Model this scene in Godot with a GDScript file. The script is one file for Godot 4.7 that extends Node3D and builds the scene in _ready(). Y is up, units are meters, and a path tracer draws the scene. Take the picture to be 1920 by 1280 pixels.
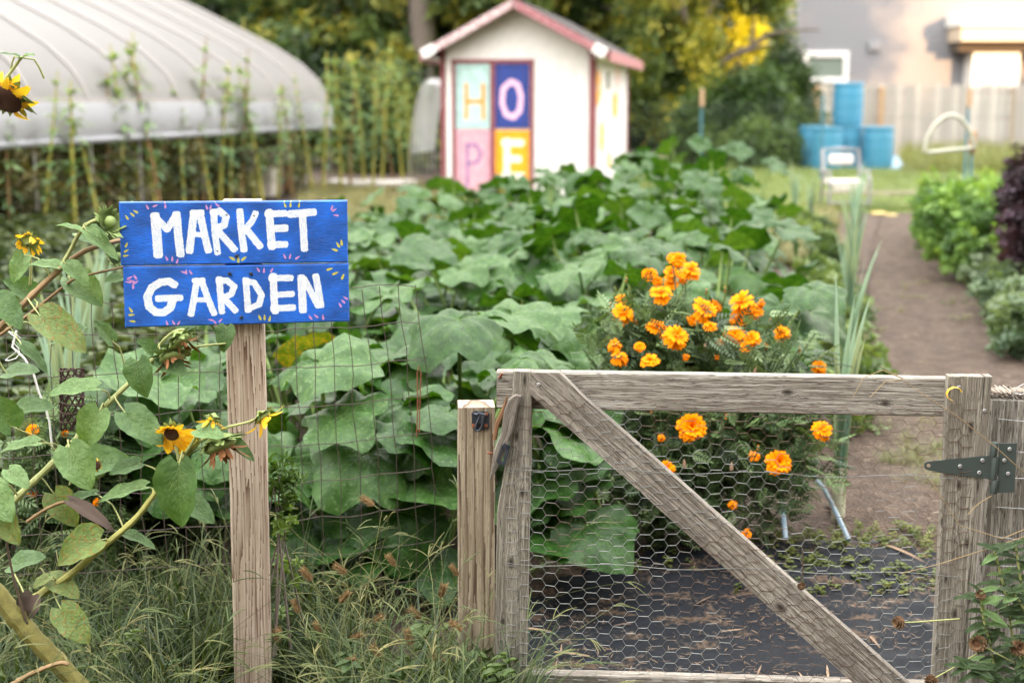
extends Node3D
# A market garden seen over its front fence: painted sign, wooden gate, squash bed, shed, hoop house, far house.
const FOCAL := 2667.0      # 50 mm lens, in pixels of the photograph
const EYE := 1.31          # height of the lens
const PITCH := 0.16717     # it looks down by 9.6 degrees
var M := {}
var used := {}
var rng := RandomNumberGenerator.new()
var sk := {}


# ------------------------------------------------------------------ shapes
class Shape:
	var v := PackedVector3Array()
	var t := PackedVector2Array()
	var c := PackedColorArray()
	var i := PackedInt32Array()
	var tint := Color(1, 1, 1)

	func put(p: Vector3, uv := Vector2.ZERO) -> int:
		v.append(p)
		t.append(uv)
		c.append(tint)
		return v.size() - 1

	func tri(a: int, b: int, d: int) -> void:   # counter-clockwise seen from outside
		i.append(a)
		i.append(d)
		i.append(b)

	func quad(a: int, b: int, d: int, e: int) -> void:
		tri(a, b, d)
		tri(a, d, e)

	func face(a: Vector3, b: Vector3, d: Vector3, e: Vector3, ua := Vector2(0, 0), ub := Vector2(1, 0), ud := Vector2(1, 1), ue := Vector2(0, 1)) -> void:
		quad(put(a, ua), put(b, ub), put(d, ud), put(e, ue))

	func box(size: Vector3, at := Transform3D(), bev := 0.0) -> void:
		var h := size / 2.0
		var b := minf(bev, minf(h.x, minf(h.y, h.z)) * 0.9)
		for ax in 3:
			var u := (ax + 1) % 3
			var w := (ax + 2) % 3
			for s in [-1.0, 1.0]:
				var p := []
				for k in [[-1, -1], [1, -1], [1, 1], [-1, 1]]:
					var q := Vector3.ZERO
					q[ax] = s * h[ax]
					q[u] = k[0] * (h[u] - b)
					q[w] = k[1] * (h[w] - b)
					p.append(at * q)
				if s < 0:
					p.reverse()
				face(p[0], p[1], p[2], p[3])
		if b <= 0.0:
			return
		for ax in 3:
			var u := (ax + 1) % 3
			var w := (ax + 2) % 3
			for k in [[-1, -1], [1, -1], [1, 1], [-1, 1]]:
				var p := []
				for e in [[-1, 0], [1, 0], [1, 1], [-1, 1]]:
					var q := Vector3.ZERO
					q[ax] = e[0] * (h[ax] - b)
					q[u] = k[0] * (h[u] - (b if e[1] == 1 else 0.0))
					q[w] = k[1] * (h[w] - (b if e[1] == 0 else 0.0))
					p.append(at * q)
				if k[0] * k[1] < 0:
					p.reverse()
				face(p[0], p[1], p[2], p[3])
		for sx in [-1, 1]:
			for sy in [-1, 1]:
				for sz in [-1, 1]:
					var a := at * Vector3(sx * h.x, sy * (h.y - b), sz * (h.z - b))
					var d := at * Vector3(sx * (h.x - b), sy * h.y, sz * (h.z - b))
					var e := at * Vector3(sx * (h.x - b), sy * (h.y - b), sz * h.z)
					if sx * sy * sz > 0:
						tri(put(a), put(d), put(e))
					else:
						tri(put(a), put(e), put(d))

	func tube(path: PackedVector3Array, radii: PackedFloat32Array, sides := 6, closed := false, vscale := 1.0) -> void:
		var n := path.size()
		var side := Vector3.ZERO
		var first := v.size()
		var along := 0.0
		for k in n:
			var d := path[mini(k + 1, n - 1)] - path[maxi(k - 1, 0)]
			if closed:
				d = path[(k + 1) % n] - path[(k + n - 1) % n]
			d = d.normalized()
			if side == Vector3.ZERO:
				side = d.cross(Vector3.UP if absf(d.y) < 0.9 else Vector3.RIGHT).normalized()
			side = (side - d * side.dot(d)).normalized()
			var up := side.cross(d)
			var r: float = radii[mini(k, radii.size() - 1)]
			if k > 0:
				along += path[k].distance_to(path[k - 1])
			for s in sides + 1:
				var a := TAU * s / sides
				put(path[k] + (side * cos(a) + up * sin(a)) * r, Vector2(along * vscale, float(s) / sides))
		var w := sides + 1
		for k in (n if closed else n - 1):
			var k2 := (k + 1) % n
			for s in sides:
				quad(first + k * w + s, first + k * w + s + 1, first + k2 * w + s + 1, first + k2 * w + s)
		if not closed:
			for e in [0, n - 1]:
				var mid := put(path[e])
				for s in sides:
					var a: int = first + e * w + s
					if e == 0:
						tri(mid, a + 1, a)
					else:
						tri(mid, a, a + 1)

	func line(a: Vector3, b: Vector3, ra: float, rb: float, sides := 6) -> void:
		tube(PackedVector3Array([a, b]), PackedFloat32Array([ra, rb]), sides)

	func grid(nu: int, nv: int, f: Callable, tile := Vector2.ONE) -> void:   # f(u, v) -> place; the outside is on the side of du x dv
		var first := v.size()
		for b in nv + 1:
			for a in nu + 1:
				put(f.call(float(a) / nu, float(b) / nv), Vector2(float(a) / nu, float(b) / nv) * tile)
		for b in nv:
			for a in nu:
				var o := first + b * (nu + 1) + a
				quad(o, o + 1, o + nu + 2, o + nu + 1)

	func lathe(profile: Array, sides := 20, at := Transform3D()) -> void:    # Vector2(radius, height), from the bottom up
		var m := profile.size()
		grid(sides, m - 1, func(a: float, b: float) -> Vector3:
			var p: Vector2 = profile[roundi(b * (m - 1))]
			return at * Vector3(p.x * cos(a * TAU), p.y, -p.x * sin(a * TAU)))

	func prism(outline: PackedVector2Array, depth: float, at := Transform3D()) -> void:   # outline counter-clockwise in x y, from z = 0 to depth
		var id := Geometry2D.triangulate_polygon(outline)
		var n := outline.size()
		var f0 := v.size()
		for p in outline:
			put(at * Vector3(p.x, p.y, depth), p)
		var b0 := v.size()
		for p in outline:
			put(at * Vector3(p.x, p.y, 0), p)
		for k in range(0, id.size(), 3):
			var a := outline[id[k]]
			var b := outline[id[k + 1]]
			var d := outline[id[k + 2]]
			if (b - a).cross(d - a) > 0:
				tri(f0 + id[k], f0 + id[k + 1], f0 + id[k + 2])
				tri(b0 + id[k], b0 + id[k + 2], b0 + id[k + 1])
			else:
				tri(f0 + id[k], f0 + id[k + 2], f0 + id[k + 1])
				tri(b0 + id[k], b0 + id[k + 1], b0 + id[k + 2])
		for k in n:
			var p := outline[k]
			var q := outline[(k + 1) % n]
			face(at * Vector3(p.x, p.y, 0), at * Vector3(q.x, q.y, 0), at * Vector3(q.x, q.y, depth), at * Vector3(p.x, p.y, depth), p, q, q + Vector2(0, depth), p + Vector2(0, depth))

	func join(o: Shape, at: Transform3D, color := Color(-1, 0, 0)) -> void:
		var n := v.size()
		for k in o.v.size():
			v.append(at * o.v[k])
			t.append(o.t[k])
			c.append(o.c[k] if color.r < 0 else o.c[k] * color)
		for k in o.i:
			i.append(n + k)

	func mesh() -> ArrayMesh:
		var nm := PackedVector3Array()
		nm.resize(v.size())
		for k in range(0, i.size(), 3):
			var a := v[i[k]]
			var n := (v[i[k + 2]] - a).cross(v[i[k + 1]] - a)
			nm[i[k]] += n
			nm[i[k + 1]] += n
			nm[i[k + 2]] += n
		for k in nm.size():
			nm[k] = nm[k].normalized() if nm[k].length_squared() > 1e-20 else Vector3.UP
		var arr := []
		arr.resize(Mesh.ARRAY_MAX)
		arr[Mesh.ARRAY_VERTEX] = v
		arr[Mesh.ARRAY_NORMAL] = nm
		arr[Mesh.ARRAY_TEX_UV] = t
		arr[Mesh.ARRAY_COLOR] = c
		arr[Mesh.ARRAY_INDEX] = i
		var m := ArrayMesh.new()
		m.add_surface_from_arrays(Mesh.PRIMITIVE_TRIANGLES, arr)
		return m


# ------------------------------------------------------------------ places and nodes
func ray(px: float, py: float) -> Vector3:
	var u := (px - 960.0) / FOCAL
	var w := (640.0 - py) / FOCAL
	return Vector3(u, w * cos(PITCH) - sin(PITCH), -(cos(PITCH) + w * sin(PITCH)))


func spot(px: float, py: float, away: float) -> Vector3:      # the point of that pixel, so many metres ahead
	var d := ray(px, py)
	return Vector3(0, EYE, 0) + d * (away / -d.z)


func on_ground(px: float, py: float, h := 0.0) -> Vector3:
	var d := ray(px, py)
	return Vector3(0, EYE, 0) + d * ((EYE - h) / -d.y)


func on_plane(px: float, py: float, x: Transform3D, z := 0.0) -> Vector3:   # in the axes of x, on its plane of that z
	var inv := x.affine_inverse()
	var o := inv * Vector3(0, EYE, 0)
	var d := inv.basis * ray(px, py)
	return o + d * ((z - o.z) / d.z)


func facing(yaw_deg: float, at: Vector3) -> Transform3D:
	return Transform3D(Basis(Vector3.UP, deg_to_rad(yaw_deg)), at)


func aim(x_axis: Vector3, y_axis: Vector3, at: Vector3, size := 1.0) -> Transform3D:   # local y along y_axis, local x towards x_axis
	var y := y_axis.normalized()
	var x := (x_axis - y * x_axis.dot(y))
	if x.length() < 1e-4:
		x = y.cross(Vector3(0.3, 0.5, 0.8))
	x = x.normalized()
	return Transform3D(Basis(x * size, y * size, x.cross(y) * size), at)


func numbered(called: String) -> String:
	var n: int = used.get(called, 0)
	used[called] = n + 1
	return called if n == 0 else "%s_%03d" % [called, n]


func tag(o: Node3D, label: String, category: String, group := "", kind := "") -> Node3D:
	if label:
		o.set_meta("label", label)
	if category:
		o.set_meta("category", category)
	if group:
		o.set_meta("group", group)
	if kind:
		o.set_meta("kind", kind)
	return o


func thing(called: String, label: String, category: String, at := Transform3D(), group := "") -> Node3D:
	var o := Node3D.new()
	o.name = numbered(called)
	o.transform = at
	add_child(o, true)
	tag(o, label, category, group)
	return o


func part(called: String, m: Mesh, mat: Material, parent: Node3D, at := Transform3D()) -> MeshInstance3D:
	var o := MeshInstance3D.new()
	o.name = called
	o.mesh = m
	o.material_override = mat
	o.transform = at
	parent.add_child(o, true)
	return o


func single(called: String, m: Mesh, mat: Material, label: String, category: String, group := "", kind := "", at := Transform3D()) -> MeshInstance3D:
	var o := part(numbered(called), m, mat, self, at)
	tag(o, label, category, group, kind)
	return o


func struct(called: String, m: Mesh, mat: Material) -> MeshInstance3D:
	var o := part(called, m, mat, self)
	o.set_meta("kind", "structure")
	return o


func again(o: Node3D, at: Transform3D, label: String) -> Node3D:
	var base := String(o.name)
	if base.length() > 4 and base[-4] == "_":
		base = base.left(-4)
	var r: Node3D = o.duplicate()
	r.name = numbered(base)
	add_child(r, true)
	r.transform = at
	r.set_meta("label", label)
	return r


func scatter(called: String, m: Mesh, mat: Material, parent: Node3D, places: Array, tints: Array) -> MultiMeshInstance3D:
	var mm := MultiMesh.new()
	mm.transform_format = MultiMesh.TRANSFORM_3D
	mm.use_colors = true
	mm.mesh = m
	mm.instance_count = places.size()
	for k in places.size():
		mm.set_instance_transform(k, places[k])
		mm.set_instance_color(k, tints[k])
	var o := MultiMeshInstance3D.new()
	o.name = called
	o.multimesh = mm
	o.material_override = mat
	o.set_meta("kind", "stuff")
	parent.add_child(o, true)
	return o


const ORD := ["first", "second", "third", "fourth", "fifth", "sixth", "seventh", "eighth", "ninth", "tenth", "eleventh", "twelfth", "thirteenth", "fourteenth", "fifteenth", "sixteenth", "seventeenth", "eighteenth", "nineteenth", "twentieth"]


func ordinal(n: int) -> String:   # 0 -> first
	if n < 20:
		return ORD[n]
	var tens := ["twentieth", "thirtieth", "fortieth", "fiftieth", "sixtieth", "seventieth"]
	var word := ["twenty", "thirty", "forty", "fifty", "sixty", "seventy"]
	var k := n + 1
	return tens[k / 10 - 2] if k % 10 == 0 else word[k / 10 - 2] + "-" + ORD[k % 10 - 1]


func rnd(a: float, b: float) -> float:
	return rng.randf_range(a, b)


func rvec() -> Vector3:
	return Vector3(rng.randfn(), rng.randfn(), rng.randfn()).normalized()


# ------------------------------------------------------------------ materials and textures
func lin(r: float, g: float, b: float) -> Color:
	return Color(r, g, b).linear_to_srgb()


func paint(called: String, c: Color, rough := 0.7, metal := 0.0) -> StandardMaterial3D:   # c linear
	var m := StandardMaterial3D.new()
	m.resource_name = called
	m.albedo_color = c.linear_to_srgb()
	m.roughness = rough
	m.metallic = metal
	M[called] = m
	return m


func leafy(called: String, rough := 0.5, through := 0.5) -> StandardMaterial3D:   # coloured per vertex or per copy
	var m := paint(called, Color(1, 1, 1), rough)
	m.vertex_color_use_as_albedo = true
	if through > 0.0:
		m.backlight_enabled = true
		m.backlight = lin(through, through, through * 0.4)
	return m


func noise_bytes(seed_: int, w: int, h: int, freq: float, sw: int, sh: int, octaves := 3) -> PackedByteArray:
	var n := FastNoiseLite.new()
	n.seed = seed_
	n.frequency = freq
	n.fractal_octaves = octaves
	var im := n.get_image(sw, sh, false, false, true)
	im.resize(w, h, Image.INTERPOLATE_CUBIC)
	return im.get_data()


func tex(w: int, h: int, rgb: PackedByteArray) -> ImageTexture:
	return ImageTexture.create_from_image(Image.create_from_data(w, h, false, Image.FORMAT_RGB8, rgb))


func grey(w: int, h: int, data: PackedByteArray) -> ImageTexture:
	return ImageTexture.create_from_image(Image.create_from_data(w, h, false, Image.FORMAT_L8, data))


func wood(called: String, seed_: int, pale: Color, mid: Color, dark: Color, rings := 0.0, knots := [], cracked := 0.5, w := 1024, h := 256) -> StandardMaterial3D:
	# weathered timber, grain along u; colours in sRGB; knots are Vector3(u, v, radius in pixels)
	var s1 := noise_bytes(seed_, w, h, 0.09, 30, h, 1)
	var s2 := noise_bytes(seed_ + 1, w, h, 0.34, 22, h, 1)
	var s3 := noise_bytes(seed_ + 2, w, h, 0.05, 128, 64, 3)
	var s4 := noise_bytes(seed_ + 3, w, h, 0.13, 18, h, 1)
	var s5 := noise_bytes(seed_ + 4, w, h, 0.45, 300, h, 1)
	var warp := PackedFloat32Array()
	var knot := PackedFloat32Array()
	warp.resize(w * h)
	knot.resize(w * h)
	for k in knots:
		var kx: int = int(k.x * w)
		var ky: int = int(k.y * h)
		var r: float = k.z * 1.4
		for y in range(maxi(0, ky - int(r * 5)), mini(h, ky + int(r * 5))):
			for x in range(maxi(0, kx - int(r * 7)), mini(w, kx + int(r * 7))):
				var dx := (x - kx) / (r * 2.4)
				var dy := (y - ky) / (r * 1.5)
				var e := exp(-(dx * dx + dy * dy))
				warp[y * w + x] -= signf(y - ky + 0.01) * e * r * 1.1
				var q := sqrt(pow((x - kx) / (r * 1.35), 2) + pow((y - ky) / r, 2))
				knot[y * w + x] = maxf(knot[y * w + x], clampf(1.25 - q, 0, 1))
	var rgb := PackedByteArray()
	var hi := PackedByteArray()
	rgb.resize(w * h * 3)
	hi.resize(w * h)
	for y in h:
		for x in w:
			var o := y * w + x
			var yy := clampi(int(y + warp[o]), 0, h - 1)
			var q := yy * w + x
			var a := s1[q] / 255.0
			var b := s2[q] / 255.0
			var p := s3[o] / 255.0
			var t := 0.24 * a + 0.46 * b + 0.18 * p + 0.12 * s5[o] / 255.0
			var deep := 0.0
			if rings > 0.0:
				var ry := (yy - h * 0.5 + (a - 0.5) * 8.0)
				var rx := 34.0 + absf(x - w * 0.42) * 0.035
				var rr := sqrt(ry * ry + rx * rx) / rings
				var fr := rr - floorf(rr)
				deep = pow(fr, 5.0) * (0.55 + 0.7 * p)
			var cr := clampf(1.0 - absf(a - 0.40) * 42.0, 0, 1) * clampf((p - 0.42) * 6.0, 0, 1) * cracked
			var f4 := fmod(s4[q] / 255.0 * 5.0, 1.0)
			cr = maxf(cr, clampf(1.0 - absf(f4 - 0.5) * 8.0, 0, 1) * clampf((b - 0.26) * 3.0, 0, 1) * cracked * 0.9)
			deep = maxf(deep, cr)
			deep = maxf(deep, knot[o] * (0.65 + 0.35 * b))
			deep = clampf(deep, 0, 1)
			var col := mid.lerp(pale, clampf((t - 0.34) * 3.0, 0, 1)).lerp(dark, deep)
			rgb[o * 3] = int(clampf(col.r, 0, 1) * 255)
			rgb[o * 3 + 1] = int(clampf(col.g, 0, 1) * 255)
			rgb[o * 3 + 2] = int(clampf(col.b, 0, 1) * 255)
			hi[o] = int(clampf(0.55 + (b - 0.5) * 0.5 + (a - 0.5) * 0.3 - deep * 0.5, 0, 1) * 255)
	var m := paint(called, Color(1, 1, 1), 0.85)
	m.albedo_texture = tex(w, h, rgb)
	m.heightmap_enabled = true
	m.heightmap_texture = grey(w, h, hi)
	m.heightmap_scale = 0.25
	return m


func mottled(called: String, seed_: int, cols: Array, scale: float, rough := 0.9, bump := 0.0, freq := 0.02) -> StandardMaterial3D:   # triplanar mix of sRGB colours
	var n := 512
	var ramp := Gradient.new()
	var stops := PackedFloat32Array()
	for k in cols.size():
		stops.append(float(k) / (cols.size() - 1))
	ramp.offsets = stops
	ramp.colors = PackedColorArray(cols)
	var f := FastNoiseLite.new()
	f.seed = seed_
	f.frequency = freq
	f.fractal_octaves = 5
	var im := f.get_seamless_image(n, n, false, false, 0.1, true)
	var d := im.get_data()
	f.seed = seed_ + 9
	f.frequency = freq * 9.0
	var fine := f.get_seamless_image(n, n, false, false, 0.1, true).get_data()
	var rgb := PackedByteArray()
	rgb.resize(n * n * 3)
	for o in n * n:
		var c := ramp.sample(clampf(d[o] / 255.0 * 0.6 + fine[o] / 255.0 * 0.4, 0, 1))
		rgb[o * 3] = int(c.r * 255)
		rgb[o * 3 + 1] = int(c.g * 255)
		rgb[o * 3 + 2] = int(c.b * 255)
	var m := paint(called, Color(1, 1, 1), rough)
	m.albedo_texture = tex(n, n, rgb)
	m.uv1_triplanar = true
	m.uv1_scale = Vector3.ONE * scale
	if bump > 0.0:
		m.heightmap_enabled = true
		m.heightmap_texture = grey(n, n, fine)
		m.heightmap_scale = bump
	return m


# ------------------------------------------------------------------ timber
func plank(a: Vector3, b: Vector3, width: float, thick: float, seed_: int, lo := [], hi := [], chamfer := 0.003) -> ArrayMesh:
	# timber from a to b in a thing's own x y plane, thickness along z centred on a.z; lo and hi: pairs (share of length, edge in -1..1) for a worn outline
	var s := Shape.new()
	var n := 24
	var along := (b - a).normalized()
	var across := Vector3(0, 0, 1).cross(along).normalized()
	var len := a.distance_to(b)
	var f := FastNoiseLite.new()
	f.seed = seed_
	f.frequency = 3.0
	var edge := func(list: Array, t: float, usual: float) -> float:
		if list.is_empty():
			return usual
		for k in list.size() - 1:
			if t <= list[k + 1][0]:
				return lerpf(list[k][1], list[k + 1][1], clampf((t - list[k][0]) / maxf(list[k + 1][0] - list[k][0], 1e-4), 0, 1))
		return list[-1][1]
	var girth := 2.0 * (width + thick)
	var off := fmod(seed_ * 0.37, 1.0)
	var outline := func(t: float) -> Array:
		var w := 0.0011 * f.get_noise_2d(t * len * 3.0, 1.0)
		var w2 := 0.0011 * f.get_noise_2d(t * len * 3.0, 7.0)
		var y0: float = edge.call(lo, t, -1.0) * width * 0.5 + w
		var y1: float = edge.call(hi, t, 1.0) * width * 0.5 + w2
		var h := thick * 0.5
		var k := chamfer
		return [Vector2(y0 + k, h), Vector2(y1 - k, h), Vector2(y1, h - k), Vector2(y1, -h + k), Vector2(y1 - k, -h), Vector2(y0 + k, -h), Vector2(y0, -h + k), Vector2(y0, h - k)]
	var rows := []
	for k in n + 1:
		var t := float(k) / n
		var o: Array = outline.call(t)
		var row := []
		for p in o:
			row.append(a + along * (len * t) + across * p.x + Vector3(0, 0, p.y))
		rows.append([row, o])
	for e in 8:
		var e2 := (e + 1) % 8
		for k in n:
			var u0 := len * k / n / 1.2 + off
			var u1 := len * (k + 1) / n / 1.2 + off
			var vv := [0.02, 0.02 + width / girth, 0.03 + width / girth, 0.47, 0.50, 0.50 + width / girth, 0.51 + width / girth, 0.97, 1.0]
			s.face(rows[k][0][e], rows[k + 1][0][e], rows[k + 1][0][e2], rows[k][0][e2], Vector2(u0, vv[e]), Vector2(u1, vv[e]), Vector2(u1, vv[e + 1]), Vector2(u0, vv[e + 1]))
	for end in [0, n]:
		var r: Array = rows[end][0]
		var o: Array = rows[end][1]
		var id := []
		for k in 8:
			id.append(s.put(r[k], Vector2(o[k].y / 0.5 + 0.3, o[k].x / girth + 0.5)))
		for k in range(1, 7):
			if end == 0:
				s.tri(id[0], id[k], id[k + 1])
			else:
				s.tri(id[0], id[k + 1], id[k])
	return s.mesh()


func screw_mesh(r := 0.0042) -> ArrayMesh:
	var s := Shape.new()
	s.lathe([Vector2(r, 0), Vector2(r, 0.0012), Vector2(r * 0.8, 0.0022), Vector2(r * 0.32, 0.0024), Vector2(r * 0.25, 0.0008), Vector2(0, 0.0008)], 12, Transform3D(Basis(Vector3.RIGHT, PI / 2), Vector3.ZERO))
	s.box(Vector3(r * 1.1, r * 0.25, 0.0006), Transform3D(Basis(), Vector3(0, 0, 0.0024)))
	return s.mesh()


# ------------------------------------------------------------------ hand-painted lettering
func stroke(px: PackedByteArray, w: int, h: int, pts: Array, wide: float, col: Color, seed_: int, solid := 0.93) -> void:
	# one brush stroke along pts (in pixels): ragged edges, bristle streaks that thin the paint
	var f := FastNoiseLite.new()
	f.seed = seed_
	f.frequency = 0.05
	var lo: Vector2 = pts[0]
	var hi: Vector2 = pts[0]
	for p in pts:
		lo = lo.min(p)
		hi = hi.max(p)
	var r := wide * 0.5
	for y in range(maxi(0, int(lo.y - r - 3)), mini(h, int(hi.y + r + 4))):
		for x in range(maxi(0, int(lo.x - r - 3)), mini(w, int(hi.x + r + 4))):
			var best := 1e9
			var side := 0.0
			var along := 0.0
			var run := 0.0
			var at := Vector2(x, y)
			for k in pts.size() - 1:
				var a: Vector2 = pts[k]
				var d: Vector2 = pts[k + 1] - a
				var l := d.length()
				var q := d / maxf(l, 0.001)
				var s := (at - a).dot(q)
				var sc := clampf(s, 0, l)
				# the ends of a stroke are nearly square, its bends are round
				var over := maxf(s - l, -s)
				var dist := absf(q.cross(at - a))
				if over > 0.0:
					var cap := (k == 0 and s < 0) or (k == pts.size() - 2 and s > l)
					dist = pow(pow(dist, 3.0) + pow(over + r * 0.35, 3.0), 1.0 / 3.0) if cap else sqrt(dist * dist + over * over)
				if dist < best:
					best = dist
					side = q.cross(at - a)
					along = run + sc
				run += l
			var edge := r + f.get_noise_2d(x * 2.2, y * 2.2) * 3.2 - best
			if edge <= 0.0:
				continue
			var bristle := f.get_noise_2d(side * 9.0 + 300.0, along * 0.45)
			var cover := clampf(edge / 1.5, 0, 1) * clampf(solid - 0.02 + bristle * 0.36, 0, 1)
			var o := (y * w + x) * 3
			px[o] = int(lerpf(px[o], col.r * 255, cover))
			px[o + 1] = int(lerpf(px[o + 1], col.g * 255, cover))
			px[o + 2] = int(lerpf(px[o + 2], col.b * 255, cover))


func dab(px: PackedByteArray, w: int, h: int, at: Vector2, along: float, wide: float, deg: float, col: Color) -> void:   # one petal of the painted border
	var q := Vector2.from_angle(deg_to_rad(deg))
	for y in range(maxi(0, int(at.y - along)), mini(h, int(at.y + along))):
		for x in range(maxi(0, int(at.x - along)), mini(w, int(at.x + along))):
			var d := Vector2(x, y) - at
			var a := d.dot(q) / along
			var b := d.dot(q.orthogonal()) / (wide * (0.75 + 0.35 * a))
			var e := a * a + b * b
			if e < 1.0:
				var o := (y * w + x) * 3
				var k := clampf((1.0 - e) * 4.0, 0, 0.92) * (0.85 + 0.15 * sin(d.dot(q.orthogonal()) * 2.1))
				px[o] = int(lerpf(px[o], col.r * 255, k))
				px[o + 1] = int(lerpf(px[o + 1], col.g * 255, k))
				px[o + 2] = int(lerpf(px[o + 2], col.b * 255, k))


const SIGN_W := 1024
const SIGN_H := 288


func sign_place(top: bool, x: float, y: float) -> Vector2:   # from a 4x enlargement of the sign to the board's own pixels
	var fx := clampf((x - 95.0) / 1712.0, 0, 1)
	var y0 := lerpf(155, 145, fx) if top else lerpf(641, 611, fx)
	var y1 := lerpf(628, 600, fx) if top else lerpf(1097, 1050, fx)
	var fy := (y - y0) / (y1 - y0)
	var x0 := lerpf(88, 105, fy) if top else lerpf(118, 135, fy)
	var x1 := lerpf(1803, 1806, fy) if top else lerpf(1812, 1818, fy)
	return Vector2((x - x0) / (x1 - x0) * SIGN_W, fy * SIGN_H)


func sign_face(top: bool) -> StandardMaterial3D:
	var w := SIGN_W
	var h := SIGN_H
	var sd := 71 if top else 83
	var s1 := noise_bytes(sd, w, h, 0.08, 30, h, 3)
	var s2 := noise_bytes(sd + 1, w, h, 0.30, 70, h, 2)
	var s3 := noise_bytes(sd + 2, w, h, 0.03, 128, 48, 3)
	var px := PackedByteArray()
	var hi := PackedByteArray()
	px.resize(w * h * 3)
	hi.resize(w * h)
	for o in w * h:
		var a := s1[o] / 255.0
		var b := s2[o] / 255.0
		var p := s3[o] / 255.0
		var line := clampf(1.0 - absf(fmod(a * 9.0, 1.0) - 0.5) * 7.0, 0, 1)
		var k := 0.86 + 0.20 * b + 0.34 * (p - 0.5) - 0.18 * line
		px[o * 3] = int(clampf(0.062 * k + 0.03 * (b - 0.5), 0, 1) * 255)
		px[o * 3 + 1] = int(clampf(0.365 * k, 0, 1) * 255)
		px[o * 3 + 2] = int(clampf(0.765 * k, 0, 1) * 255)
		hi[o] = int(clampf(0.6 + 0.4 * (b - 0.5) - 0.35 * line, 0, 1) * 255)
	var white := Color(0.925, 0.92, 0.925)
	var z := w / 1715.0
	var run := func(pts: Array, wide: float, n: int) -> void:
		var q := []
		for p in pts:
			q.append(sign_place(top, p.x, p.y))
		stroke(px, w, h, q, wide * z, white, sd * 31 + n)
	if top:
		run.call([Vector2(348, 245), Vector2(362, 400), Vector2(373, 556)], 76, 1)
		run.call([Vector2(350, 262), Vector2(438, 352), Vector2(506, 245)], 58, 2)
		run.call([Vector2(508, 232), Vector2(522, 400), Vector2(541, 552)], 66, 3)
		run.call([Vector2(640, 222), Vector2(622, 380), Vector2(606, 526)], 62, 4)
		run.call([Vector2(684, 222), Vector2(718, 390), Vector2(750, 522)], 60, 5)
		run.call([Vector2(622, 228), Vector2(704, 224)], 50, 6)
		run.call([Vector2(628, 392), Vector2(722, 396)], 44, 7)
		run.call([Vector2(788, 212), Vector2(798, 380), Vector2(818, 538)], 54, 8)
		run.call([Vector2(778, 232), Vector2(834, 214), Vector2(882, 258), Vector2(868, 322), Vector2(806, 346)], 58, 9)
		run.call([Vector2(818, 362), Vector2(948, 512)], 58, 10)
		run.call([Vector2(986, 210), Vector2(1000, 380), Vector2(1018, 516)], 58, 11)
		run.call([Vector2(1108, 226), Vector2(1080, 290), Vector2(1024, 356)], 52, 12)
		run.call([Vector2(1034, 350), Vector2(1142, 488)], 58, 13)
		run.call([Vector2(1210, 216), Vector2(1218, 350), Vector2(1230, 494)], 64, 14)
		run.call([Vector2(1190, 236), Vector2(1334, 232)], 58, 15)
		run.call([Vector2(1232, 348), Vector2(1338, 344)], 64, 16)
		run.call([Vector2(1212, 472), Vector2(1338, 470)], 58, 17)
		run.call([Vector2(1362, 238), Vector2(1556, 222)], 64, 18)
		run.call([Vector2(1462, 232), Vector2(1472, 370), Vector2(1478, 510)], 60, 19)
	else:
		run.call([Vector2(500, 770), Vector2(452, 742), Vector2(390, 748), Vector2(326, 790), Vector2(291, 862), Vector2(306, 940), Vector2(358, 984), Vector2(416, 984), Vector2(462, 950), Vector2(484, 880)], 66, 1)
		run.call([Vector2(366, 876), Vector2(544, 868)], 58, 2)
		run.call([Vector2(662, 728), Vector2(640, 880), Vector2(618, 1004)], 54, 3)
		run.call([Vector2(694, 728), Vector2(748, 880), Vector2(794, 996)], 54, 4)
		run.call([Vector2(636, 736), Vector2(716, 732)], 44, 5)
		run.call([Vector2(650, 886), Vector2(742, 884)], 44, 6)
		run.call([Vector2(830, 716), Vector2(842, 860), Vector2(852, 984)], 54, 7)
		run.call([Vector2(818, 736), Vector2(890, 734), Vector2(944, 780), Vector2(924, 838), Vector2(852, 872)], 54, 8)
		run.call([Vector2(870, 872), Vector2(956, 974)], 56, 9)
		run.call([Vector2(1032, 722), Vector2(1042, 860), Vector2(1050, 974)], 54, 10)
		run.call([Vector2(1024, 738), Vector2(1096, 750), Vector2(1152, 846), Vector2(1134, 920), Vector2(1060, 954)], 54, 11)
		run.call([Vector2(1240, 690), Vector2(1246, 850), Vector2(1256, 982)], 60, 12)
		run.call([Vector2(1220, 716), Vector2(1380, 712)], 58, 13)
		run.call([Vector2(1262, 846), Vector2(1390, 838)], 56, 14)
		run.call([Vector2(1234, 954), Vector2(1398, 946)], 60, 15)
		run.call([Vector2(1456, 704), Vector2(1462, 850), Vector2(1468, 974)], 66, 16)
		run.call([Vector2(1476, 716), Vector2(1586, 936)], 54, 17)
		run.call([Vector2(1566, 694), Vector2(1590, 830), Vector2(1606, 936)], 58, 18)
	var pink := Color(0.93, 0.56, 0.74)
	var gold := Color(0.93, 0.80, 0.16)
	var trio := func(c: Color, a: Vector3, b: Vector3, d: Vector3, big := 1.0) -> void:   # x, y, angle of three petals
		for p in [a, b, d]:
			dab(px, w, h, sign_place(top, p.x, p.y), 24 * z * big, 11 * z * big, p.z, c)
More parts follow.
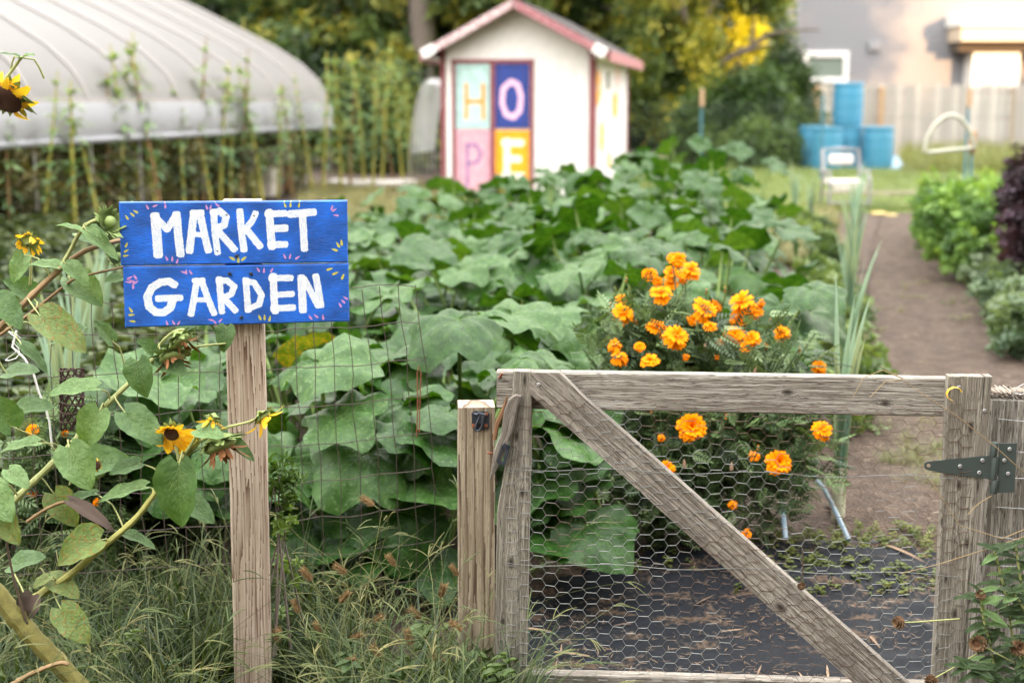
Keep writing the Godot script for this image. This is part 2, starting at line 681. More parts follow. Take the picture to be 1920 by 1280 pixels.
	if top:
		trio.call(pink, Vector3(290, 182, 65), Vector3(350, 173, 160), Vector3(424, 174, 90))
		trio.call(gold, Vector3(203, 218, 35), Vector3(178, 240, 45), Vector3(138, 262, 60))
		trio.call(gold, Vector3(136, 474, 115), Vector3(136, 520, 150), Vector3(132, 558, 175))
		trio.call(pink, Vector3(735, 184, 75), Vector3(765, 184, 105), Vector3(815, 168, 40))
		trio.call(gold, Vector3(1330, 168, 70), Vector3(1373, 166, 95), Vector3(1438, 168, 100))
		trio.call(pink, Vector3(1692, 188, 110), Vector3(1708, 207, 150), Vector3(1722, 247, 10))
		trio.call(gold, Vector3(1764, 456, 85), Vector3(1736, 473, 60), Vector3(1710, 512, 20), 1.2)
		trio.call(pink, Vector3(436, 578, 70), Vector3(478, 581, 95), Vector3(515, 600, 110))
		trio.call(gold, Vector3(926, 578, 30), Vector3(974, 586, 90), Vector3(1016, 580, 140), 1.25)
		trio.call(pink, Vector3(1326, 562, 65), Vector3(1368, 562, 105), Vector3(1425, 572, 145))
	else:
		trio.call(pink, Vector3(560, 670, 20), Vector3(582, 668, 90), Vector3(614, 670, 60))
		trio.call(pink, Vector3(1126, 650, 60), Vector3(1170, 655, 95), Vector3(1230, 652, 120))
		trio.call(gold, Vector3(1674, 644, 160), Vector3(1718, 677, 155), Vector3(1775, 704, 110), 1.25)
		trio.call(pink, Vector3(160, 715, 150), Vector3(200, 708, 60), Vector3(175, 740, 20), 1.15)
		trio.call(pink, Vector3(150, 748, 10), Vector3(204, 750, 150), Vector3(185, 780, 90), 1.1)
		trio.call(gold, Vector3(168, 964, 60), Vector3(176, 1004, 175), Vector3(180, 1054, 10), 1.15)
		trio.call(pink, Vector3(438, 1066, 75), Vector3(487, 1064, 65), Vector3(527, 1070, 120))
		trio.call(pink, Vector3(768, 1044, 15), Vector3(798, 1062, 60), Vector3(841, 1048, 130))
		trio.call(gold, Vector3(1138, 1025, 70), Vector3(1175, 1024, 90), Vector3(1214, 1034, 105), 1.15)
		trio.call(pink, Vector3(1524, 1025, 60), Vector3(1567, 1014, 45), Vector3(1622, 1022, 85), 1.1)
		trio.call(pink, Vector3(1754, 927, 65), Vector3(1777, 899, 50), Vector3(1796, 872, 35), 1.05)
	for n in ([Vector2(886, 244), Vector2(1094, 250), Vector2(816, 522), Vector2(978, 552)] if top else [Vector2(1080, 695), Vector2(924, 702), Vector2(1002, 1016)]):
		dab(px, w, h, sign_place(top, n.x, n.y), 9 * z, 8 * z, 20, Color(0.10, 0.12, 0.2))
	var m := paint("painted_board_" + ("market" if top else "garden"), Color(1, 1, 1), 0.55)
	m.albedo_texture = tex(w, h, px)
	m.heightmap_enabled = true
	m.heightmap_texture = grey(w, h, hi)
	m.heightmap_scale = 0.12
	return m


func board_mesh(x: Transform3D, c: Array, thick: float) -> ArrayMesh:   # c: the four front corners in the sign's axes: top left, top right, bottom right, bottom left
	var s := Shape.new()
	var n := 12
	var k := 0.0025
	var ctr: Vector3 = (c[0] + c[1] + c[2] + c[3]) / 4.0
	var inn := []
	for p in c:
		inn.append(p + Vector3(-signf(p.x - ctr.x) * k, -signf(p.y - ctr.y) * k, 0))
	s.face(inn[3], inn[2], inn[1], inn[0], Vector2(0, 1), Vector2(1, 1), Vector2(1, 0), Vector2(0, 0))
	for e in 4:
		var a: Vector3 = inn[e]
		var b: Vector3 = inn[(e + 1) % 4]
		var a2: Vector3 = c[e] - Vector3(0, 0, k)
		var b2: Vector3 = c[(e + 1) % 4] - Vector3(0, 0, k)
		var back := Vector3(0, 0, thick)
		var u := [Vector2(0, 0.004), Vector2(1, 0.004), Vector2(1, 0.012), Vector2(0, 0.012)]
		s.face(b, a, a2, b2, u[1], u[0], u[3], u[2])
		s.face(b2, a2, a2 - back, b2 - back, u[2], u[3], u[0], u[1])
	var q := Vector3(0, 0, thick + k)
	s.face(c[2] - q, c[3] - q, c[0] - q, c[1] - q, Vector2(1, .01), Vector2(0, .01), Vector2(0, .0), Vector2(1, .0))
	return s.mesh()


func build_sign() -> void:
	var x := facing(8.0, spot(438, 640, 3.165))
	var foot := on_plane(474, 1300, x, -0.02)
	var o := thing("garden_sign", "blue hand-painted two-board sign on a weathered wooden post in front of the wire fence", "sign", x)
	var xl := Transform3D()
	for b in [true, false]:
		var px := [Vector2(222, 379), Vector2(651, 376), Vector2(652.5, 491.5), Vector2(226, 498)] if b else [Vector2(229.5, 500.5), Vector2(653.2, 494), Vector2(655, 602.5), Vector2(233.5, 614)]
		var c := []
		for p in px:
			c.append(on_plane(p.x, p.y, x))
		var m := part("sign_board", board_mesh(xl, c, 0.019), sign_face(b), o)
		m.set_meta("label", "blue board with the word " + ("MARKET" if b else "GARDEN") + " in white brush letters")
	# the post, 4 by 4, behind the boards
	var a := on_plane(453, 377, x, -0.028)
	var d := on_plane(475, 1330, x, -0.028)
	a.z = -0.068
	d.z = -0.068
	part("post", plank(d, a, 0.086, 0.089, 100, [], [], 0.004), M.post_wood, o)
	var sc := screw_mesh(0.004)
	for p in [Vector2(443, 480), Vector2(452, 595), Vector2(430, 513), Vector2(470, 513)]:
		part("screw", sc, M.dark_iron, o, Transform3D(Basis(), on_plane(p.x, p.y, x) + Vector3(0, 0, 0.0005)))


# ------------------------------------------------------------------ gate and its posts
func build_gate() -> void:
	var gl := spot(932, 697, 3.2)
	var gr := spot(1865, 711, 3.1)
	var xa := (gr - gl).normalized()
	var za := Vector3(xa.z, 0, -xa.x).normalized() * -1.0
	if za.z < 0:
		za = -za
	var x := Transform3D(Basis(xa, za.cross(xa), za), gl)
	var o := thing("garden_gate", "low weathered wooden gate with a diagonal brace and rusty chicken wire", "gate", x)
	var g := func(px: float, py: float, z := 0.0) -> Vector3:
		return on_plane(px, py, x, z)
	var t := 0.036
	var back := func(p: Vector3, z: float) -> Vector3:
		return Vector3(p.x, p.y, z)
	# rails lie behind the stiles and the brace
	part("top_rail", plank(back.call(g.call(931, 731), -t / 2), back.call(g.call(1858, 747), -t / 2), 0.087, t, 11), M.gate_rail, o)
	part("bottom_rail", plank(back.call(g.call(950, 1293), -t / 2), back.call(g.call(1800, 1318), -t / 2), 0.084, t, 12), M.gate_brace, o)
	part("stile", plank(back.call(g.call(955, 1330, t), t / 2 + 0.001), back.call(g.call(967, 696, t), t / 2 + 0.001), 0.075, t, 300, [], [[0, 1.0], [0.60, 1.0], [0.66, 0.78], [0.74, 0.55], [0.80, 0.30], [0.9, 0.22], [1.0, 0.18]]), M.gate_stile, o)
	for e in [[1759, 1791, 0.0262, 14], [1784, 1823.5, 0.0515, 403], [1802, 1855, 0.0155, 406]]:     # the hinge stile has split twice along its grain
		part("stile_piece", plank(back.call(g.call(e[0], 1330, t), t / 2 + 0.001), back.call(g.call(e[1], 706, t), t / 2 + 0.001), e[2], t - 0.0006 * (e[3] % 3), e[3], [], [], 0.0015), M.gate_stile, o)
	var bs := Shape.new()
	var bo := PackedVector2Array()
	for e in [Vector2(994, 738), Vector2(1150, 877), Vector2(1300, 1011), Vector2(1450, 1145), Vector2(1645, 1319), Vector2(1746, 1319), Vector2(1500, 1102), Vector2(1350, 970), Vector2(1200, 838), Vector2(1100, 749), Vector2(1049, 699), Vector2(994, 699)]:
		var q: Vector3 = g.call(e.x, e.y, t)
		bo.append(Vector2(q.x, q.y) + Vector2(rnd(-.0008, .0008), rnd(-.0008, .0008)))
	bs.prism(bo, t, Transform3D(Basis(), Vector3(0, 0, 0.0015)))
	var bd := (bo[4] - bo[0]).normalized()
	for k in bs.v.size():
		var q := Vector2(bs.v[k].x, bs.v[k].y) - bo[0]
		bs.t[k] = Vector2(q.dot(bd) / 1.2 + 0.07, 0.04 + (q.dot(bd.orthogonal()) + bs.v[k].z) / 0.254)
	part("diagonal_brace", bs.mesh(), M.gate_brace, o)
	# splintered strip that leans across the broken stile
	part("splintered_strip", plank(back.call(g.call(921, 893, t), t + 0.012), back.call(g.call(970, 738, t), t + 0.012), 0.034, 0.016, 16, [[0, -0.2], [0.25, -0.75], [0.6, -1.0], [0.85, -0.7], [1, -0.6]], [[0, 0.1], [0.3, 0.7], [0.55, 0.5], [0.8, 1.0], [0.93, 0.9], [1, 0.2]]), M.gate_brace, o)
	part("splintered_strip", plank(back.call(g.call(926, 822, t), t + 0.004), back.call(g.call(950, 742, t), t + 0.004), 0.016, 0.012, 17, [[0, -0.9], [0.3, -0.5], [0.6, -1.0], [1, -0.3]], [[0, 0.3], [0.4, 1.0], [0.7, 0.4], [1, 0.0]]), M.rust_wood, o)
	# latch striker
	var s := Shape.new()
	var p := func(px: float, py: float) -> Vector2:
		var q: Vector3 = g.call(px, py, t)
		return Vector2(q.x, q.y)
	for q in [[Vector2(936, 859), Vector2(951, 862), Vector2(949, 867), Vector2(934, 864)], [Vector2(951, 862), Vector2(959, 832), Vector2(952, 829), Vector2(945, 861)], [Vector2(936, 859), Vector2(947, 832), Vector2(943, 829), Vector2(932, 862)], [Vector2(943, 836), Vector2(957, 838), Vector2(959, 831), Vector2(946, 826)]]:
		var ol := PackedVector2Array()
		for e in q:
			ol.append(p.call(e.x, e.y))
		s.prism(ol, 0.004, Transform3D(Basis(), Vector3(0, 0, t + 0.022)))
	part("latch_striker", s.mesh(), M.dark_iron, o)
	# strap hinge
	s = Shape.new()
	var ol := PackedVector2Array()
	for e in [Vector2(1733, 871), Vector2(1735, 878), Vector2(1742, 881), Vector2(1858, 898), Vector2(1857, 853), Vector2(1740, 864), Vector2(1734, 867)]:
		ol.append(p.call(e.x, e.y))
	s.prism(ol, 0.003, Transform3D(Basis(), Vector3(0, 0, t + 0.002)))
	var hz := part("hinge", s.mesh(), M.hinge_steel, o)
	s = Shape.new()
	for e in [[828, 854], [855, 897], [898, 924]]:
		var a: Vector3 = g.call(1866, e[0] + 0.5, t)
		var b: Vector3 = g.call(1862, e[1] - 0.5, t)
		s.line(Vector3(a.x, a.y, t + 0.004), Vector3(b.x, b.y, t + 0.004), 0.0085, 0.0085, 12)
	part("hinge_barrel", s.mesh(), M.hinge_steel, hz)
	s = Shape.new()
	ol = PackedVector2Array()
	for e in [Vector2(1871, 923), Vector2(1902, 922), Vector2(1907, 830), Vector2(1874, 830)]:
		ol.append(p.call(e.x, e.y))
	s.prism(ol, 0.003, Transform3D(Basis(), Vector3(0, 0, t + 0.001)))
	part("hinge_leaf", s.mesh(), M.hinge_steel, hz)
	var sm := screw_mesh(0.0048)
	for e in [Vector2(1801, 874), Vector2(1843, 863), Vector2(1837, 886), Vector2(1884, 863), Vector2(1891, 888), Vector2(1894, 842)]:
		part("hinge_screw", sm, M.zinc, hz, Transform3D(Basis(), g.call(e.x, e.y, t + 0.005)))
	var hole := Shape.new()
	hole.lathe([Vector2(0.0045, 0), Vector2(0.0045, 0.0006), Vector2(0, 0.0006)], 12, Transform3D(Basis(Vector3.RIGHT, PI / 2), Vector3.ZERO))
	part("hinge_hole", hole.mesh(), M.pale_wood_dot, hz, Transform3D(Basis(), g.call(1742, 873, t + 0.005)))
	for e in [Vector2(1799, 726), Vector2(1847, 770), Vector2(1010, 721)]:
		part("screw", sm, M.zinc, o, Transform3D(Basis(), g.call(e.x, e.y, t + 0.0012)))
	s = Shape.new()
	s.line(g.call(937, 708, 0.0), g.call(942, 700, 0.012), 0.003, 0.002)
	s.line(g.call(922, 850, t + 0.02), g.call(914, 849, t + 0.026), 0.003, 0.002)
	part("rusty_nail", s.mesh(), M.rust, o)
	# chicken wire stapled over the front: hexagons with twisted level sides, rustier towards the top and the hinge side
	s = Shape.new()
	var f := FastNoiseLite.new()
	f.seed = 4
	f.frequency = 0.8
	var z0 := t + 0.004
	var c0: Vector3 = g.call(958, 742, z0)
	var c1: Vector3 = g.call(1812, 1300, z0)
	var dx := 0.0308
	var dy := 0.0282
	var cols := int((c1.x - c0.x) / dx)
	var rows := int((c0.y - c1.y) / dy)
	var bend := FastNoiseLite.new()
	bend.seed = 8
	bend.frequency = 9.0
	var node := func(i: int, j: int, r: int) -> Vector3:   # the left (r = 0) or right end of level side i, j
		var q := Vector3(c0.x + i * dx + (r - 0.5) * 0.0212, c0.y - (j + (0.5 if i % 2 else 0.0)) * dy, z0)
		q += Vector3(bend.get_noise_2d(q.x, q.y), bend.get_noise_2d(q.x + 9, q.y), bend.get_noise_2d(q.x, q.y + 9)) * Vector3(0.006, 0.006, 0.004)
		q.y -= 0.012 * sin(q.x * 3.0) + 0.006 * sin(q.x * 8.0 + 1.0)
		return q
	var steel := Color(0.19, 0.195, 0.185)
	var rusty := Color(0.075, 0.036, 0.022)
	for i in cols + 1:
		for j in rows + 1:
			var a: Vector3 = node.call(i, j, 0)
			var b: Vector3 = node.call(i, j, 1)
			var age := clampf(0.45 + a.x * 0.55 + (a.y + 0.25) * 0.9 + f.get_noise_2d(a.x * 3.0, a.y * 3.0) * 1.3, 0, 1)
			s.tint = steel.lerp(rusty, smoothstep(0.35, 0.75, age))
			if rng.randf() > 0.012:
				s.line(a, b, 0.0008, 0.0008, 4)
			if i < cols:
				var up: int = j if i % 2 else j - 1
				for k in [up, up + 1]:
					if k >= 0 and k <= rows:
						s.line(b, node.call(i + 1, k, 0), 0.00043, 0.00043, 4)
	for j in [int(rows * 0.27), int(rows * 0.62)]:
		var path := PackedVector3Array()
		for i in cols * 2 + 1:
			var q: Vector3 = node.call(i / 2, j, 0)
			path.append(Vector3(q.x + (dx * 0.5 if i % 2 else 0.0), c0.y - j * dy - 0.004 * sin(i * 0.3), z0 + 0.001))
		s.tube(path, PackedFloat32Array([0.0007]), 4)
	var wire := part("chicken_wire", s.mesh(), M.wire_colour, o)
	wire.set_meta("kind", "stuff")
	# posts either side
	var lx := facing(4.0, spot(894, 800, 3.25))
	var lp := thing("gate_post", "short square wooden latch post with a black gate latch", "post", lx)
	var top := on_plane(894, 764, lx)
	var bot := on_plane(888, 1330, lx)
	part("post", plank(Vector3(bot.x + 0.008, bot.y, -0.044), Vector3(top.x, top.y, -0.044), 0.086, 0.088, 200, [], [], 0.002), M.pale_post, lp)
	s = Shape.new()
	ol = PackedVector2Array()
	for e in [Vector2(885, 799), Vector2(890, 804), Vector2(914, 804), Vector2(917, 800), Vector2(917, 775), Vector2(913, 771), Vector2(889, 770), Vector2(884, 774)]:
		var q := on_plane(e.x, e.y, lx)
		ol.append(Vector2(q.x, q.y))
	s.prism(ol, 0.003, Transform3D(Basis(), Vector3(0, 0, 0.001)))
	var lm := part("latch_plate", s.mesh(), M.dark_iron, lp)
	s = Shape.new()
	var hook := PackedVector3Array()
	for e in [Vector2(888, 775), Vector2(893, 777), Vector2(898, 774), Vector2(900, 780), Vector2(896, 788), Vector2(893, 795), Vector2(891, 803), Vector2(893, 808), Vector2(899, 806), Vector2(903, 799), Vector2(905, 790), Vector2(904, 780)]:
		hook.append(on_plane(e.x, e.y, lx, 0.012))
	s.tube(hook, PackedFloat32Array([0.0032]), 6)
	s.box(Vector3(0.016, 0.026, 0.010), Transform3D(Basis(Vector3(0, 0, 1), -0.3), on_plane(902, 784, lx, 0.008)), 0.002)
	part("latch_hook", s.mesh(), M.dark_iron, lm)
	for e in [Vector2(911, 777), Vector2(911, 798), Vector2(888, 798)]:
		part("bolt", sm, M.rust, lm, Transform3D(Basis(), on_plane(e.x, e.y, lx, 0.0045)))
	var rx := facing(-3.0, spot(1893, 800, 3.16))
	var rp := thing("gate_post", "broad weathered hinge post with frayed wire around its top", "post", rx)
	top = on_plane(1905, 752, rx)
	bot = on_plane(1862, 1330, rx)
	part("post", plank(Vector3(bot.x, bot.y, -0.05), Vector3(top.x, top.y, -0.05), 0.105, 0.092, 22, [], [], 0.005), M.gate_rail, rp)
	s = Shape.new()
	var loop := PackedVector3Array()
	for e in [Vector2(1940, 722), Vector2(1920, 720), Vector2(1907, 727), Vector2(1902, 740), Vector2(1903, 790), Vector2(1906, 822), Vector2(1910, 850)]:
		loop.append(on_plane(e.x, e.y, rx, 0.006))
	s.tube(loop, PackedFloat32Array([0.0011]), 5)
	loop = PackedVector3Array()
	for e in [Vector2(1904, 737), Vector2(1916, 739), Vector2(1930, 735)]:
		loop.append(on_plane(e.x, e.y, rx, 0.008))
	s.tube(loop, PackedFloat32Array([0.001]), 5)
	for k in 9:
		var y := 785 + k * 55.0
		s.line(on_plane(1872 - k * 1.5, y, rx, 0.004), on_plane(1925, y + 5 + 4 * sin(k * 2.0), rx, 0.004), 0.0008, 0.0008, 4)
	var pv := PackedVector3Array()
	for k in 12:
		pv.append(on_plane(1912 - k * 2.2 + 2 * sin(k * 2.3), 930 + k * 30, rx, 0.004))
	s.tube(pv, PackedFloat32Array([0.0008]), 4)
	part("tie_wire", s.mesh(), M.zinc, rp)
	s = Shape.new()
	for k in 3:
		var pth := PackedVector3Array()
		for e in 40:
			var a := e / 39.0
			pth.append(Vector3(top.x + (a - 0.5) * 0.115, top.y + 0.006 + k * 0.005 + 0.002 * sin(e * 1.9 + k * 2), -0.05 + 0.046 * cos(e * 1.7 + k)))
		s.tube(pth, PackedFloat32Array([0.0016]), 5)
	part("rope_fray", s.mesh(), M.grey_wood_plain, rp)


# ------------------------------------------------------------------ welded wire fence
func build_wire_fence() -> void:
	var a := spot(-60, 800, 3.42)
	var b := spot(848, 800, 3.72)
	var xa := (b - a)
	xa.y = 0
	xa = xa.normalized()
	var x := Transform3D(Basis(xa, Vector3.UP, xa.cross(Vector3.UP)), Vector3(a.x, 0, a.z))
	var o := thing("wire_fence", "rusty welded wire mesh fence sagging behind the blue sign", "fence", x)
	var len := Vector2(b.x - a.x, b.z - a.z).length()
	var f := FastNoiseLite.new()
	f.seed = 12
	f.frequency = 1.6
	var top := on_plane(828, 527, x).y
	var warp := func(u: float, y: float) -> Vector3:    # the sheet sags, leans and bulges
		var k := clampf((y - 0.3) / 0.5, 0, 1.2)
		return Vector3(u - 0.05 * k * smoothstep(len - 0.5, len, u) + 0.012 * f.get_noise_2d(u * 2, y * 3), y - 0.012 * sin(u * 2.2) + 0.012 * smoothstep(len - 0.3, len, u) + 0.01 * f.get_noise_2d(u * 3, y), 0.03 * k * f.get_noise_2d(u, y * 1.5) + 0.05 * k * smoothstep(len - 0.35, len, u))
	var nv := int(len / 0.0508)
	for j in 9:
		var y: float = top - j * 0.1016
		if y < 0.01:
			break
		var s := Shape.new()
		var path := PackedVector3Array()
		for k in nv * 2 + 1:
			var u := k * 0.0254
			var q: Vector3 = warp.call(u, y)
			if j == 0:
				q.y -= 0.022 * exp(-pow((u - 0.36) / 0.04, 2)) + 0.006 * sin(u * 23.0)
			path.append(q)
		s.tube(path, PackedFloat32Array([0.00125]), 5)
		part("wire", s.mesh(), M.fence_wire, o)
	for k in nv + 1:
		var s := Shape.new()
		var path := PackedVector3Array()
		for e in 16:
			var y: float = top - e * top / 15.0
			var q: Vector3 = warp.call(k * 0.0508, y)
			if e < 3:
				q.y -= 0.022 * exp(-pow((k * 0.0508 - 0.36) / 0.04, 2)) * (1 - e / 3.0)
				q.x += 0.015 * exp(-pow((k * 0.0508 - 0.40) / 0.05, 2)) * (e % 2)
			q.z += 0.0022
			path.append(q)
		s.tube(path, PackedFloat32Array([0.00115]), 5)
		part("wire", s.mesh(), M.fence_wire, o)
	var s := Shape.new()   # bent rusty tie that hangs over the mesh
	var pth := PackedVector3Array()
	for e in [Vector2(781, 820), Vector2(783, 760), Vector2(782, 700), Vector2(785, 685), Vector2(789, 700), Vector2(787, 760), Vector2(786, 810)]:
		pth.append(on_plane(e.x, e.y, x, 0.01))
	s.tube(pth, PackedFloat32Array([0.0017]), 5)
	part("hanging_tie", s.mesh(), M.rust, o)


# ------------------------------------------------------------------ ground
func sheet(poly: PackedVector2Array, y: float, f: Callable, step := 0.12) -> ArrayMesh:   # a ground sheet over an outline in x z, cut into cells; f(x, z) raises it
	var s := Shape.new()
	var lo := poly[0]
	var hi := poly[0]
	for p in poly:
		lo = lo.min(p)
		hi = hi.max(p)
	var id := {}
	var nx := int(ceil((hi.x - lo.x) / step))
	var nz := int(ceil((hi.y - lo.y) / step))
	for b in nz:
		for a in nx:
			var m := lo + Vector2(a + 0.5, b + 0.5) * step
			if not Geometry2D.is_point_in_polygon(m, poly):
				continue
			var q := []
			for e in [[a, b + 1], [a + 1, b + 1], [a + 1, b], [a, b]]:
				var key := Vector2i(e[0], e[1])
				if not id.has(key):
					var x: float = lo.x + e[0] * step
					var z: float = lo.y + e[1] * step
					id[key] = s.put(Vector3(x, y + f.call(x, z), z), Vector2(x, z))
				q.append(id[key])
			s.quad(q[0], q[1], q[2], q[3])
	return s.mesh()


func dip(z: float) -> float:
	return 0.13 * smoothstep(-4.6, -3.3, z)


func build_ground() -> void:
	var n := FastNoiseLite.new()
	n.seed = 31
	n.frequency = 1.1
	var bumps := func(x: float, z: float) -> float:
		return 0.012 * n.get_noise_2d(x * 4.0, z * 4.0) + 0.02 * n.get_noise_2d(x, z) - dip(z)
	var g := Shape.new()
	for e in [[300.0, -3.3, -0.18, -0.18], [-3.3, -4.6, -0.18, -0.05], [-4.6, -400.0, -0.05, -0.05]]:     # it dips a little towards the lane in front
		g.face(Vector3(-300, e[2], e[0]), Vector3(300, e[2], e[0]), Vector3(300, e[3], e[1]), Vector3(-300, e[3], e[1]))
	struct("ground", g.mesh(), M.soil)
	struct("garden_soil", sheet(PackedVector2Array([Vector2(-6, 3), Vector2(5, 3), Vector2(9, -18), Vector2(-7, -18)]), -0.01, bumps, 0.15), M.soil)
	var p := PackedVector2Array()
	for e in [[1560, 1010], [1590, 800], [1610, 700], [1625, 560], [1640, 450], [1655, 405], [1720, 400], [1745, 440], [1800, 520], [1900, 640], [2080, 790], [2350, 1010]]:
		var q := on_ground(e[0], e[1])
		p.append(Vector2(q.x, q.z))
	p.append(Vector2(1.9, -3.25))
	p.append(Vector2(1.15, -3.25))
	struct("path", sheet(p, 0.008, bumps, 0.06), M.path)
	p = PackedVector2Array()
	for e in [[1150, 372], [1480, 398], [1755, 398], [1990, 372]]:
		var q := on_ground(e[0], e[1])
		p.append(Vector2(q.x, q.z))
	p.append_array(PackedVector2Array([Vector2(14.5, -34), Vector2(-2, -34)]))
	struct("lawn", sheet(p, 0.006, bumps, 0.5), M.lawn)
	# black landscape fabric just inside the gate, rumpled
	var wr := FastNoiseLite.new()
	wr.seed = 77
	wr.frequency = 2.4
	var folds := func(x: float, z: float) -> float:
		var a := wr.get_noise_2d(x * 0.55, z * 2.4)
		return 0.016 - dip(z) + 0.034 * absf(a) + 0.006 * wr.get_noise_2d(x * 5, z * 7) + 0.024 * maxf(0, sin(z * 19.0 + x * 1.5)) * maxf(0.0, wr.get_noise_2d(x + 5, z))
	p = PackedVector2Array([Vector2(-0.15, -2.6), Vector2(1.7, -2.6), Vector2(1.55, -4.0), Vector2(1.0, -4.16), Vector2(0.62, -4.22), Vector2(0.30, -4.05), Vector2(0.05, -3.85), Vector2(-0.12, -3.7)])
	var o := single("landscape_fabric", sheet(p, 0.0, folds, 0.022), M.fabric, "rumpled black landscape fabric strewn with straw behind the gate", "ground cover")
	# straw, dead leaves and clods on it and on the path
	var bit := Shape.new()
	bit.grid(4, 1, func(u: float, w: float) -> Vector3: return Vector3(u - 0.5, 0.025 * sin(u * 3.0) + 0.02 * w, (w - 0.5) * 0.07 * sin(PI * clampf(u, 0.06, 0.94))))
	var where := []
	var tints := []
	for k in 9000:
		var a := rnd(-0.1, 1.6)
		var z := rnd(-4.2, -2.9)
		var band := wr.get_noise_2d(a * 0.7 + 3.0, z * 3.0)
		if band < 0.04 and rng.randf() > 0.05:
			continue
		if not Geometry2D.is_point_in_polygon(Vector2(a, z), p):
			continue
		var long := rnd(0.004, 0.026) if rng.randf() < 0.985 else rnd(0.05, 0.13)
		var b := Basis(Vector3.UP, rnd(0, TAU)) * Basis(Vector3(0, 0, 1), rnd(-0.25, 0.25))
		where.append(Transform3D(b.scaled(Vector3.ONE * long), Vector3(a, folds.call(a, z) + 0.006, z)))
		tints.append(Color(0.30, 0.20, 0.125).lerp(Color(0.10, 0.065, 0.045), rng.randf()))
	scatter("straw_litter", bit.mesh(), M.leaf_dry, self, where, tints).set_meta("label", "dry straw and leaf bits strewn over the black fabric")
	where = []
	tints = []
	for k in 6500:
		var t := pow(rng.randf(), 1.6)
		var q := on_ground(lerpf(1600, 2000, rng.randf()), lerpf(980, 405, 1.0 - t))
		if q.z > -3.6:
			continue
		var sz := rnd(0.008, 0.03)
		where.append(Transform3D((Basis(Vector3.UP, rnd(0, TAU)) * Basis(Vector3.RIGHT, rnd(-0.4, 0.4))).scaled(Vector3(sz, sz * 2.0, sz * 3.0)), q + Vector3(0, 0.014, 0)))
		tints.append(Color(0.10, 0.07, 0.05).lerp(Color(0.30, 0.225, 0.165), pow(rng.randf(), 1.6)) * rnd(0.6, 1.2))
	scatter("soil_clods", bit.mesh(), M.leaf_dry, self, where, tints).set_meta("label", "clods and crumbs of dry soil on the bare path")


# ------------------------------------------------------------------ foliage helpers
func leaf_spray(n: int, size: float, reach: float, wide := 0.45) -> ArrayMesh:   # a handful of loose leaves round a point
	var s := Shape.new()
	for k in n:
		var at := rvec() * reach * pow(rng.randf(), 0.5)
		var d := (rvec() + Vector3(0, -0.2, 0)).normalized()
		var up := (rvec() + Vector3(0, 1.2, 0)).normalized()
		var b := aim(d, up, at, size * rnd(0.7, 1.25))
		var f := 0.82 + 0.36 * rng.randf()
		s.tint = Color(f, f, f)
		var p0 := s.put(b * Vector3(0, 0, 0))
		var p1 := s.put(b * Vector3(0.45, 0.10, wide * 0.5))
		var p2 := s.put(b * Vector3(1, -0.12, 0))
		var p3 := s.put(b * Vector3(0.45, 0.10, -wide * 0.5))
		var p4 := s.put(b * Vector3(0.5, 0, 0))
		s.tri(p0, p1, p4)
		s.tri(p1, p2, p4)
		s.tri(p2, p3, p4)
		s.tri(p3, p0, p4)
	return s.mesh()


func crown(parent: Node3D, called: String, spray: Mesh, blobs: Array, n: int, cols: Array, seed_: int, size := 1.0, gap := -0.12, mat: Material = null) -> MultiMeshInstance3D:
	# blobs: [centre, radii]; sprays sit mostly towards the outside of each, with gaps where a noise is low and tones that change from bough to bough
	var f := FastNoiseLite.new()
	f.seed = seed_
	f.frequency = 0.55 / size
	var where := []
	var tints := []
	var tries := 0
	while where.size() < n and tries < n * 6:
		tries += 1
		var bl: Array = blobs[rng.randi() % blobs.size()]
		var d := rvec()
		var r := pow(rng.randf(), 0.45)
		var p: Vector3 = bl[0] + d * bl[1] * r
		var k := f.get_noise_3dv(p)
		if k < gap and r > 0.4:
			continue
		where.append(Transform3D(Basis(rvec(), rnd(0, TAU)).scaled(Vector3.ONE * size * rnd(0.7, 1.3)), p))
		var t := clampf(0.48 + f.get_noise_3dv(p * 1.7 + Vector3(40, 0, 0)) * 1.7 + rnd(-0.25, 0.25), 0, 0.999) * (cols.size() - 1)
		var ca: Color = cols[int(t)]
		tints.append(ca.lerp(cols[int(t) + 1], t - int(t)))
	return scatter(called, spray, mat if mat else M.foliage, parent, where, tints)


func limbs(s: Shape, from: Vector3, dir: Vector3, long: float, r: float, depth: int) -> void:
	var path := PackedVector3Array([from])
	var p := from
	var d := dir
	for k in 4:
		d = (d + rvec() * 0.16 + Vector3(0, 0.05, 0)).normalized()
		p += d * long / 4.0
		path.append(p)
	s.tube(path, PackedFloat32Array([r, r * 0.88, r * 0.78, r * 0.68, r * 0.55]), 7)
	if depth > 0:
		for k in 3:
			limbs(s, path[2 + k % 3], (d + rvec() * 0.8).normalized(), long * 0.6, r * 0.5, depth - 1)


func tree(called: String, label: String, at: Vector3, trunk_h: float, r: float, blobs: Array, n: int, cols: Array, seed_: int, spray: Mesh, size := 1.0, gap := -0.12, group := "trees beyond the garden") -> Node3D:
	var o := thing(called, label, "tree", Transform3D(Basis(), at), group)
	var s := Shape.new()
	s.tube(PackedVector3Array([Vector3(0, -0.1, 0), Vector3(0.0, 0.3, 0), Vector3(0.05, trunk_h * 0.5, 0.0), Vector3(0, trunk_h, 0)]), PackedFloat32Array([r * 1.35, r, r * 0.9, r * 0.75]), 12)
	for k in 5:
		limbs(s, Vector3(0, trunk_h * (0.6 + 0.1 * k), 0), Vector3(cos(k * 1.9), 0.7, sin(k * 1.9)).normalized(), trunk_h * 0.6, r * 0.45, 1)
	part("trunk", s.mesh(), M.bark, o)
	crown(o, "crown", spray, blobs, n, cols, seed_, size, gap)
	return o


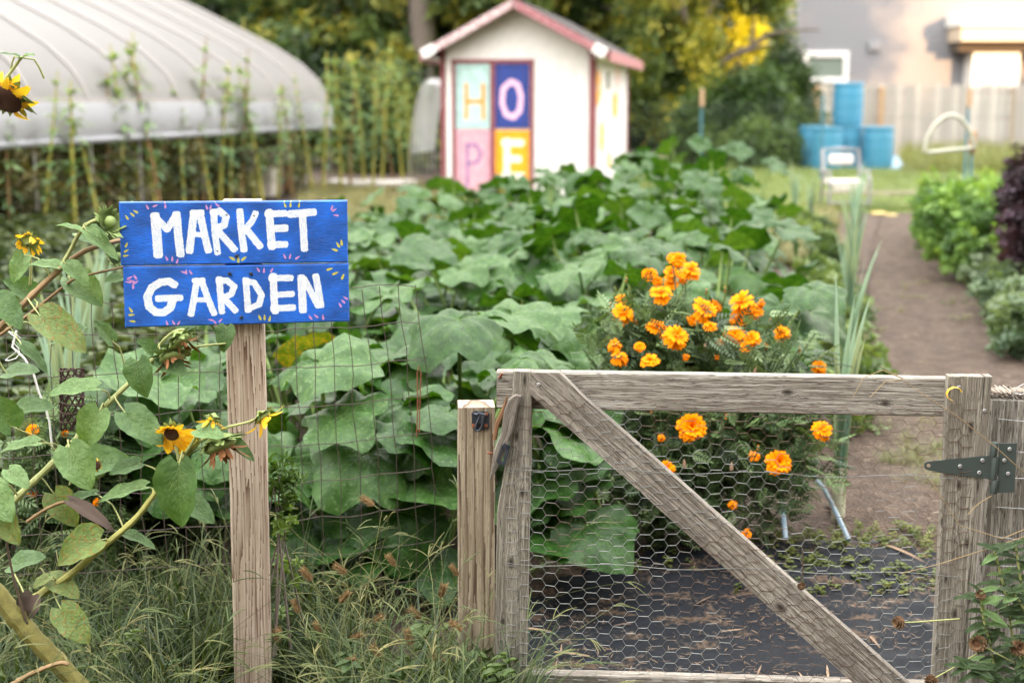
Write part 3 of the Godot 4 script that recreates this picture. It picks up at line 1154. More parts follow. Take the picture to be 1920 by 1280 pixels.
func bush(called: String, label: String, category: String, at: Vector3, blobs: Array, n: int, cols: Array, seed_: int, spray: Mesh, size := 1.0, gap := -0.3, group := "") -> Node3D:
	var o := thing(called, label, category, Transform3D(Basis(), at), group)
	var s := Shape.new()
	for k in 7:
		var bl: Array = blobs[k % blobs.size()]
		s.line(Vector3(rnd(-.1, .1), 0, rnd(-.1, .1)), bl[0] + rvec() * bl[1] * 0.4, 0.010 * size, 0.004 * size, 5)
	part("stems", s.mesh(), M.bark, o)
	crown(o, "foliage", spray, blobs, n, cols, seed_, size, gap)
	return o


# ------------------------------------------------------------------ trees and shrubs behind
func build_trees() -> void:
	var big := leaf_spray(18, 0.20, 0.36, 0.5)
	var small := leaf_spray(18, 0.15, 0.30, 0.45)
	var needle := leaf_spray(26, 0.14, 0.30, 0.22)
	var dark := [Color(0.018, 0.036, 0.015), Color(0.05, 0.09, 0.033), Color(0.11, 0.17, 0.06), Color(0.25, 0.28, 0.07)]
	var mid := [Color(0.025, 0.05, 0.016), Color(0.08, 0.135, 0.04), Color(0.17, 0.24, 0.065), Color(0.40, 0.36, 0.06)]
	var warm := [Color(0.028, 0.052, 0.014), Color(0.10, 0.15, 0.028), Color(0.23, 0.28, 0.05), Color(0.55, 0.47, 0.06)]
	var yellow := [Color(0.30, 0.30, 0.015), Color(0.55, 0.52, 0.02), Color(0.66, 0.62, 0.03)]
	var e := func(x: float, y: float, z: float, rx: float, ry: float, rz: float) -> Array:
		return [Vector3(x, y, z), Vector3(rx, ry, rz)]
	tree("broadleaf_tree", "dark dense tree just beyond the end of the plastic tunnel", spot(455, 300, 33) * Vector3(1, 0, 1), 2.6, 0.22, [e.call(0, 4.2, 0, 2.6, 2.6, 2.2), e.call(-1.2, 2.4, 0.6, 2.0, 1.7, 1.8), e.call(1.4, 2.2, 0.8, 1.6, 1.6, 1.5)], 2600, dark, 3, big)
	tree("broadleaf_tree", "leafy tree with pale glints between tunnel and grey trunk", spot(640, 300, 31) * Vector3(1, 0, 1), 2.4, 0.2, [e.call(0, 3.6, 0, 2.0, 2.4, 1.8), e.call(-0.9, 1.7, 0.9, 1.6, 1.5, 1.4), e.call(0.9, 1.6, 0.7, 1.3, 1.4, 1.3)], 2200, mid, 4, big)
	tree("tall_tree", "tall tree with thick grey trunk standing behind the shed's tunnel side", spot(790, 300, 30) * Vector3(1, 0, 1), 7.5, 0.30, [e.call(0, 8.5, 0, 3.6, 2.6, 3.0), e.call(1.6, 4.0, 0.5, 1.3, 1.3, 1.2)], 2200, mid, 5, big)
	tree("broadleaf_tree", "green tree directly behind the shed roof", spot(1060, 300, 33) * Vector3(1, 0, 1), 2.6, 0.2, [e.call(0, 4.6, 0, 3.0, 2.2, 2.0), e.call(-1.6, 3.0, 0.4, 1.8, 1.6, 1.6), e.call(1.6, 2.9, 0.4, 1.7, 1.8, 1.6)], 2500, mid, 6, big)
	var m := tree("maple_tree", "yellow-green maple with drooping boughs beside the shed", spot(1300, 300, 31) * Vector3(1, 0, 1), 3.0, 0.2, [e.call(-0.5, 4.6, 0, 2.2, 1.5, 1.6), e.call(-0.9, 2.3, 0.6, 1.0, 1.5, 1.1), e.call(1.4, 3.7, 0.2, 0.7, 0.5, 0.8), e.call(-0.3, 1.3, 0.7, 1.0, 0.8, 1.0), e.call(-0.2, 2.6, 0.4, 0.4, 0.6, 0.5)], 2400, warm, 7, small)
	var y := tree("yellow_tree", "sunlit yellow tree glowing between the maple and the grey house", spot(1358, 300, 39.5) * Vector3(1, 0, 1), 1.6, 0.10, [e.call(0.35, 3.1, 0, 0.5, 1.0, 0.5), e.call(-0.15, 2.3, 0, 0.85, 0.5, 0.5)], 520, yellow, 8, big, 1.0, -0.5)
	var left := thing("woodland_belt", "belt of woodland along the garden's far side behind the tunnel", "woodland", Transform3D(Basis(), Vector3(-18.5, 0, -10)))
	left.set_meta("kind", "stuff")
	var lb := []
	for k in 12:
		lb.append(e.call(rnd(-1, 1), rnd(2.5, 8.0), -15.0 + k * 2.6, 2.6, 3.4, 2.4))
	crown(left, "foliage", leaf_spray(16, 0.5, 1.0, 0.6), lb, 1500, dark, 14, 1.0, -0.4)
	bush("tall_shrub", "dark round shrub standing before the corner of the grey house", "shrub", spot(1462, 290, 31) * Vector3(1, 0, 1), [e.call(0.1, 1.4, 0, 0.62, 0.95, 0.7), e.call(0.1, 0.7, 0.2, 0.85, 0.8, 0.8)], 800, [Color(0.015, 0.035, 0.01), Color(0.045, 0.085, 0.02), Color(0.09, 0.15, 0.03)], 9, small, 0.9)
	bush("shrub", "green shrub under the maple by the blue-tipped fence post", "shrub", spot(1345, 300, 29) * Vector3(1, 0, 1), [e.call(0, 0.7, 0, 1.1, 0.8, 0.7), e.call(0.7, 1.1, 0, 0.8, 0.9, 0.7)], 900, [Color(0.02, 0.045, 0.012), Color(0.05, 0.10, 0.025), Color(0.11, 0.17, 0.04)], 10, small, 0.9)
	bush("shrub", "low bright shrub between the maple and the blue barrels", "shrub", spot(1425, 305, 28) * Vector3(1, 0, 1), [e.call(0, 0.4, 0, 0.8, 0.5, 0.5)], 420, [Color(0.04, 0.08, 0.02), Color(0.10, 0.17, 0.03), Color(0.16, 0.22, 0.05)], 11, small, 0.8)
	bush("shrub", "dark shrub filling the gap behind the stalks beside the shed", "shrub", spot(720, 300, 27.5) * Vector3(1, 0, 1), [e.call(0, 0.9, 0, 1.2, 1.1, 0.7)], 700, dark, 12, small, 0.9)
	# a belt of woodland behind them all, one mass
	var belt := thing("woodland_belt", "deep green belt of woodland closing the view behind the trees", "woodland", Transform3D(Basis(), Vector3(0, 0, -41)))
	belt.set_meta("kind", "stuff")
	var blobs := []
	for k in 16:
		blobs.append(e.call(-13.5 + k * 1.35, rnd(1.6, 4.6), rnd(-1, 1), 1.6, 2.6, 1.4))
	crown(belt, "foliage", big, blobs, 5200, dark, 13, 1.25, -0.25)
	# tall trees beyond the frame, between the low sun and the garden: they shade it and dapple the house
	var shade := leaf_spray(16, 0.62, 1.2, 0.6)
	for k in 5:
		var q := Vector3(4.0 + k * 4.2, 0, 13.6 - k * 1.96)
		tree("shade_tree", "tall dense shade tree beyond the garden, " + ordinal(k) + " of its row", q, 5.0, 0.4, [e.call(0, 11.0, 0, 4.6, 5.5, 4.6), e.call(0.5, 5.0, 0.5, 4.4, 5.0, 4.4), e.call(-2.5, 3.4, 2.5, 3.0, 3.2, 3.0)], 1500, dark, 40 + k, shade, 1.0, -0.45, "shade trees in a row outside the garden")
	tree("shade_tree", "low broad shade tree beyond the garden, nearer of the two lower ones", Vector3(27.7, 0, 2.5), 3.0, 0.3, [e.call(0, 6.2, 0, 4.3, 4.2, 4.3), e.call(0, 2.8, 0, 4.2, 2.8, 4.2)], 1100, dark, 50, shade, 1.0, -0.42, "shade trees in a row outside the garden")
	tree("shade_tree", "low broad shade tree beyond the garden, farther of the two lower ones", Vector3(34.5, 0, -0.6), 3.0, 0.3, [e.call(0, 6.0, 0, 4.0, 4.0, 4.0), e.call(0, 2.8, 0, 4.2, 2.8, 4.2)], 900, dark, 51, shade, 1.0, -0.42, "shade trees in a row outside the garden")
	tree("shade_tree", "dense shade tree behind the lane on the tunnel's side", Vector3(-4.5, 0, 16.5), 4.0, 0.35, [e.call(0, 9.0, 0, 5.0, 5.5, 4.6), e.call(0, 4.0, 0, 4.6, 4.0, 4.4)], 1300, dark, 52, shade, 1.0, -0.45, "shade trees in a row outside the garden")
	tree("shade_tree", "slim tall shade tree standing above the two lower ones of the row", Vector3(30.0, 0, 1.4), 7.0, 0.25, [e.call(-0.4, 12.6, 0.2, 1.9, 4.2, 1.9), e.call(0.0, 8.0, 0.3, 1.8, 3.0, 1.8)], 300, dark, 49, shade, 0.6, -0.06, "shade trees in a row outside the garden")


# ------------------------------------------------------------------ house, fence and barrels at the back
func build_house() -> void:
	var o := thing("grey_house", "grey clapboard house dappled with low sun behind the picket fence", "house", Transform3D(Basis(), Vector3(0, 0, 0)))
	var c0 := spot(1491, 300, 42)
	var x0 := c0.x
	var x1 := 19.0
	var s := Shape.new()
	s.box(Vector3(x1 - x0, 7.4, 9.0), Transform3D(Basis(), Vector3((x0 + x1) / 2, 3.7, -42.02 - 4.5)))
	part("wall", s.mesh(), M.siding, o)
	s = Shape.new()
	for k in 62:   # lapped boards: the lower edge of each stands out from the one below
		var y := 0.1 + k * 0.115
		s.face(Vector3(x0, y, -41.985), Vector3(x1, y, -41.985), Vector3(x1, y + 0.12, -42.005), Vector3(x0, y + 0.12, -42.005))
		s.face(Vector3(x0, y, -42.01), Vector3(x1, y, -42.01), Vector3(x1, y, -41.985), Vector3(x0, y, -41.985))
		s.face(Vector3(x0 - 0.035, y, -51.0), Vector3(x0 - 0.035, y, -42.0), Vector3(x0 - 0.005, y + 0.12, -42.0), Vector3(x0 - 0.005, y + 0.12, -51.0))
	var sd := part("siding", s.mesh(), M.siding, o)
	sd.set_meta("kind", "stuff")
	s = Shape.new()
	s.box(Vector3(0.12, 7.4, 0.12), Transform3D(Basis(), Vector3(x0 - 0.01, 3.7, -41.99)), 0.01)
	part("corner_board", s.mesh(), M.siding_trim, o)
	s = Shape.new()
	s.prism(PackedVector2Array([Vector2(x0 - 0.5, 7.4), Vector2(x1, 7.4), Vector2(x1, 10.2), Vector2(x0 + 3.0, 10.2)]), 10.0, Transform3D(Basis(), Vector3(0, 0, -51.5)))
	part("roof", s.mesh(), M.roof_felt, o)
	# window: frame, two sashes with panes
	var wa := spot(1508, 96, 41.95)
	var wb := spot(1588, 208, 41.95)
	var w := wb.x - wa.x
	var h := wa.y - wb.y
	var mid := (wa + wb) / 2
	var wn := Node3D.new()
	wn.name = "window"
	wn.position = Vector3(mid.x, mid.y, -41.98)
	o.add_child(wn, true)
	s = Shape.new()
	for k in [-1.0, 1.0]:
		s.box(Vector3(0.15, h, 0.1), Transform3D(Basis(), Vector3(k * (w / 2 - 0.075), 0, 0.03)), 0.01)
	s.box(Vector3(w - 0.30, 0.17, 0.1), Transform3D(Basis(), Vector3(0, h / 2 - 0.085, 0.03)), 0.01)
	s.box(Vector3(w - 0.30, 0.14, 0.13), Transform3D(Basis(), Vector3(0, -h / 2 + 0.07, 0.035)), 0.01)
	s.box(Vector3(w - 0.30, 0.15, 0.07), Transform3D(Basis(), Vector3(0, 0.02 * h, 0.02)), 0.01)
	part("frame", s.mesh(), M.white_trim, wn)
	for k in [-1.0, 1.0]:
		s = Shape.new()
		s.box(Vector3(w - 0.32, h / 2 - 0.22, 0.02), Transform3D(Basis(), Vector3(0, k * (h / 4 - 0.02) + 0.01 * h, 0.006)))
		part("pane", s.mesh(), M.house_pane, wn)
	s = Shape.new()
	var v0 := spot(1640, 86, 41.95)
	s.box(Vector3(0.35, 0.28, 0.09), Transform3D(Basis(), v0), 0.02)
	part("wall_vent", s.mesh(), M.siding_trim, o)
	# bay with a deep white eave
	var ea := spot(1803, 24, 40.6)
	var eb := spot(1803, 48, 40.6)
	s = Shape.new()
	s.box(Vector3(6.0, ea.y - eb.y, 1.5), Transform3D(Basis(), Vector3(ea.x + 3.0, (ea.y + eb.y) / 2, -41.35)), 0.02)
	part("fascia", s.mesh(), M.white_trim, o)
	var ec := spot(1806, 78, 40.7)
	s = Shape.new()
	s.box(Vector3(5.9, eb.y - ec.y - 0.01, 1.3), Transform3D(Basis(), Vector3(ea.x + 3.02, (eb.y + ec.y) / 2, -41.35)), 0.02)
	part("eave_board", s.mesh(), M.cream_trim, o)
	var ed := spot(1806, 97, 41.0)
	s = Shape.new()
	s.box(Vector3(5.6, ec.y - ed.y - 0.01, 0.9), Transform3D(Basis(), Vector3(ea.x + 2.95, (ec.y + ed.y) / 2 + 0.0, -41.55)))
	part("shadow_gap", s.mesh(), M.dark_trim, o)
	var ef := spot(1826, 97, 41.2)
	s = Shape.new()
	s.box(Vector3(1.35, ed.y - 0.0, 0.8), Transform3D(Basis(), Vector3(ef.x + 0.67, ed.y / 2, -41.6)), 0.02)
	part("bay_wall", s.mesh(), M.white_trim, o)
	s = Shape.new()
	s.box(Vector3(0.75, 1.1, 0.04), Transform3D(Basis(), Vector3(ef.x + 0.68, ed.y - 0.85, -41.19)))
	part("bay_window", s.mesh(), M.pale_blind, o)

	# picket fence in front of it
	var f := thing("picket_fence", "weathered grey picket fence between the barrels and the house", "fence", Transform3D(Basis(), Vector3(0, 0, -35.2)))
	var l := spot(1512, 156, 35.2)
	var tops := l.y
	var pk := Shape.new()
	pk.prism(PackedVector2Array([Vector2(-0.066, 0), Vector2(0.066, 0), Vector2(0.066, tops - 0.09), Vector2(0.03, tops), Vector2(-0.03, tops), Vector2(-0.066, tops - 0.09)]), 0.018)
	var pm := pk.mesh()
	for k in 46:
		var pt := part("picket", pm, M.picket if k % 3 else M.picket_pale, f, Transform3D(Basis(Vector3(0, 0, 1), rnd(-0.008, 0.008)), Vector3(l.x + k * 0.153, rnd(-0.015, 0.015), rnd(0, 0.004))))
	s = Shape.new()
	for k in 3:
		s.box(Vector3(7.2, 0.09, 0.04), Transform3D(Basis(), Vector3(l.x + 3.5, 0.3 + k * 0.62, -0.03)))
	part("fence_rail", s.mesh(), M.picket, f)
	for q in [1655, 1902, 1532]:
		var a := spot(q, 165, 35.1)
		s = Shape.new()
		s.box(Vector3(0.13, tops - 0.08, 0.1), Transform3D(Basis(), Vector3(a.x, (tops - 0.08) / 2, 0.07)), 0.008)
		part("fence_post", s.mesh(), M.orange_wood if q != 1902 else M.grey_wood_plain, f)

	# blue plastic barrels
	var r := 0.29
	var bh := 0.835
	var prof: Array = [Vector2(0, 0), Vector2(r * 0.9, 0), Vector2(r * 0.97, 0.03), Vector2(r * 0.97, 0.16), Vector2(r, 0.20), Vector2(r, 0.30), Vector2(r * 0.985, 0.32), Vector2(r, 0.34), Vector2(r * 1.01, 0.45), Vector2(r, 0.56), Vector2(r * 0.985, 0.58), Vector2(r, 0.60), Vector2(r, 0.70), Vector2(r * 0.96, 0.76), Vector2(r * 0.95, 0.84), Vector2(r * 0.99, 0.85), Vector2(r * 0.99, 0.89), Vector2(r * 0.93, 0.9), Vector2(r * 0.9, 0.875), Vector2(0, 0.87)]
	for k in prof.size():
		prof[k].y *= bh / 0.9
	s = Shape.new()
	s.lathe(prof, 28)
	var body := s.mesh()
	s = Shape.new()
	s.lathe([Vector2(0.035, 0), Vector2(0.035, 0.02), Vector2(0, 0.02)], 10)
	var bung := s.mesh()
	var names := ["blue plastic barrel at the end nearest the shrubs, half hidden behind another", "blue barrel on the grass between the hidden one and the stack", "blue barrel at the bottom of the stack of two", "blue barrel on top of the stack", "blue barrel beside the crumpled tarpaulin"]
	var px := [[1524, 316, 28.4, 0], [1551, 319, 27.4, 0], [1590, 316, 28.0, 0], [1587, 0, 28.0, 1], [1646, 315, 27.6, 0]]
	for k in 5:
		var a := spot(px[k][0], 300, px[k][2])
		var b := thing("barrel", names[k], "barrel", Transform3D(Basis(Vector3.UP, k * 1.3), Vector3(a.x, bh * px[k][3], a.z)), "blue plastic barrels by the fence")
		part("drum", body, M.barrel, b)
		for e in [-1, 1]:
			part("bung", bung, M.barrel, b, Transform3D(Basis(), Vector3(e * 0.16, 0.805, 0)))
	# pale blue tarpaulin crumpled at the foot of the barrels
	var fn := FastNoiseLite.new()
	fn.seed = 5
	fn.frequency = 1.6
	s = Shape.new()
	var ta := on_ground(1655, 318)
	s.grid(26, 16, func(u: float, v: float) -> Vector3:
		var q := Vector2(u - 0.5, v - 0.5) * 2.0
		var k := clampf(1.0 - q.length(), 0, 1)
		return Vector3(q.x * 0.55, 0.01 + 0.55 * pow(k, 0.8) * (0.45 + 0.8 * absf(fn.get_noise_2d(q.x * 1.6, q.y * 1.6))), -q.y * 0.45 + 0.1 * fn.get_noise_2d(q.x * 3, q.y * 3)))
	single("tarpaulin", s.mesh(), M.tarp, "pale blue crumpled tarpaulin on the grass by the barrels", "tarpaulin", "", "", Transform3D(Basis(), ta))
	build_back_fence()


func build_back_fence() -> void:
	var o := thing("back_wire_fence", "thin green wire fence on slim posts across the back of the garden", "fence", Transform3D(Basis(), Vector3(0, 0, 0)))
	var a := spot(1150, 300, 25.5)
	var b := spot(1960, 300, 23.0)
	var s := Shape.new()
	for j in 13:
		var y := 0.08 + j * 0.1
		s.line(Vector3(a.x, y, a.z), Vector3(b.x, y, b.z), 0.0018, 0.0018, 4)
	for k in 75:
		var q := a.lerp(b, k / 74.0)
		s.line(Vector3(q.x, 0.02, q.z), Vector3(q.x, 1.28, q.z), 0.0018, 0.0018, 4)
	var wm := part("wire_mesh", s.mesh(), M.green_wire, o)
	wm.set_meta("kind", "stuff")
	for e in [[1327, 0], [1822, 1], [1560, 2]]:
		var q := a.lerp(b, (e[0] - 1150) / 810.0)
		var lift := 1.42
		s = Shape.new()
		s.box(Vector3(0.035, lift, 0.035), Transform3D(Basis(), Vector3(q.x, lift / 2, q.z + 0.04)))
		var p := part("post", s.mesh(), M.post_blue, o)
		if e[1] < 2:
			s = Shape.new()
			s.box(Vector3(0.07, 0.30, 0.06), Transform3D(Basis(), Vector3(q.x, lift - 0.05, q.z + 0.08)), 0.01)
			part("post_cap", s.mesh(), M.orange_wood, p)
	# pale hoop that hangs on the fence
	s = Shape.new()
	var h := PackedVector3Array()
	var z := 14.0
	for e in [Vector2(1733, 283), Vector2(1740, 258), Vector2(1754, 234), Vector2(1772, 219), Vector2(1786, 216), Vector2(1802, 222), Vector2(1816, 240), Vector2(1825, 262), Vector2(1829, 275), Vector2(1822, 278), Vector2(1780, 282), Vector2(1745, 286)]:
		h.append(spot(e.x, e.y, z))
	s.tube(h, PackedFloat32Array([0.021]), 8, true)
	var k := thing("plastic_hoop", "pale arched plastic hoop held up above the green basil row", "hoop", Transform3D())
	part("tube", s.mesh(), M.clear_tube, k)
	s = Shape.new()
	var sb := spot(1824, 270, z + 0.05)
	s.line(Vector3(sb.x, 0, sb.z), sb + Vector3(0, 0.1, 0), 0.014, 0.014, 6)
	part("stake", s.mesh(), M.post_blue, k)
	s = Shape.new()
	s.box(Vector3(0.07, 0.22, 0.06), Transform3D(Basis(), sb + Vector3(0, 0.02, 0)), 0.01)
	part("stake_cap", s.mesh(), M.orange_wood, k)


# ------------------------------------------------------------------ painted shed
func panel_face(called: String, ground: Color, ink: Color, strokes: Array, wide: float, seed_: int, border: Color) -> StandardMaterial3D:
	var w := 144
	var h := 232
	var nb := noise_bytes(seed_, w, h, 0.05, 64, 96, 3)
	var px := PackedByteArray()
	px.resize(w * h * 3)
	for y in h:
		for x in w:
			var o := y * w + x
			var k := 0.93 + 0.14 * nb[o] / 255.0
			var g := ground
			if (x < 14 or x > w - 15 or y < 12 or y > h - 13):
				g = border
			elif x < 18 or x > w - 19 or y < 16 or y > h - 17:
				k *= 0.86
			px[o * 3] = int(clampf(g.r * k, 0, 1) * 255)
			px[o * 3 + 1] = int(clampf(g.g * k, 0, 1) * 255)
			px[o * 3 + 2] = int(clampf(g.b * k, 0, 1) * 255)
	for k in strokes.size():
		var q := []
		for p in strokes[k]:
			q.append(Vector2(p.x * w, p.y * h))
		stroke(px, w, h, q, wide, ink, seed_ + k, 1.0)
	var m := paint(called, Color(1, 1, 1), 0.6)
	m.albedo_texture = tex(w, h, px)
	return m


func build_shed() -> void:
	var yaw := 9.5
	var wd := 2.16
	var dp := 5.4
	var x := facing(-yaw, on_ground(1112, 363))     # its front corner on the path side
	x.origin = spot(1112, 363, 20.0)
	x.origin.y = 0
	var o := thing("shed", "small white shed with dark red trim and letters painted on its door", "shed", x)
	# local axes: the front lies in z = 0 from x = -wd to 0, the shed runs back along -z
	var wall_h := 2.08
	var peak := 2.66
	var s := Shape.new()
	s.prism(PackedVector2Array([Vector2(-wd, 0), Vector2(0, 0), Vector2(0, wall_h), Vector2(-wd / 2, peak - 0.06), Vector2(-wd, wall_h)]), 0.04, Transform3D(Basis(), Vector3(0, 0, -0.04)))
	part("front_wall", s.mesh(), M.shed_white, o)
	s = Shape.new()
	s.prism(PackedVector2Array([Vector2(-wd, 0), Vector2(0, 0), Vector2(0, wall_h), Vector2(-wd / 2, peak - 0.06), Vector2(-wd, wall_h)]), 0.04, Transform3D(Basis(), Vector3(0, 0, -dp)))
	part("rear_wall", s.mesh(), M.shed_white, o)
	s = Shape.new()
	s.box(Vector3(0.04, wall_h, dp - 0.08), Transform3D(Basis(), Vector3(-wd + 0.02, wall_h / 2, -dp / 2)))
	part("side_wall", s.mesh(), M.shed_white, o)
	s = Shape.new()
	s.box(Vector3(0.04, wall_h, dp - 0.08), Transform3D(Basis(), Vector3(-0.02, wall_h / 2, -dp / 2)))
	part("side_wall", s.mesh(), M.shed_side, o)
	s = Shape.new()
	for k in 11:
		s.box(Vector3(0.012, wall_h - 0.1, 0.006), Transform3D(Basis(), Vector3(-wd + 0.1 + k * 0.195, wall_h / 2, 0.003)))
	part("batten", s.mesh(), M.shed_white, o).set_meta("kind", "stuff")
	# corner boards
	for e in [[-wd + 0.025, 0.012, M.shed_red], [-wd + 0.13, 0.010, M.shed_white], [-0.03, 0.012, M.shed_red], [0.012, -0.09, M.shed_red], [0.010, -dp + 0.05, M.shed_red]]:
		s = Shape.new()
		var side: bool = e[0] > 0
		s.box(Vector3(0.025 if side else (0.07 if e[2] == M.shed_red else 0.11), wall_h - 0.03, 0.08 if side else 0.025), Transform3D(Basis(), Vector3(e[0], wall_h / 2, e[1])), 0.004)
		part("corner_board", s.mesh(), e[2], o)
	# roof slabs with red verge boards, flaking to white
	for e in [-1.0, 1.0]:
		s = Shape.new()
		var run := wd / 2 + 0.24
		var pitch := atan2(peak - wall_h, wd / 2)
		var sl := run / cos(pitch)
		var t := Transform3D(Basis(Vector3(0, 0, 1), -e * pitch), Vector3(-wd / 2, peak + 0.03, -dp / 2 + 0.05)) * Transform3D(Basis(), Vector3(e * sl / 2, 0, 0))
		s.box(Vector3(sl, 0.035, dp + 0.5), t)
		part("roof", s.mesh(), M.roof_felt, o)
		s = Shape.new()
		t = Transform3D(Basis(Vector3(0, 0, 1), -e * pitch), Vector3(-wd / 2, peak + 0.03, 0.325)) * Transform3D(Basis(), Vector3(e * sl / 2, -0.055, 0))
		s.box(Vector3(sl, 0.105, 0.03), t, 0.004)
		part("verge_board", s.mesh(), M.shed_verge if e > 0 else M.shed_verge_worn, o)
		s = Shape.new()
		var ex: float = -wd / 2 + e * run
		s.box(Vector3(0.03, 0.15, dp + 0.44), Transform3D(Basis(), Vector3(ex, peak + 0.03 - run * tan(pitch) - 0.06, -dp / 2 + 0.05)), 0.004)
		part("eave_board", s.mesh(), M.shed_verge, o)
		s = Shape.new()
		s.box(Vector3(run - wd / 2 - 0.03, 0.015, dp + 0.4), Transform3D(Basis(), Vector3(ex - e * (run - wd / 2) / 2, peak + 0.03 - run * tan(pitch) - 0.08, -dp / 2 + 0.05)))
		part("soffit", s.mesh(), M.shed_white, o)
		s = Shape.new()
		s.box(Vector3(0.19, 0.14, 0.02), Transform3D(Basis(Vector3(0, 0, 1), -e * pitch), Vector3(ex - e * 0.13, peak - 0.03 - (run - 0.13) * tan(pitch), 0.345)), 0.004)
		part("eave_return", s.mesh(), M.shed_white, o)
	# the double door: four painted panels in a red frame
	var q0 := on_plane(850, 118, x, 0.01)
	var q1 := on_plane(997, 352, x, 0.01)
	var dx := q1.x - q0.x
	var top := q0.y
	s = Shape.new()
	for k in [0.0, 0.5, 1.0]:
		s.box(Vector3(0.055 if k != 0.5 else 0.075, top - 0.02, 0.03), Transform3D(Basis(), Vector3(q0.x + dx * k, top / 2, 0.014)), 0.004)
	s.box(Vector3(dx + 0.06, 0.06, 0.032), Transform3D(Basis(), Vector3(q0.x + dx / 2, top + 0.02, 0.0155)), 0.004)
	part("door_frame", s.mesh(), M.shed_red, o)
	var v := func(a: float, b: float) -> Vector2: return Vector2(a, b)
	var lower := top * 0.50
	var faces := [
		panel_face("panel_mint", Color(0.70, 0.82, 0.81), Color(0.90, 0.56, 0.05), [[v.call(0.30, 0.31), v.call(0.30, 0.84)], [v.call(0.80, 0.31), v.call(0.80, 0.84)], [v.call(0.30, 0.58), v.call(0.80, 0.58)]], 15, 101, Color(0.66, 0.80, 0.79)),
		panel_face("panel_navy", Color(0.15, 0.24, 0.55), Color(0.96, 0.76, 0.85), [[v.call(0.46, 0.27), v.call(0.66, 0.32), v.call(0.76, 0.50), v.call(0.72, 0.72), v.call(0.54, 0.82), v.call(0.32, 0.78), v.call(0.20, 0.60), v.call(0.24, 0.38), v.call(0.46, 0.27)]], 24, 111, Color(0.13, 0.21, 0.50)),
		panel_face("panel_pink", Color(0.85, 0.64, 0.69), Color(0.30, 0.27, 0.58), [[v.call(0.32, 0.22), v.call(0.32, 0.92)], [v.call(0.32, 0.24), v.call(0.60, 0.24), v.call(0.73, 0.38), v.call(0.62, 0.52), v.call(0.32, 0.54)]], 10, 121, Color(0.83, 0.61, 0.67)),
		panel_face("panel_orange", Color(0.95, 0.65, 0.08), Color(0.93, 0.93, 0.90), [[v.call(0.34, 0.16), v.call(0.34, 0.80)], [v.call(0.24, 0.20), v.call(0.80, 0.20)], [v.call(0.34, 0.46), v.call(0.72, 0.46)], [v.call(0.24, 0.74), v.call(0.82, 0.74)]], 28, 131, Color(0.94, 0.62, 0.06)),
	]
	for k in 4:
		var right := k % 2
		var low := k / 2
		s = Shape.new()
		var pw := dx / 2 - 0.075
		var ph := (top - lower - 0.03) if low == 0 else lower - 0.06
		var cx := q0.x + dx * (0.25 + 0.5 * right)
		var cy := (top + lower) / 2 if low == 0 else lower / 2 + 0.02
		s.box(Vector3(pw, ph, 0.02), Transform3D(Basis(), Vector3(cx, cy, 0.008)))
		s.face(Vector3(cx - pw / 2, cy - ph / 2, 0.0205), Vector3(cx + pw / 2, cy - ph / 2, 0.0205), Vector3(cx + pw / 2, cy + ph / 2, 0.0205), Vector3(cx - pw / 2, cy + ph / 2, 0.0205), Vector2(0, 1), Vector2(1, 1), Vector2(1, 0), Vector2(0, 0))
		var p := part("door_panel", s.mesh(), faces[k], o)
		p.set_meta("label", ["mint door panel with an orange H", "navy door panel with a pink O", "pink door panel with a purple P", "orange door panel with a white E"][k])
	# painted flowers and a small window on the side towards the path
	for e in [[0.5, 1.5, 0.42, 0.26, M.marker_orange], [1.1, 0.8, 0.35, 0.24, M.marker_orange], [3.1, 1.25, 0.5, 0.22, M.marker_orange], [2.2, 0.42, 0.3, 0.13, M.marker_orange], [3.5, 1.7, 0.4, 0.2, M.marker_pink], [1.9, 1.62, 0.16, 0.13, M.house_pane]]:
		s = Shape.new()
		if e[4] == M.house_pane:
			s.box(Vector3(0.01, e[3] * 2, e[2] * 2), Transform3D(Basis(), Vector3(0.006, e[1], -e[0])))
			part("side_window", s.mesh(), e[4], o)
			continue
		for k in 7:
			var a := TAU * k / 7
			s.lathe([Vector2(e[3] * 0.42, 0), Vector2(e[3] * 0.42, 0.004), Vector2(0, 0.004)], 8, Transform3D(Basis(Vector3(0, 0, 1), -PI / 2).scaled(Vector3(1, 1, e[2] / e[3])), Vector3(0.001 + 0.0003 * k, e[1] + sin(a) * e[3] * 0.6, -e[0] + cos(a) * e[2] * 0.6)))
		part("painted_flower", s.mesh(), e[4], o)


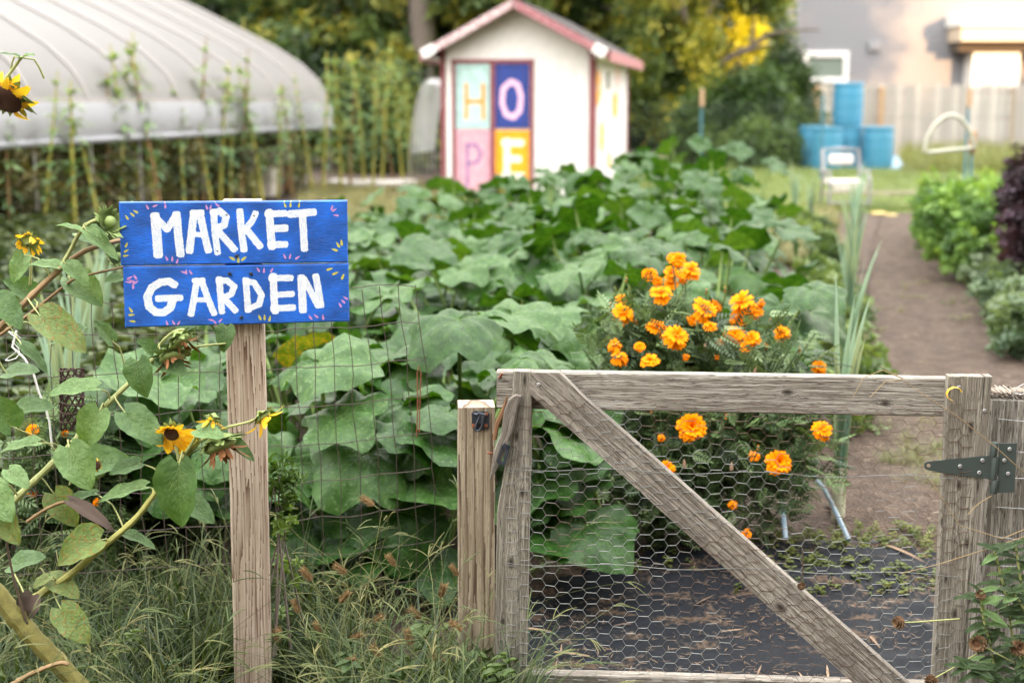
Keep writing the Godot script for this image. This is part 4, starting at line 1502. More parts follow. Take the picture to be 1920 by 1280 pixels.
# ------------------------------------------------------------------ plastic tunnel and what stands under it
func build_tunnel() -> void:
	var near := Vector3(-4.62, 0, -12.7)
	var far := Vector3(-2.87, 0, -22.5)
	var ax := (far - near).normalized()
	near -= ax * 5.0
	var x := Transform3D(Basis(ax.cross(Vector3.UP), Vector3.UP, -ax), near)     # local -z runs along the tunnel, +x out of its near side
	var len := near.distance_to(far)
	var o := thing("plastic_tunnel", "long milky plastic hoop house with its side curtain rolled part way up", "hoop house", x)
	var prof := PackedVector2Array()     # from the near hip over the ridge to the far hip
	var half := [Vector2(0, 1.30), Vector2(-0.05, 1.45), Vector2(-0.16, 1.62), Vector2(-0.42, 1.86), Vector2(-0.85, 2.13), Vector2(-1.4, 2.40), Vector2(-2.1, 2.74), Vector2(-2.9, 3.10), Vector2(-3.7, 3.40), Vector2(-4.4, 3.52)]
	for p in half:
		prof.append(p)
	for k in range(half.size() - 2, -1, -1):
		prof.append(Vector2(-8.8 - half[k].x, half[k].y))
	var n := prof.size() - 1
	var bays := 13
	var s := Shape.new()
	var at := func(u: float, v: float) -> Vector3:
		var f := v * n
		var k := mini(int(f), n - 1)
		var p := prof[k].lerp(prof[k + 1], f - k)
		var sag := 0.014 * sin(u * bays * PI) * sin(u * bays * PI)
		return Vector3(p.x, p.y - sag * (0.4 + 0.6 * absf(sin(v * PI))), -u * len)
	s.grid(bays * 6, n * 2, func(u: float, v: float) -> Vector3: return at.call(u, v), Vector2(1, 1))
	part("plastic_cover", s.mesh(), M.film, o)
	for k in bays + 1:
		s = Shape.new()
		var path := PackedVector3Array()
		for e in prof:
			path.append(Vector3(e.x, e.y + 0.016, -len * k / bays))
		s.tube(path, PackedFloat32Array([0.018]), 7)
		part("hoop", s.mesh(), M.film_rib, o)
	s = Shape.new()
	s.grid(40, 4, func(u: float, v: float) -> Vector3: return Vector3(0.03 + 0.05 * sin(v * PI) + 0.012 * sin(u * 60.0), 0.93 + v * 0.37, -u * len))
	part("side_curtain", s.mesh(), M.curtain, o)
	s = Shape.new()
	s.tube(PackedVector3Array([Vector3(0.06, 0.92, 0), Vector3(0.06, 0.93, -len / 2), Vector3(0.06, 0.92, -len)]), PackedFloat32Array([0.035]), 8)
	part("curtain_roll", s.mesh(), M.curtain, o)
	s = Shape.new()
	s.box(Vector3(0.04, 0.09, len), Transform3D(Basis(), Vector3(-0.02, 1.30, -len / 2)))
	part("hip_rail", s.mesh(), M.film_rib, o)
	for k in bays + 1:
		s = Shape.new()
		s.line(Vector3(0, 0, -len * k / bays), Vector3(0, 1.3, -len * k / bays), 0.014, 0.014, 6)
		s.line(Vector3(-8.8, 0, -len * k / bays), Vector3(-8.8, 1.3, -len * k / bays), 0.028, 0.028, 8)
		part("side_post", s.mesh(), M.film_rib, o)
	# crops under the cover
	var spray := leaf_spray(18, 0.11, 0.24, 0.5)
	var dark := [Color(0.05, 0.05, 0.02), Color(0.12, 0.115, 0.045), Color(0.22, 0.18, 0.075), Color(0.22, 0.25, 0.09)]
	for k in 12:
		var q := x * Vector3(-0.30 - 0.2 * (k % 2), 0, -3.8 - k * 0.92)
		bush("tomato_plant", "dusky tomato plant inside the tunnel, " + ordinal(k) + " from the end near the road sign" .replace("road sign", "blue sign"), "tomato plant", q, [[Vector3(0, 0.5, 0), Vector3(0.5, 0.55, 0.75)], [Vector3(-0.2, 0.9, 0), Vector3(0.4, 0.35, 0.7)]], 260, dark, 60 + k, spray, 0.75, -0.4, "tomato plants under the plastic tunnel")
	# crates stacked near the far end
	for e in [[-0.35, 0.0, -13.2, M.crate_rust, "rust-coloured crate inside the tunnel under the white one"], [-0.25, 0.0, -12.45, M.crate_white, "whitish tub on the ground near the tunnel's open end"], [-0.35, 0.42, -13.2, M.crate_white, "whitish crate on top of the rust-coloured one in the tunnel"], [-0.6, 0.0, -11.4, M.crate_rust, "rust-brown crate among the stalks by the tunnel's open end"]]:
		var c := thing("crate", e[4], "crate", x * Transform3D(Basis(Vector3.UP, e[2]), Vector3(e[0], e[1], e[2])))
		s = Shape.new()
		var w := 0.46
		s.box(Vector3(w, 0.02, 0.36), Transform3D(Basis(), Vector3(0, 0.012, 0)))
		part("crate_bottom", s.mesh(), e[3], c)
		for k in [-1.0, 1.0]:
			s = Shape.new()
			s.box(Vector3(w, 0.40, 0.02), Transform3D(Basis(), Vector3(0, 0.2, k * 0.19)), 0.005)
			part("crate_side", s.mesh(), e[3], c)
			s = Shape.new()
			s.box(Vector3(0.02, 0.40, 0.36), Transform3D(Basis(), Vector3(k * 0.22, 0.2, 0)), 0.005)
			part("crate_side", s.mesh(), e[3], c)
	# low tunnel of white row cover on hoops beside the shed
	var rc := thing("row_cover", "hooped white row cover hanging beside the shed wall", "row cover", Transform3D(Basis(Vector3.UP, -0.2), spot(798, 300, 22.6) * Vector3(1, 0, 1)))
	for k in 6:
		s = Shape.new()
		var path := PackedVector3Array()
		for a in 13:
			var g := PI * a / 12.0
			path.append(Vector3(cos(g) * 0.36 + 0.10, 0.12 + sin(g) * 1.55, -k * 0.30))
		s.tube(path, PackedFloat32Array([0.012]), 6)
		part("hoop", s.mesh(), M.film_rib, rc)
	s = Shape.new()
	s.grid(30, 16, func(u: float, v: float) -> Vector3:
		var g := PI * (0.08 + 0.84 * v)
		return Vector3(cos(g) * (0.345 + 0.03 * sin(u * 40.0)) + 0.10, 0.12 + sin(g) * (1.51 + 0.03 * sin(u * 33.0 + v * 9.0)), -u * 1.5))
	part("cover", s.mesh(), M.film_thin, rc)
	# bags of mulch lying by the tunnel's end
	s = Shape.new()
	s.lathe([Vector2(0.0, 0.0), Vector2(0.26, 0.0), Vector2(0.34, 0.05), Vector2(0.33, 0.12), Vector2(0.22, 0.18), Vector2(0, 0.2)], 14)
	var bag := s.mesh()
	for k in 5:
		var q := on_ground(636 + k * 31, 347 + (k % 2) * 5)
		single("white_bag", bag, M.bag_white, "white sack lying on the ground, " + ordinal(k) + " from the tunnel towards the shed", "sack", "white sacks between tunnel and shed", "", Transform3D(Basis(Vector3.UP, k * 1.1).scaled(Vector3(0.7, 0.5 + 0.15 * (k % 2), 0.5)), q))


func stalk_shape(h: float, seed_: int) -> Array:
	rng.seed = seed_
	var stem := Shape.new()
	var leaves := Shape.new()
	var path := PackedVector3Array()
	var radii := PackedFloat32Array()
	var p := Vector3.ZERO
	var d := Vector3(rnd(-.06, .06), 1, rnd(-.06, .06))
	for k in 12:
		path.append(p)
		radii.append(lerpf(0.021, 0.006, pow(k / 11.0, 1.3)) * (1.12 if k % 2 else 1.0))
		p += d.normalized() * h / 11.0
		d += Vector3(rnd(-.05, .05), 0.04, rnd(-.05, .05))
	stem.tube(path, radii, 7)
	var count := 100
	for k in count:
		var t := lerpf(0.22, 1.0, pow(rng.randf(), 0.75))
		var at := path[mini(int(t * 11), 11)]
		var az := rnd(0, TAU)
		var out := Vector3(cos(az), rnd(0.1, 1.3) if t < 0.9 else rnd(0.8, 2.2), sin(az)).normalized()
		var long := rnd(0.14, 0.30) * (1.2 - 0.45 * t)
		var f := rnd(0.75, 1.25)
		leaves.tint = Color(0.15 * f + 0.16 * (t - 0.5), 0.25 * f + 0.14 * (t - 0.5), 0.10 * f)
		var side := out.cross(Vector3.UP).normalized()
		var wd := long * 0.085
		leaves.grid(4, 1, func(u: float, v: float) -> Vector3:
			return at + out * (long * u) + Vector3(0, -0.55 * long * u * u, 0) + side * ((v - 0.5) * 2.0 * wd * sin(PI * clampf(u, 0.05, 0.97))))
	# a few small twigs
	for k in 4:
		var t := rnd(0.45, 0.85)
		var at := path[int(t * 11)]
		stem.line(at, at + Vector3(rnd(-.12, .12), rnd(0.1, 0.22), rnd(-.12, .12)), 0.005, 0.003, 5)
	return [stem.mesh(), leaves.mesh()]


func build_stalks() -> void:
	var kinds := []
	for k in 5:
		kinds.append(stalk_shape([1.7, 1.85, 1.55, 1.95, 1.75][k], 500 + k))
	rng.seed = 900
	var bare := stalk_shape(1.35, 511)
	# px of the stem, px height of its foot on the ground
	var row := [[18, 470], [80, 462], [140, 452], [186, 440], [206, 432], [232, 428], [262, 420], [292, 414], [302, 420], [330, 404], [346, 408], [366, 400], [380, 397], [398, 402], [412, 394], [432, 390], [452, 388], [476, 384], [492, 386], [520, 378], [548, 374], [586, 368], [606, 366], [640, 362], [656, 360], [684, 356], [700, 358], [716, 352], [738, 350], [756, 352], [770, 346]]
	for k in row.size():
		var q := on_ground(row[k][0], row[k][1] - 6.0)
		var kind: Array = kinds[(k * 3) % 5] if k not in [2, 9] else bare
		var sc := rnd(0.8, 1.14) * (1.0 if k < 22 else 1.12)
		var o := thing("tall_stalk", "tall yellow-green stalk with narrow leaves, " + ordinal(k) + " in the row from the sunflower towards the shed", "stalk", Transform3D((Basis(Vector3(0, 0, 1), rnd(-0.07, 0.07)) * Basis(Vector3.UP, rnd(0, TAU))).scaled(Vector3.ONE * sc), q), "tall stalks in a row before the tunnel")
		part("stem", kind[0], M.stalk if k % 4 else M.stalk_brown, o)
		part("leaves", kind[1], M.leaf_vertex, o)


# ------------------------------------------------------------------ garden chair, stake, basil, leeks
func build_chair() -> void:
	var x := facing(4.0, on_ground(1590, 393))
	var o := thing("folding_chair", "white and grey metal folding chair standing on the grass at the path's end", "chair", x)
	var s: Shape
	var w := 0.25
	for e in [-w, w]:
		s = Shape.new()
		s.tube(PackedVector3Array([Vector3(e, 0, 0.06), Vector3(e, 0.36, 0.05), Vector3(e * 0.98, 0.42, 0.0)]), PackedFloat32Array([0.022]), 8)
		part("front_leg", s.mesh(), M.chair_frame, o)
		s = Shape.new()
		s.tube(PackedVector3Array([Vector3(e * 0.93, 0, -0.42), Vector3(e * 0.93, 0.36, -0.30), Vector3(e * 0.9, 0.72, -0.40)]), PackedFloat32Array([0.020]), 8)
		part("rear_leg", s.mesh(), M.chair_frame, o)
		s = Shape.new()
		s.box(Vector3(0.045, 0.03, 0.42), Transform3D(Basis(), Vector3(e, 0.46, -0.16)), 0.008)
		part("armrest", s.mesh(), M.chair_frame, o)
	s = Shape.new()
	s.tube(PackedVector3Array([Vector3(-w * 0.9, 0.34, -0.28), Vector3(-w * 0.88, 0.72, -0.38), Vector3(0, 0.73, -0.385), Vector3(w * 0.88, 0.72, -0.38), Vector3(w * 0.9, 0.34, -0.28)]), PackedFloat32Array([0.020]), 8)
	part("back_frame", s.mesh(), M.chair_frame, o)
	s = Shape.new()
	s.box(Vector3(0.32, 0.13, 0.05), Transform3D(Basis(Vector3.RIGHT, -0.2), Vector3(0, 0.60, -0.36)), 0.02)
	part("headrest", s.mesh(), M.white_cloth, o)
	s = Shape.new()
	s.box(Vector3(0.46, 0.05, 0.36), Transform3D(Basis(Vector3.RIGHT, 0.1), Vector3(0, 0.32, -0.14)), 0.018)
	s.box(Vector3(0.40, 0.13, 0.03), Transform3D(Basis(), Vector3(0, 0.29, 0.05)), 0.01)
	part("seat", s.mesh(), M.white_cloth, o)
	s = Shape.new()
	s.tube(PackedVector3Array([Vector3(-w, 0.09, 0.06), Vector3(w, 0.09, 0.06)]), PackedFloat32Array([0.016]), 8)
	part("stretcher", s.mesh(), M.chair_frame, o)
	s = Shape.new()
	var a := on_ground(1722, 404)
	s.box(Vector3(0.06, 0.26, 0.04), Transform3D(Basis(), Vector3(0, 0.13, 0)), 0.006)
	single("white_stake", s.mesh(), M.white_trim, "short whitish stake in the soil where the basil row begins", "stake", "", "", Transform3D(Basis(), a))
	s = Shape.new()
	s.lathe([Vector2(0, 0), Vector2(0.11, 0), Vector2(0.13, 0.03), Vector2(0.10, 0.07), Vector2(0, 0.09)], 12)
	for e in [[1648, 402, "yellow fallen fruit on the soil in front of the chair", 0.55], [1672, 405, "small pale fallen fruit beside the yellow one", 0.4]]:
		single("fallen_fruit", s.mesh(), M.fruit_yellow, e[2], "fruit", "", "", Transform3D(Basis().scaled(Vector3(1.4, 0.8, 1) * e[3]), on_ground(e[0], e[1])))
	s = Shape.new()
	s.box(Vector3(2.2, 0.10, 0.06), Transform3D(Basis(Vector3.UP, 0.06), Vector3(0, 0.05, 0)), 0.006)
	single("edging_board", s.mesh(), M.grey_wood_plain, "pale timber edging board between lawn and path end", "board", "", "", Transform3D(Basis(), on_ground(1690, 372)))


func basil_spray() -> ArrayMesh:
	var s := Shape.new()
	for k in 9:
		var az := TAU * k / 9.0 * 2.0 + rnd(-.3, .3)
		var out := Vector3(cos(az), rnd(0.0, 0.9), sin(az)).normalized()
		var long := rnd(0.035, 0.06)
		var at := Vector3(0, k * 0.008, 0)
		var side := out.cross(Vector3.UP).normalized()
		var f := rnd(0.85, 1.2)
		s.tint = Color(f, f, f)
		s.grid(3, 2, func(u: float, v: float) -> Vector3:
			var ww := 0.30 * long * 2.0 * sin(PI * clampf(u * 0.94 + 0.04, 0.02, 0.98))
			return at + out * long * u + Vector3(0, -0.4 * long * u * u + absf(v - 0.5) * 0.35 * long, 0) + side * (v - 0.5) * ww)
	return s.mesh()


func build_right_row() -> void:
	var spray := basil_spray()
	sk.spray = spray
	var shoots := func(h: float) -> Array:      # a loose clump of upright shoots of different heights
		var b := []
		for k in 11:
			var a := rnd(0, TAU)
			var d := pow(rng.randf(), 0.5) * 0.36
			var top := h * rnd(0.62, 1.05) * (1.0 - d * 0.55)
			b.append([Vector3(cos(a) * d, top * 0.58, sin(a) * d), Vector3(rnd(0.08, 0.15), top * 0.44, rnd(0.08, 0.15))])
		return b
	var green := [Color(0.065, 0.14, 0.03), Color(0.15, 0.28, 0.055), Color(0.25, 0.40, 0.09), Color(0.36, 0.50, 0.15)]
	var purple := [Color(0.010, 0.006, 0.010), Color(0.028, 0.012, 0.024), Color(0.05, 0.02, 0.04), Color(0.075, 0.03, 0.05)]
	var pale := [Color(0.07, 0.12, 0.06), Color(0.13, 0.19, 0.10), Color(0.20, 0.26, 0.15)]
	for k in 10:
		var q := Vector3(4.30 - k * 0.115 + (k % 2) * 0.30, 0, -13.9 + k * 0.44)
		bush("basil_bush", "bright green bushy basil, " + ordinal(k) + " in the row from the chair towards the gate", "basil", q, shoots.call(0.74), 1000, green, 200 + k, spray, 0.8, -0.45, "green basil along the path")
	for k in 5:
		var q := Vector3(4.17 - k * 0.2, 0, -10.9 + k * 0.55)
		bush("purple_basil", "dark purple basil bush, " + ordinal(k) + " in the row from the hoop towards the gate", "basil", q, shoots.call(1.12), 1100, purple, 220 + k, spray, 0.85, -0.5, "purple basil along the path")
	for k in 9:
		var q := on_ground(1840 + k * 14 - (k % 3) * 6, 500 + k * 22.0)
		bush("low_herb", "low grey-green herb at the path's edge under the purple basil, " + ordinal(k) + " counted from the basil", "herb", q, [[Vector3(0, 0.13, 0), Vector3(0.22, 0.15, 0.24)]], 90, pale, 240 + k, spray, 1.05, -0.6, "low herbs edging the path")


func blade_shape(long: float, wide: float, seed_: int, keel := 0.35, droop := 0.5) -> ArrayMesh:
	rng.seed = seed_
	var s := Shape.new()
	var bend := rnd(0.5, 1.2) * droop
	var sway := rnd(-0.12, 0.12)
	s.grid(10, 2, func(u: float, v: float) -> Vector3:
		var c := absf(v - 0.5) * 2.0
		var w := wide * (1.0 - pow(u, 2.4)) * (0.75 + 0.25 * (1 - u)) + 0.001
		return Vector3(u * u * long * 0.25 * bend + c * w * keel * 0.5, u * long * (1.0 - 0.16 * bend * u * u), (v - 0.5) * w + sway * u * u * long))
	return s.mesh()


func leek(at: Vector3, label: String, seed_: int, size: float, group := "leeks along the squash bed") -> void:
	var o := thing("leek", label, "leek", Transform3D(Basis(Vector3.UP, seed_ * 1.7).scaled(Vector3.ONE * size), at), group)
	var s := Shape.new()
	s.lathe([Vector2(0.0, -0.02), Vector2(0.022, -0.02), Vector2(0.02, 0.06), Vector2(0.019, 0.14), Vector2(0.015, 0.16)], 10)
	part("shank", s.mesh(), M.leek_white, o)
	for k in 9:
		var b: ArrayMesh = sk.blades[(k + seed_) % 6]
		var side := 1.0 if k % 2 else -1.0
		var az := (0.0 if side > 0 else PI) + (k - 4) * 0.14
		part("leaf", b, M.leek_leaf, o, Transform3D(Basis(Vector3.UP, az) * Basis(Vector3(0, 0, 1), 0.03 - 0.012 * k), Vector3(0.006 * side, 0.05 + 0.012 * k, 0)))


func build_leeks() -> void:
	sk.blades = []
	for k in 6:
		sk.blades.append(blade_shape([0.62, 0.55, 0.68, 0.48, 0.60, 0.52][k], 0.034, 700 + k))
	var list := [[1572, 968, "tall blue-green leek standing just behind the gate by the drip lines", 1.02], [1588, 742, "blue-green leek between the front one and the squash leaf that crosses the row", 0.95], [1590, 640, "blue-green leek beside the drooping squash leaf at the path's edge", 1.0], [1598, 560, "slender leek in the row, just beyond the drooping squash leaf", 1.05], [1603, 505, "leek in the middle of the row along the path", 1.08], [1600, 468, "leek beyond the middle of the row along the path", 1.05], [1520, 440, "leek half hidden by squash leaves near the chair", 1.0], [1490, 425, "far leek among squash leaves in front of the lawn", 1.0]]
	for k in list.size():
		leek(on_ground(list[k][0], list[k][1]), list[k][2], k + 1, list[k][3])
	var pale2 := [Color(0.07, 0.12, 0.04), Color(0.14, 0.21, 0.07), Color(0.22, 0.29, 0.11)]
	for k in 13:
		var e := k / 12.0
		var q := on_ground(lerpf(1470, 1585, pow(e, 0.6)) + (k % 3) * 16 - 10, lerpf(420, 800, e * e * 0.8 + 0.2 * e))
		bush("low_weed", "low pale weed between leeks and squash, %s from the chair" % ordinal(k), "weed", q, [[Vector3(0, 0.08, 0), Vector3(0.18, 0.10, 0.24)]], 46, pale2, 260 + k, sk.spray, 1.1, -0.6, "low weeds along the leek row")
	for k in 6:
		leek(spot(110 + k * 17, 640, 4.6 + 0.45 * k) * Vector3(1, 0, 1), "blue-green leek behind the wire fence by the sunflower, " + ordinal(k) + " from the fence", k + 20, 1.0, "leeks behind the fence by the sunflower")
	# drip lines
	for e in [[[Vector2(1458, 890), Vector2(1463, 930), Vector2(1470, 970), Vector2(1474, 1010)], "pale drip line ending under the marigolds"], [[Vector2(1525, 893), Vector2(1545, 915), Vector2(1558, 940), Vector2(1575, 975), Vector2(1592, 1012)], "pale drip line curving past the front leek"]]:
		var s := Shape.new()
		var p := PackedVector3Array()
		for k in e[0].size():
			p.append(on_ground(e[0][k].x, e[0][k].y, 0.06 + 0.06 * sin(PI * k / (e[0].size() - 1.0))))
		s.tube(p, PackedFloat32Array([0.0075]), 8)
		single("drip_line", s.mesh(), M.drip, e[1], "hose")
	var s := Shape.new()
	var p := PackedVector3Array()
	for k in 12:
		p.append(on_ground(1400 + k * 35, 1024 - k * 1.0 + 2 * sin(k * 1.1), -0.03))
	s.tube(p, PackedFloat32Array([0.010]), 8)
	single("feed_hose", s.mesh(), M.black_hose, "black feed hose lying along the edge of the fabric", "hose")


# ------------------------------------------------------------------ leaf textures
func vein_image(w: int, h: int, base: Color, tone: Color, vein: Color, seed_: int, roots: Array, blotch: Color, blotches: float, speck := 0.0) -> Array:
	# roots: veins as [from, to, width, branches] in 0..1; returns albedo and height textures
	var n1 := noise_bytes(seed_, w, h, 0.02, w, h, 4)
	var n2 := noise_bytes(seed_ + 1, w, h, 0.11, w, h, 2)
	var n3 := noise_bytes(seed_ + 2, w, h, 0.035, w, h, 3)
	var lines := PackedFloat32Array()
	lines.resize(w * h)
	var dot := func(p: Vector2, r: float, k: float) -> void:
		for y in range(maxi(0, int(p.y - r - 1)), mini(h, int(p.y + r + 2))):
			for x in range(maxi(0, int(p.x - r - 1)), mini(w, int(p.x + r + 2))):
				var e := clampf(1.0 - (Vector2(x, y).distance_to(p) - r * 0.4) / (r * 0.6 + 0.5), 0, 1) * k
				if e > lines[y * w + x]:
					lines[y * w + x] = e
	for v in roots:
		var a: Vector2 = v[0] * Vector2(w, h)
		var b: Vector2 = v[1] * Vector2(w, h)
		var steps := int(a.distance_to(b) / 1.5)
		for k in steps:
			var t := float(k) / steps
			dot.call(a.lerp(b, t), lerpf(v[2], 0.7, t), lerpf(1.0, 0.6, t))
		var dir := (b - a).normalized()
		for k in int(v[3]):
			var t: float = 0.14 + 0.8 * k / v[3]
			var p := a.lerp(b, t)
			for sd in [-1.0, 1.0]:
				var q := p
				var d := dir.rotated(sd * 0.85)
				var long: float = a.distance_to(b) * 0.42 * (1.05 - t)
				for e in int(long / 1.5):
					q += d * 1.5
					d = d.rotated(-sd * 0.006)
					dot.call(q, lerpf(v[2] * 0.45, 0.6, e * 1.5 / long), lerpf(0.7, 0.35, e * 1.5 / long))
	var px := PackedByteArray()
	var hi := PackedByteArray()
	px.resize(w * h * 3)
	hi.resize(w * h)
	for o in w * h:
		var c := base.lerp(tone, clampf((n1[o] / 255.0 - 0.3) * 1.8, 0, 1) * 0.85 + 0.10 * n2[o] / 255.0)
		var bl := clampf((n3[o] / 255.0 - (1.0 - blotches)) * 9.0, 0, 1)
		c = c.lerp(blotch, bl * 0.8)
		if speck > 0.0 and n2[o] > 200 - lines[o] * 30:
			c = c.lerp(Color(0.82, 0.86, 0.80), speck * clampf((n2[o] - 195.0) / 30.0, 0, 1))
		c = c.lerp(vein, lines[o] * 0.75)
		px[o * 3] = int(clampf(c.r, 0, 1) * 255)
		px[o * 3 + 1] = int(clampf(c.g, 0, 1) * 255)
		px[o * 3 + 2] = int(clampf(c.b, 0, 1) * 255)
		hi[o] = int(clampf(0.5 + (n2[o] / 255.0 - 0.5) * 0.10 + (n3[o] / 255.0 - 0.5) * 0.22 - lines[o] * 0.35, 0, 1) * 255)
	return [tex(w, h, px), grey(w, h, hi)]


func leaf_material(called: String, maps: Array, rough: float, through: Color, bump: float) -> StandardMaterial3D:
	var m := paint(called, Color(1, 1, 1), rough)
	m.albedo_texture = maps[0]
	m.heightmap_enabled = true
	m.heightmap_texture = maps[1]
	m.heightmap_scale = bump
	m.backlight_enabled = true
	m.backlight = through.linear_to_srgb()
	m.texture_repeat = false
	return m


# ------------------------------------------------------------------ squash
func squash_leaf(seed_: int, droop: float) -> ArrayMesh:   # tip along +x, upper side +y, radius 1, the stalk joins at the origin
	rng.seed = seed_
	var s := Shape.new()
	var nr := 7
	var na := 44
	var ph := rnd(0, TAU)
	var lob := rnd(0.08, 0.14)
	var sw := [rnd(-.1, .1), rnd(-.1, .1), rnd(0.8, 1.2)]
	var fn := FastNoiseLite.new()
	fn.seed = seed_
	fn.frequency = 1.3
	var place := func(rho: float, f: float) -> Vector3:
		var base := 0.60 + 0.40 * pow(0.5 + 0.5 * cos(f), 0.8)
		var r := base * (1.0 + lob * cos(5.0 * f)) * (1.0 + 0.016 * sin(23.0 * f + ph) + 0.012 * sin(41.0 * f))
		r *= 1.0 - 0.80 * exp(-pow((PI - absf(f)) / 0.20, 2))
		var q := Vector2(cos(f), sin(f)) * r * rho
		var y := 0.30 * rho - (0.27 + 0.36 * droop) * rho * rho
		y += 0.075 * rho * rho * sin(7.0 * f + ph) * sw[2] + 0.045 * rho * cos(5.0 * f + PI)
		y += 0.09 * rho * fn.get_noise_2d(q.x * 1.5, q.y * 1.5)
		y -= droop * 0.22 * maxf(0, q.x) * q.x
		y += sw[0] * q.y * q.y + sw[1] * q.y
		return Vector3(q.x, y, -q.y)
	var uv := func(p: Vector3) -> Vector2: return Vector2((p.x + 0.65) / 1.75, (p.z + 0.95) / 1.9)
	var mid := s.put(Vector3.ZERO, uv.call(Vector3.ZERO))
	for k in nr:
		for a in na:
			var p: Vector3 = place.call((k + 1.0) / nr, TAU * a / na - PI)
			s.put(p, uv.call(p))
	for a in na:
		var b := (a + 1) % na
		s.tri(mid, 1 + a, 1 + b)
		for k in nr - 1:
			s.quad(1 + k * na + a, 1 + (k + 1) * na + a, 1 + (k + 1) * na + b, 1 + k * na + b)
	return s.mesh()


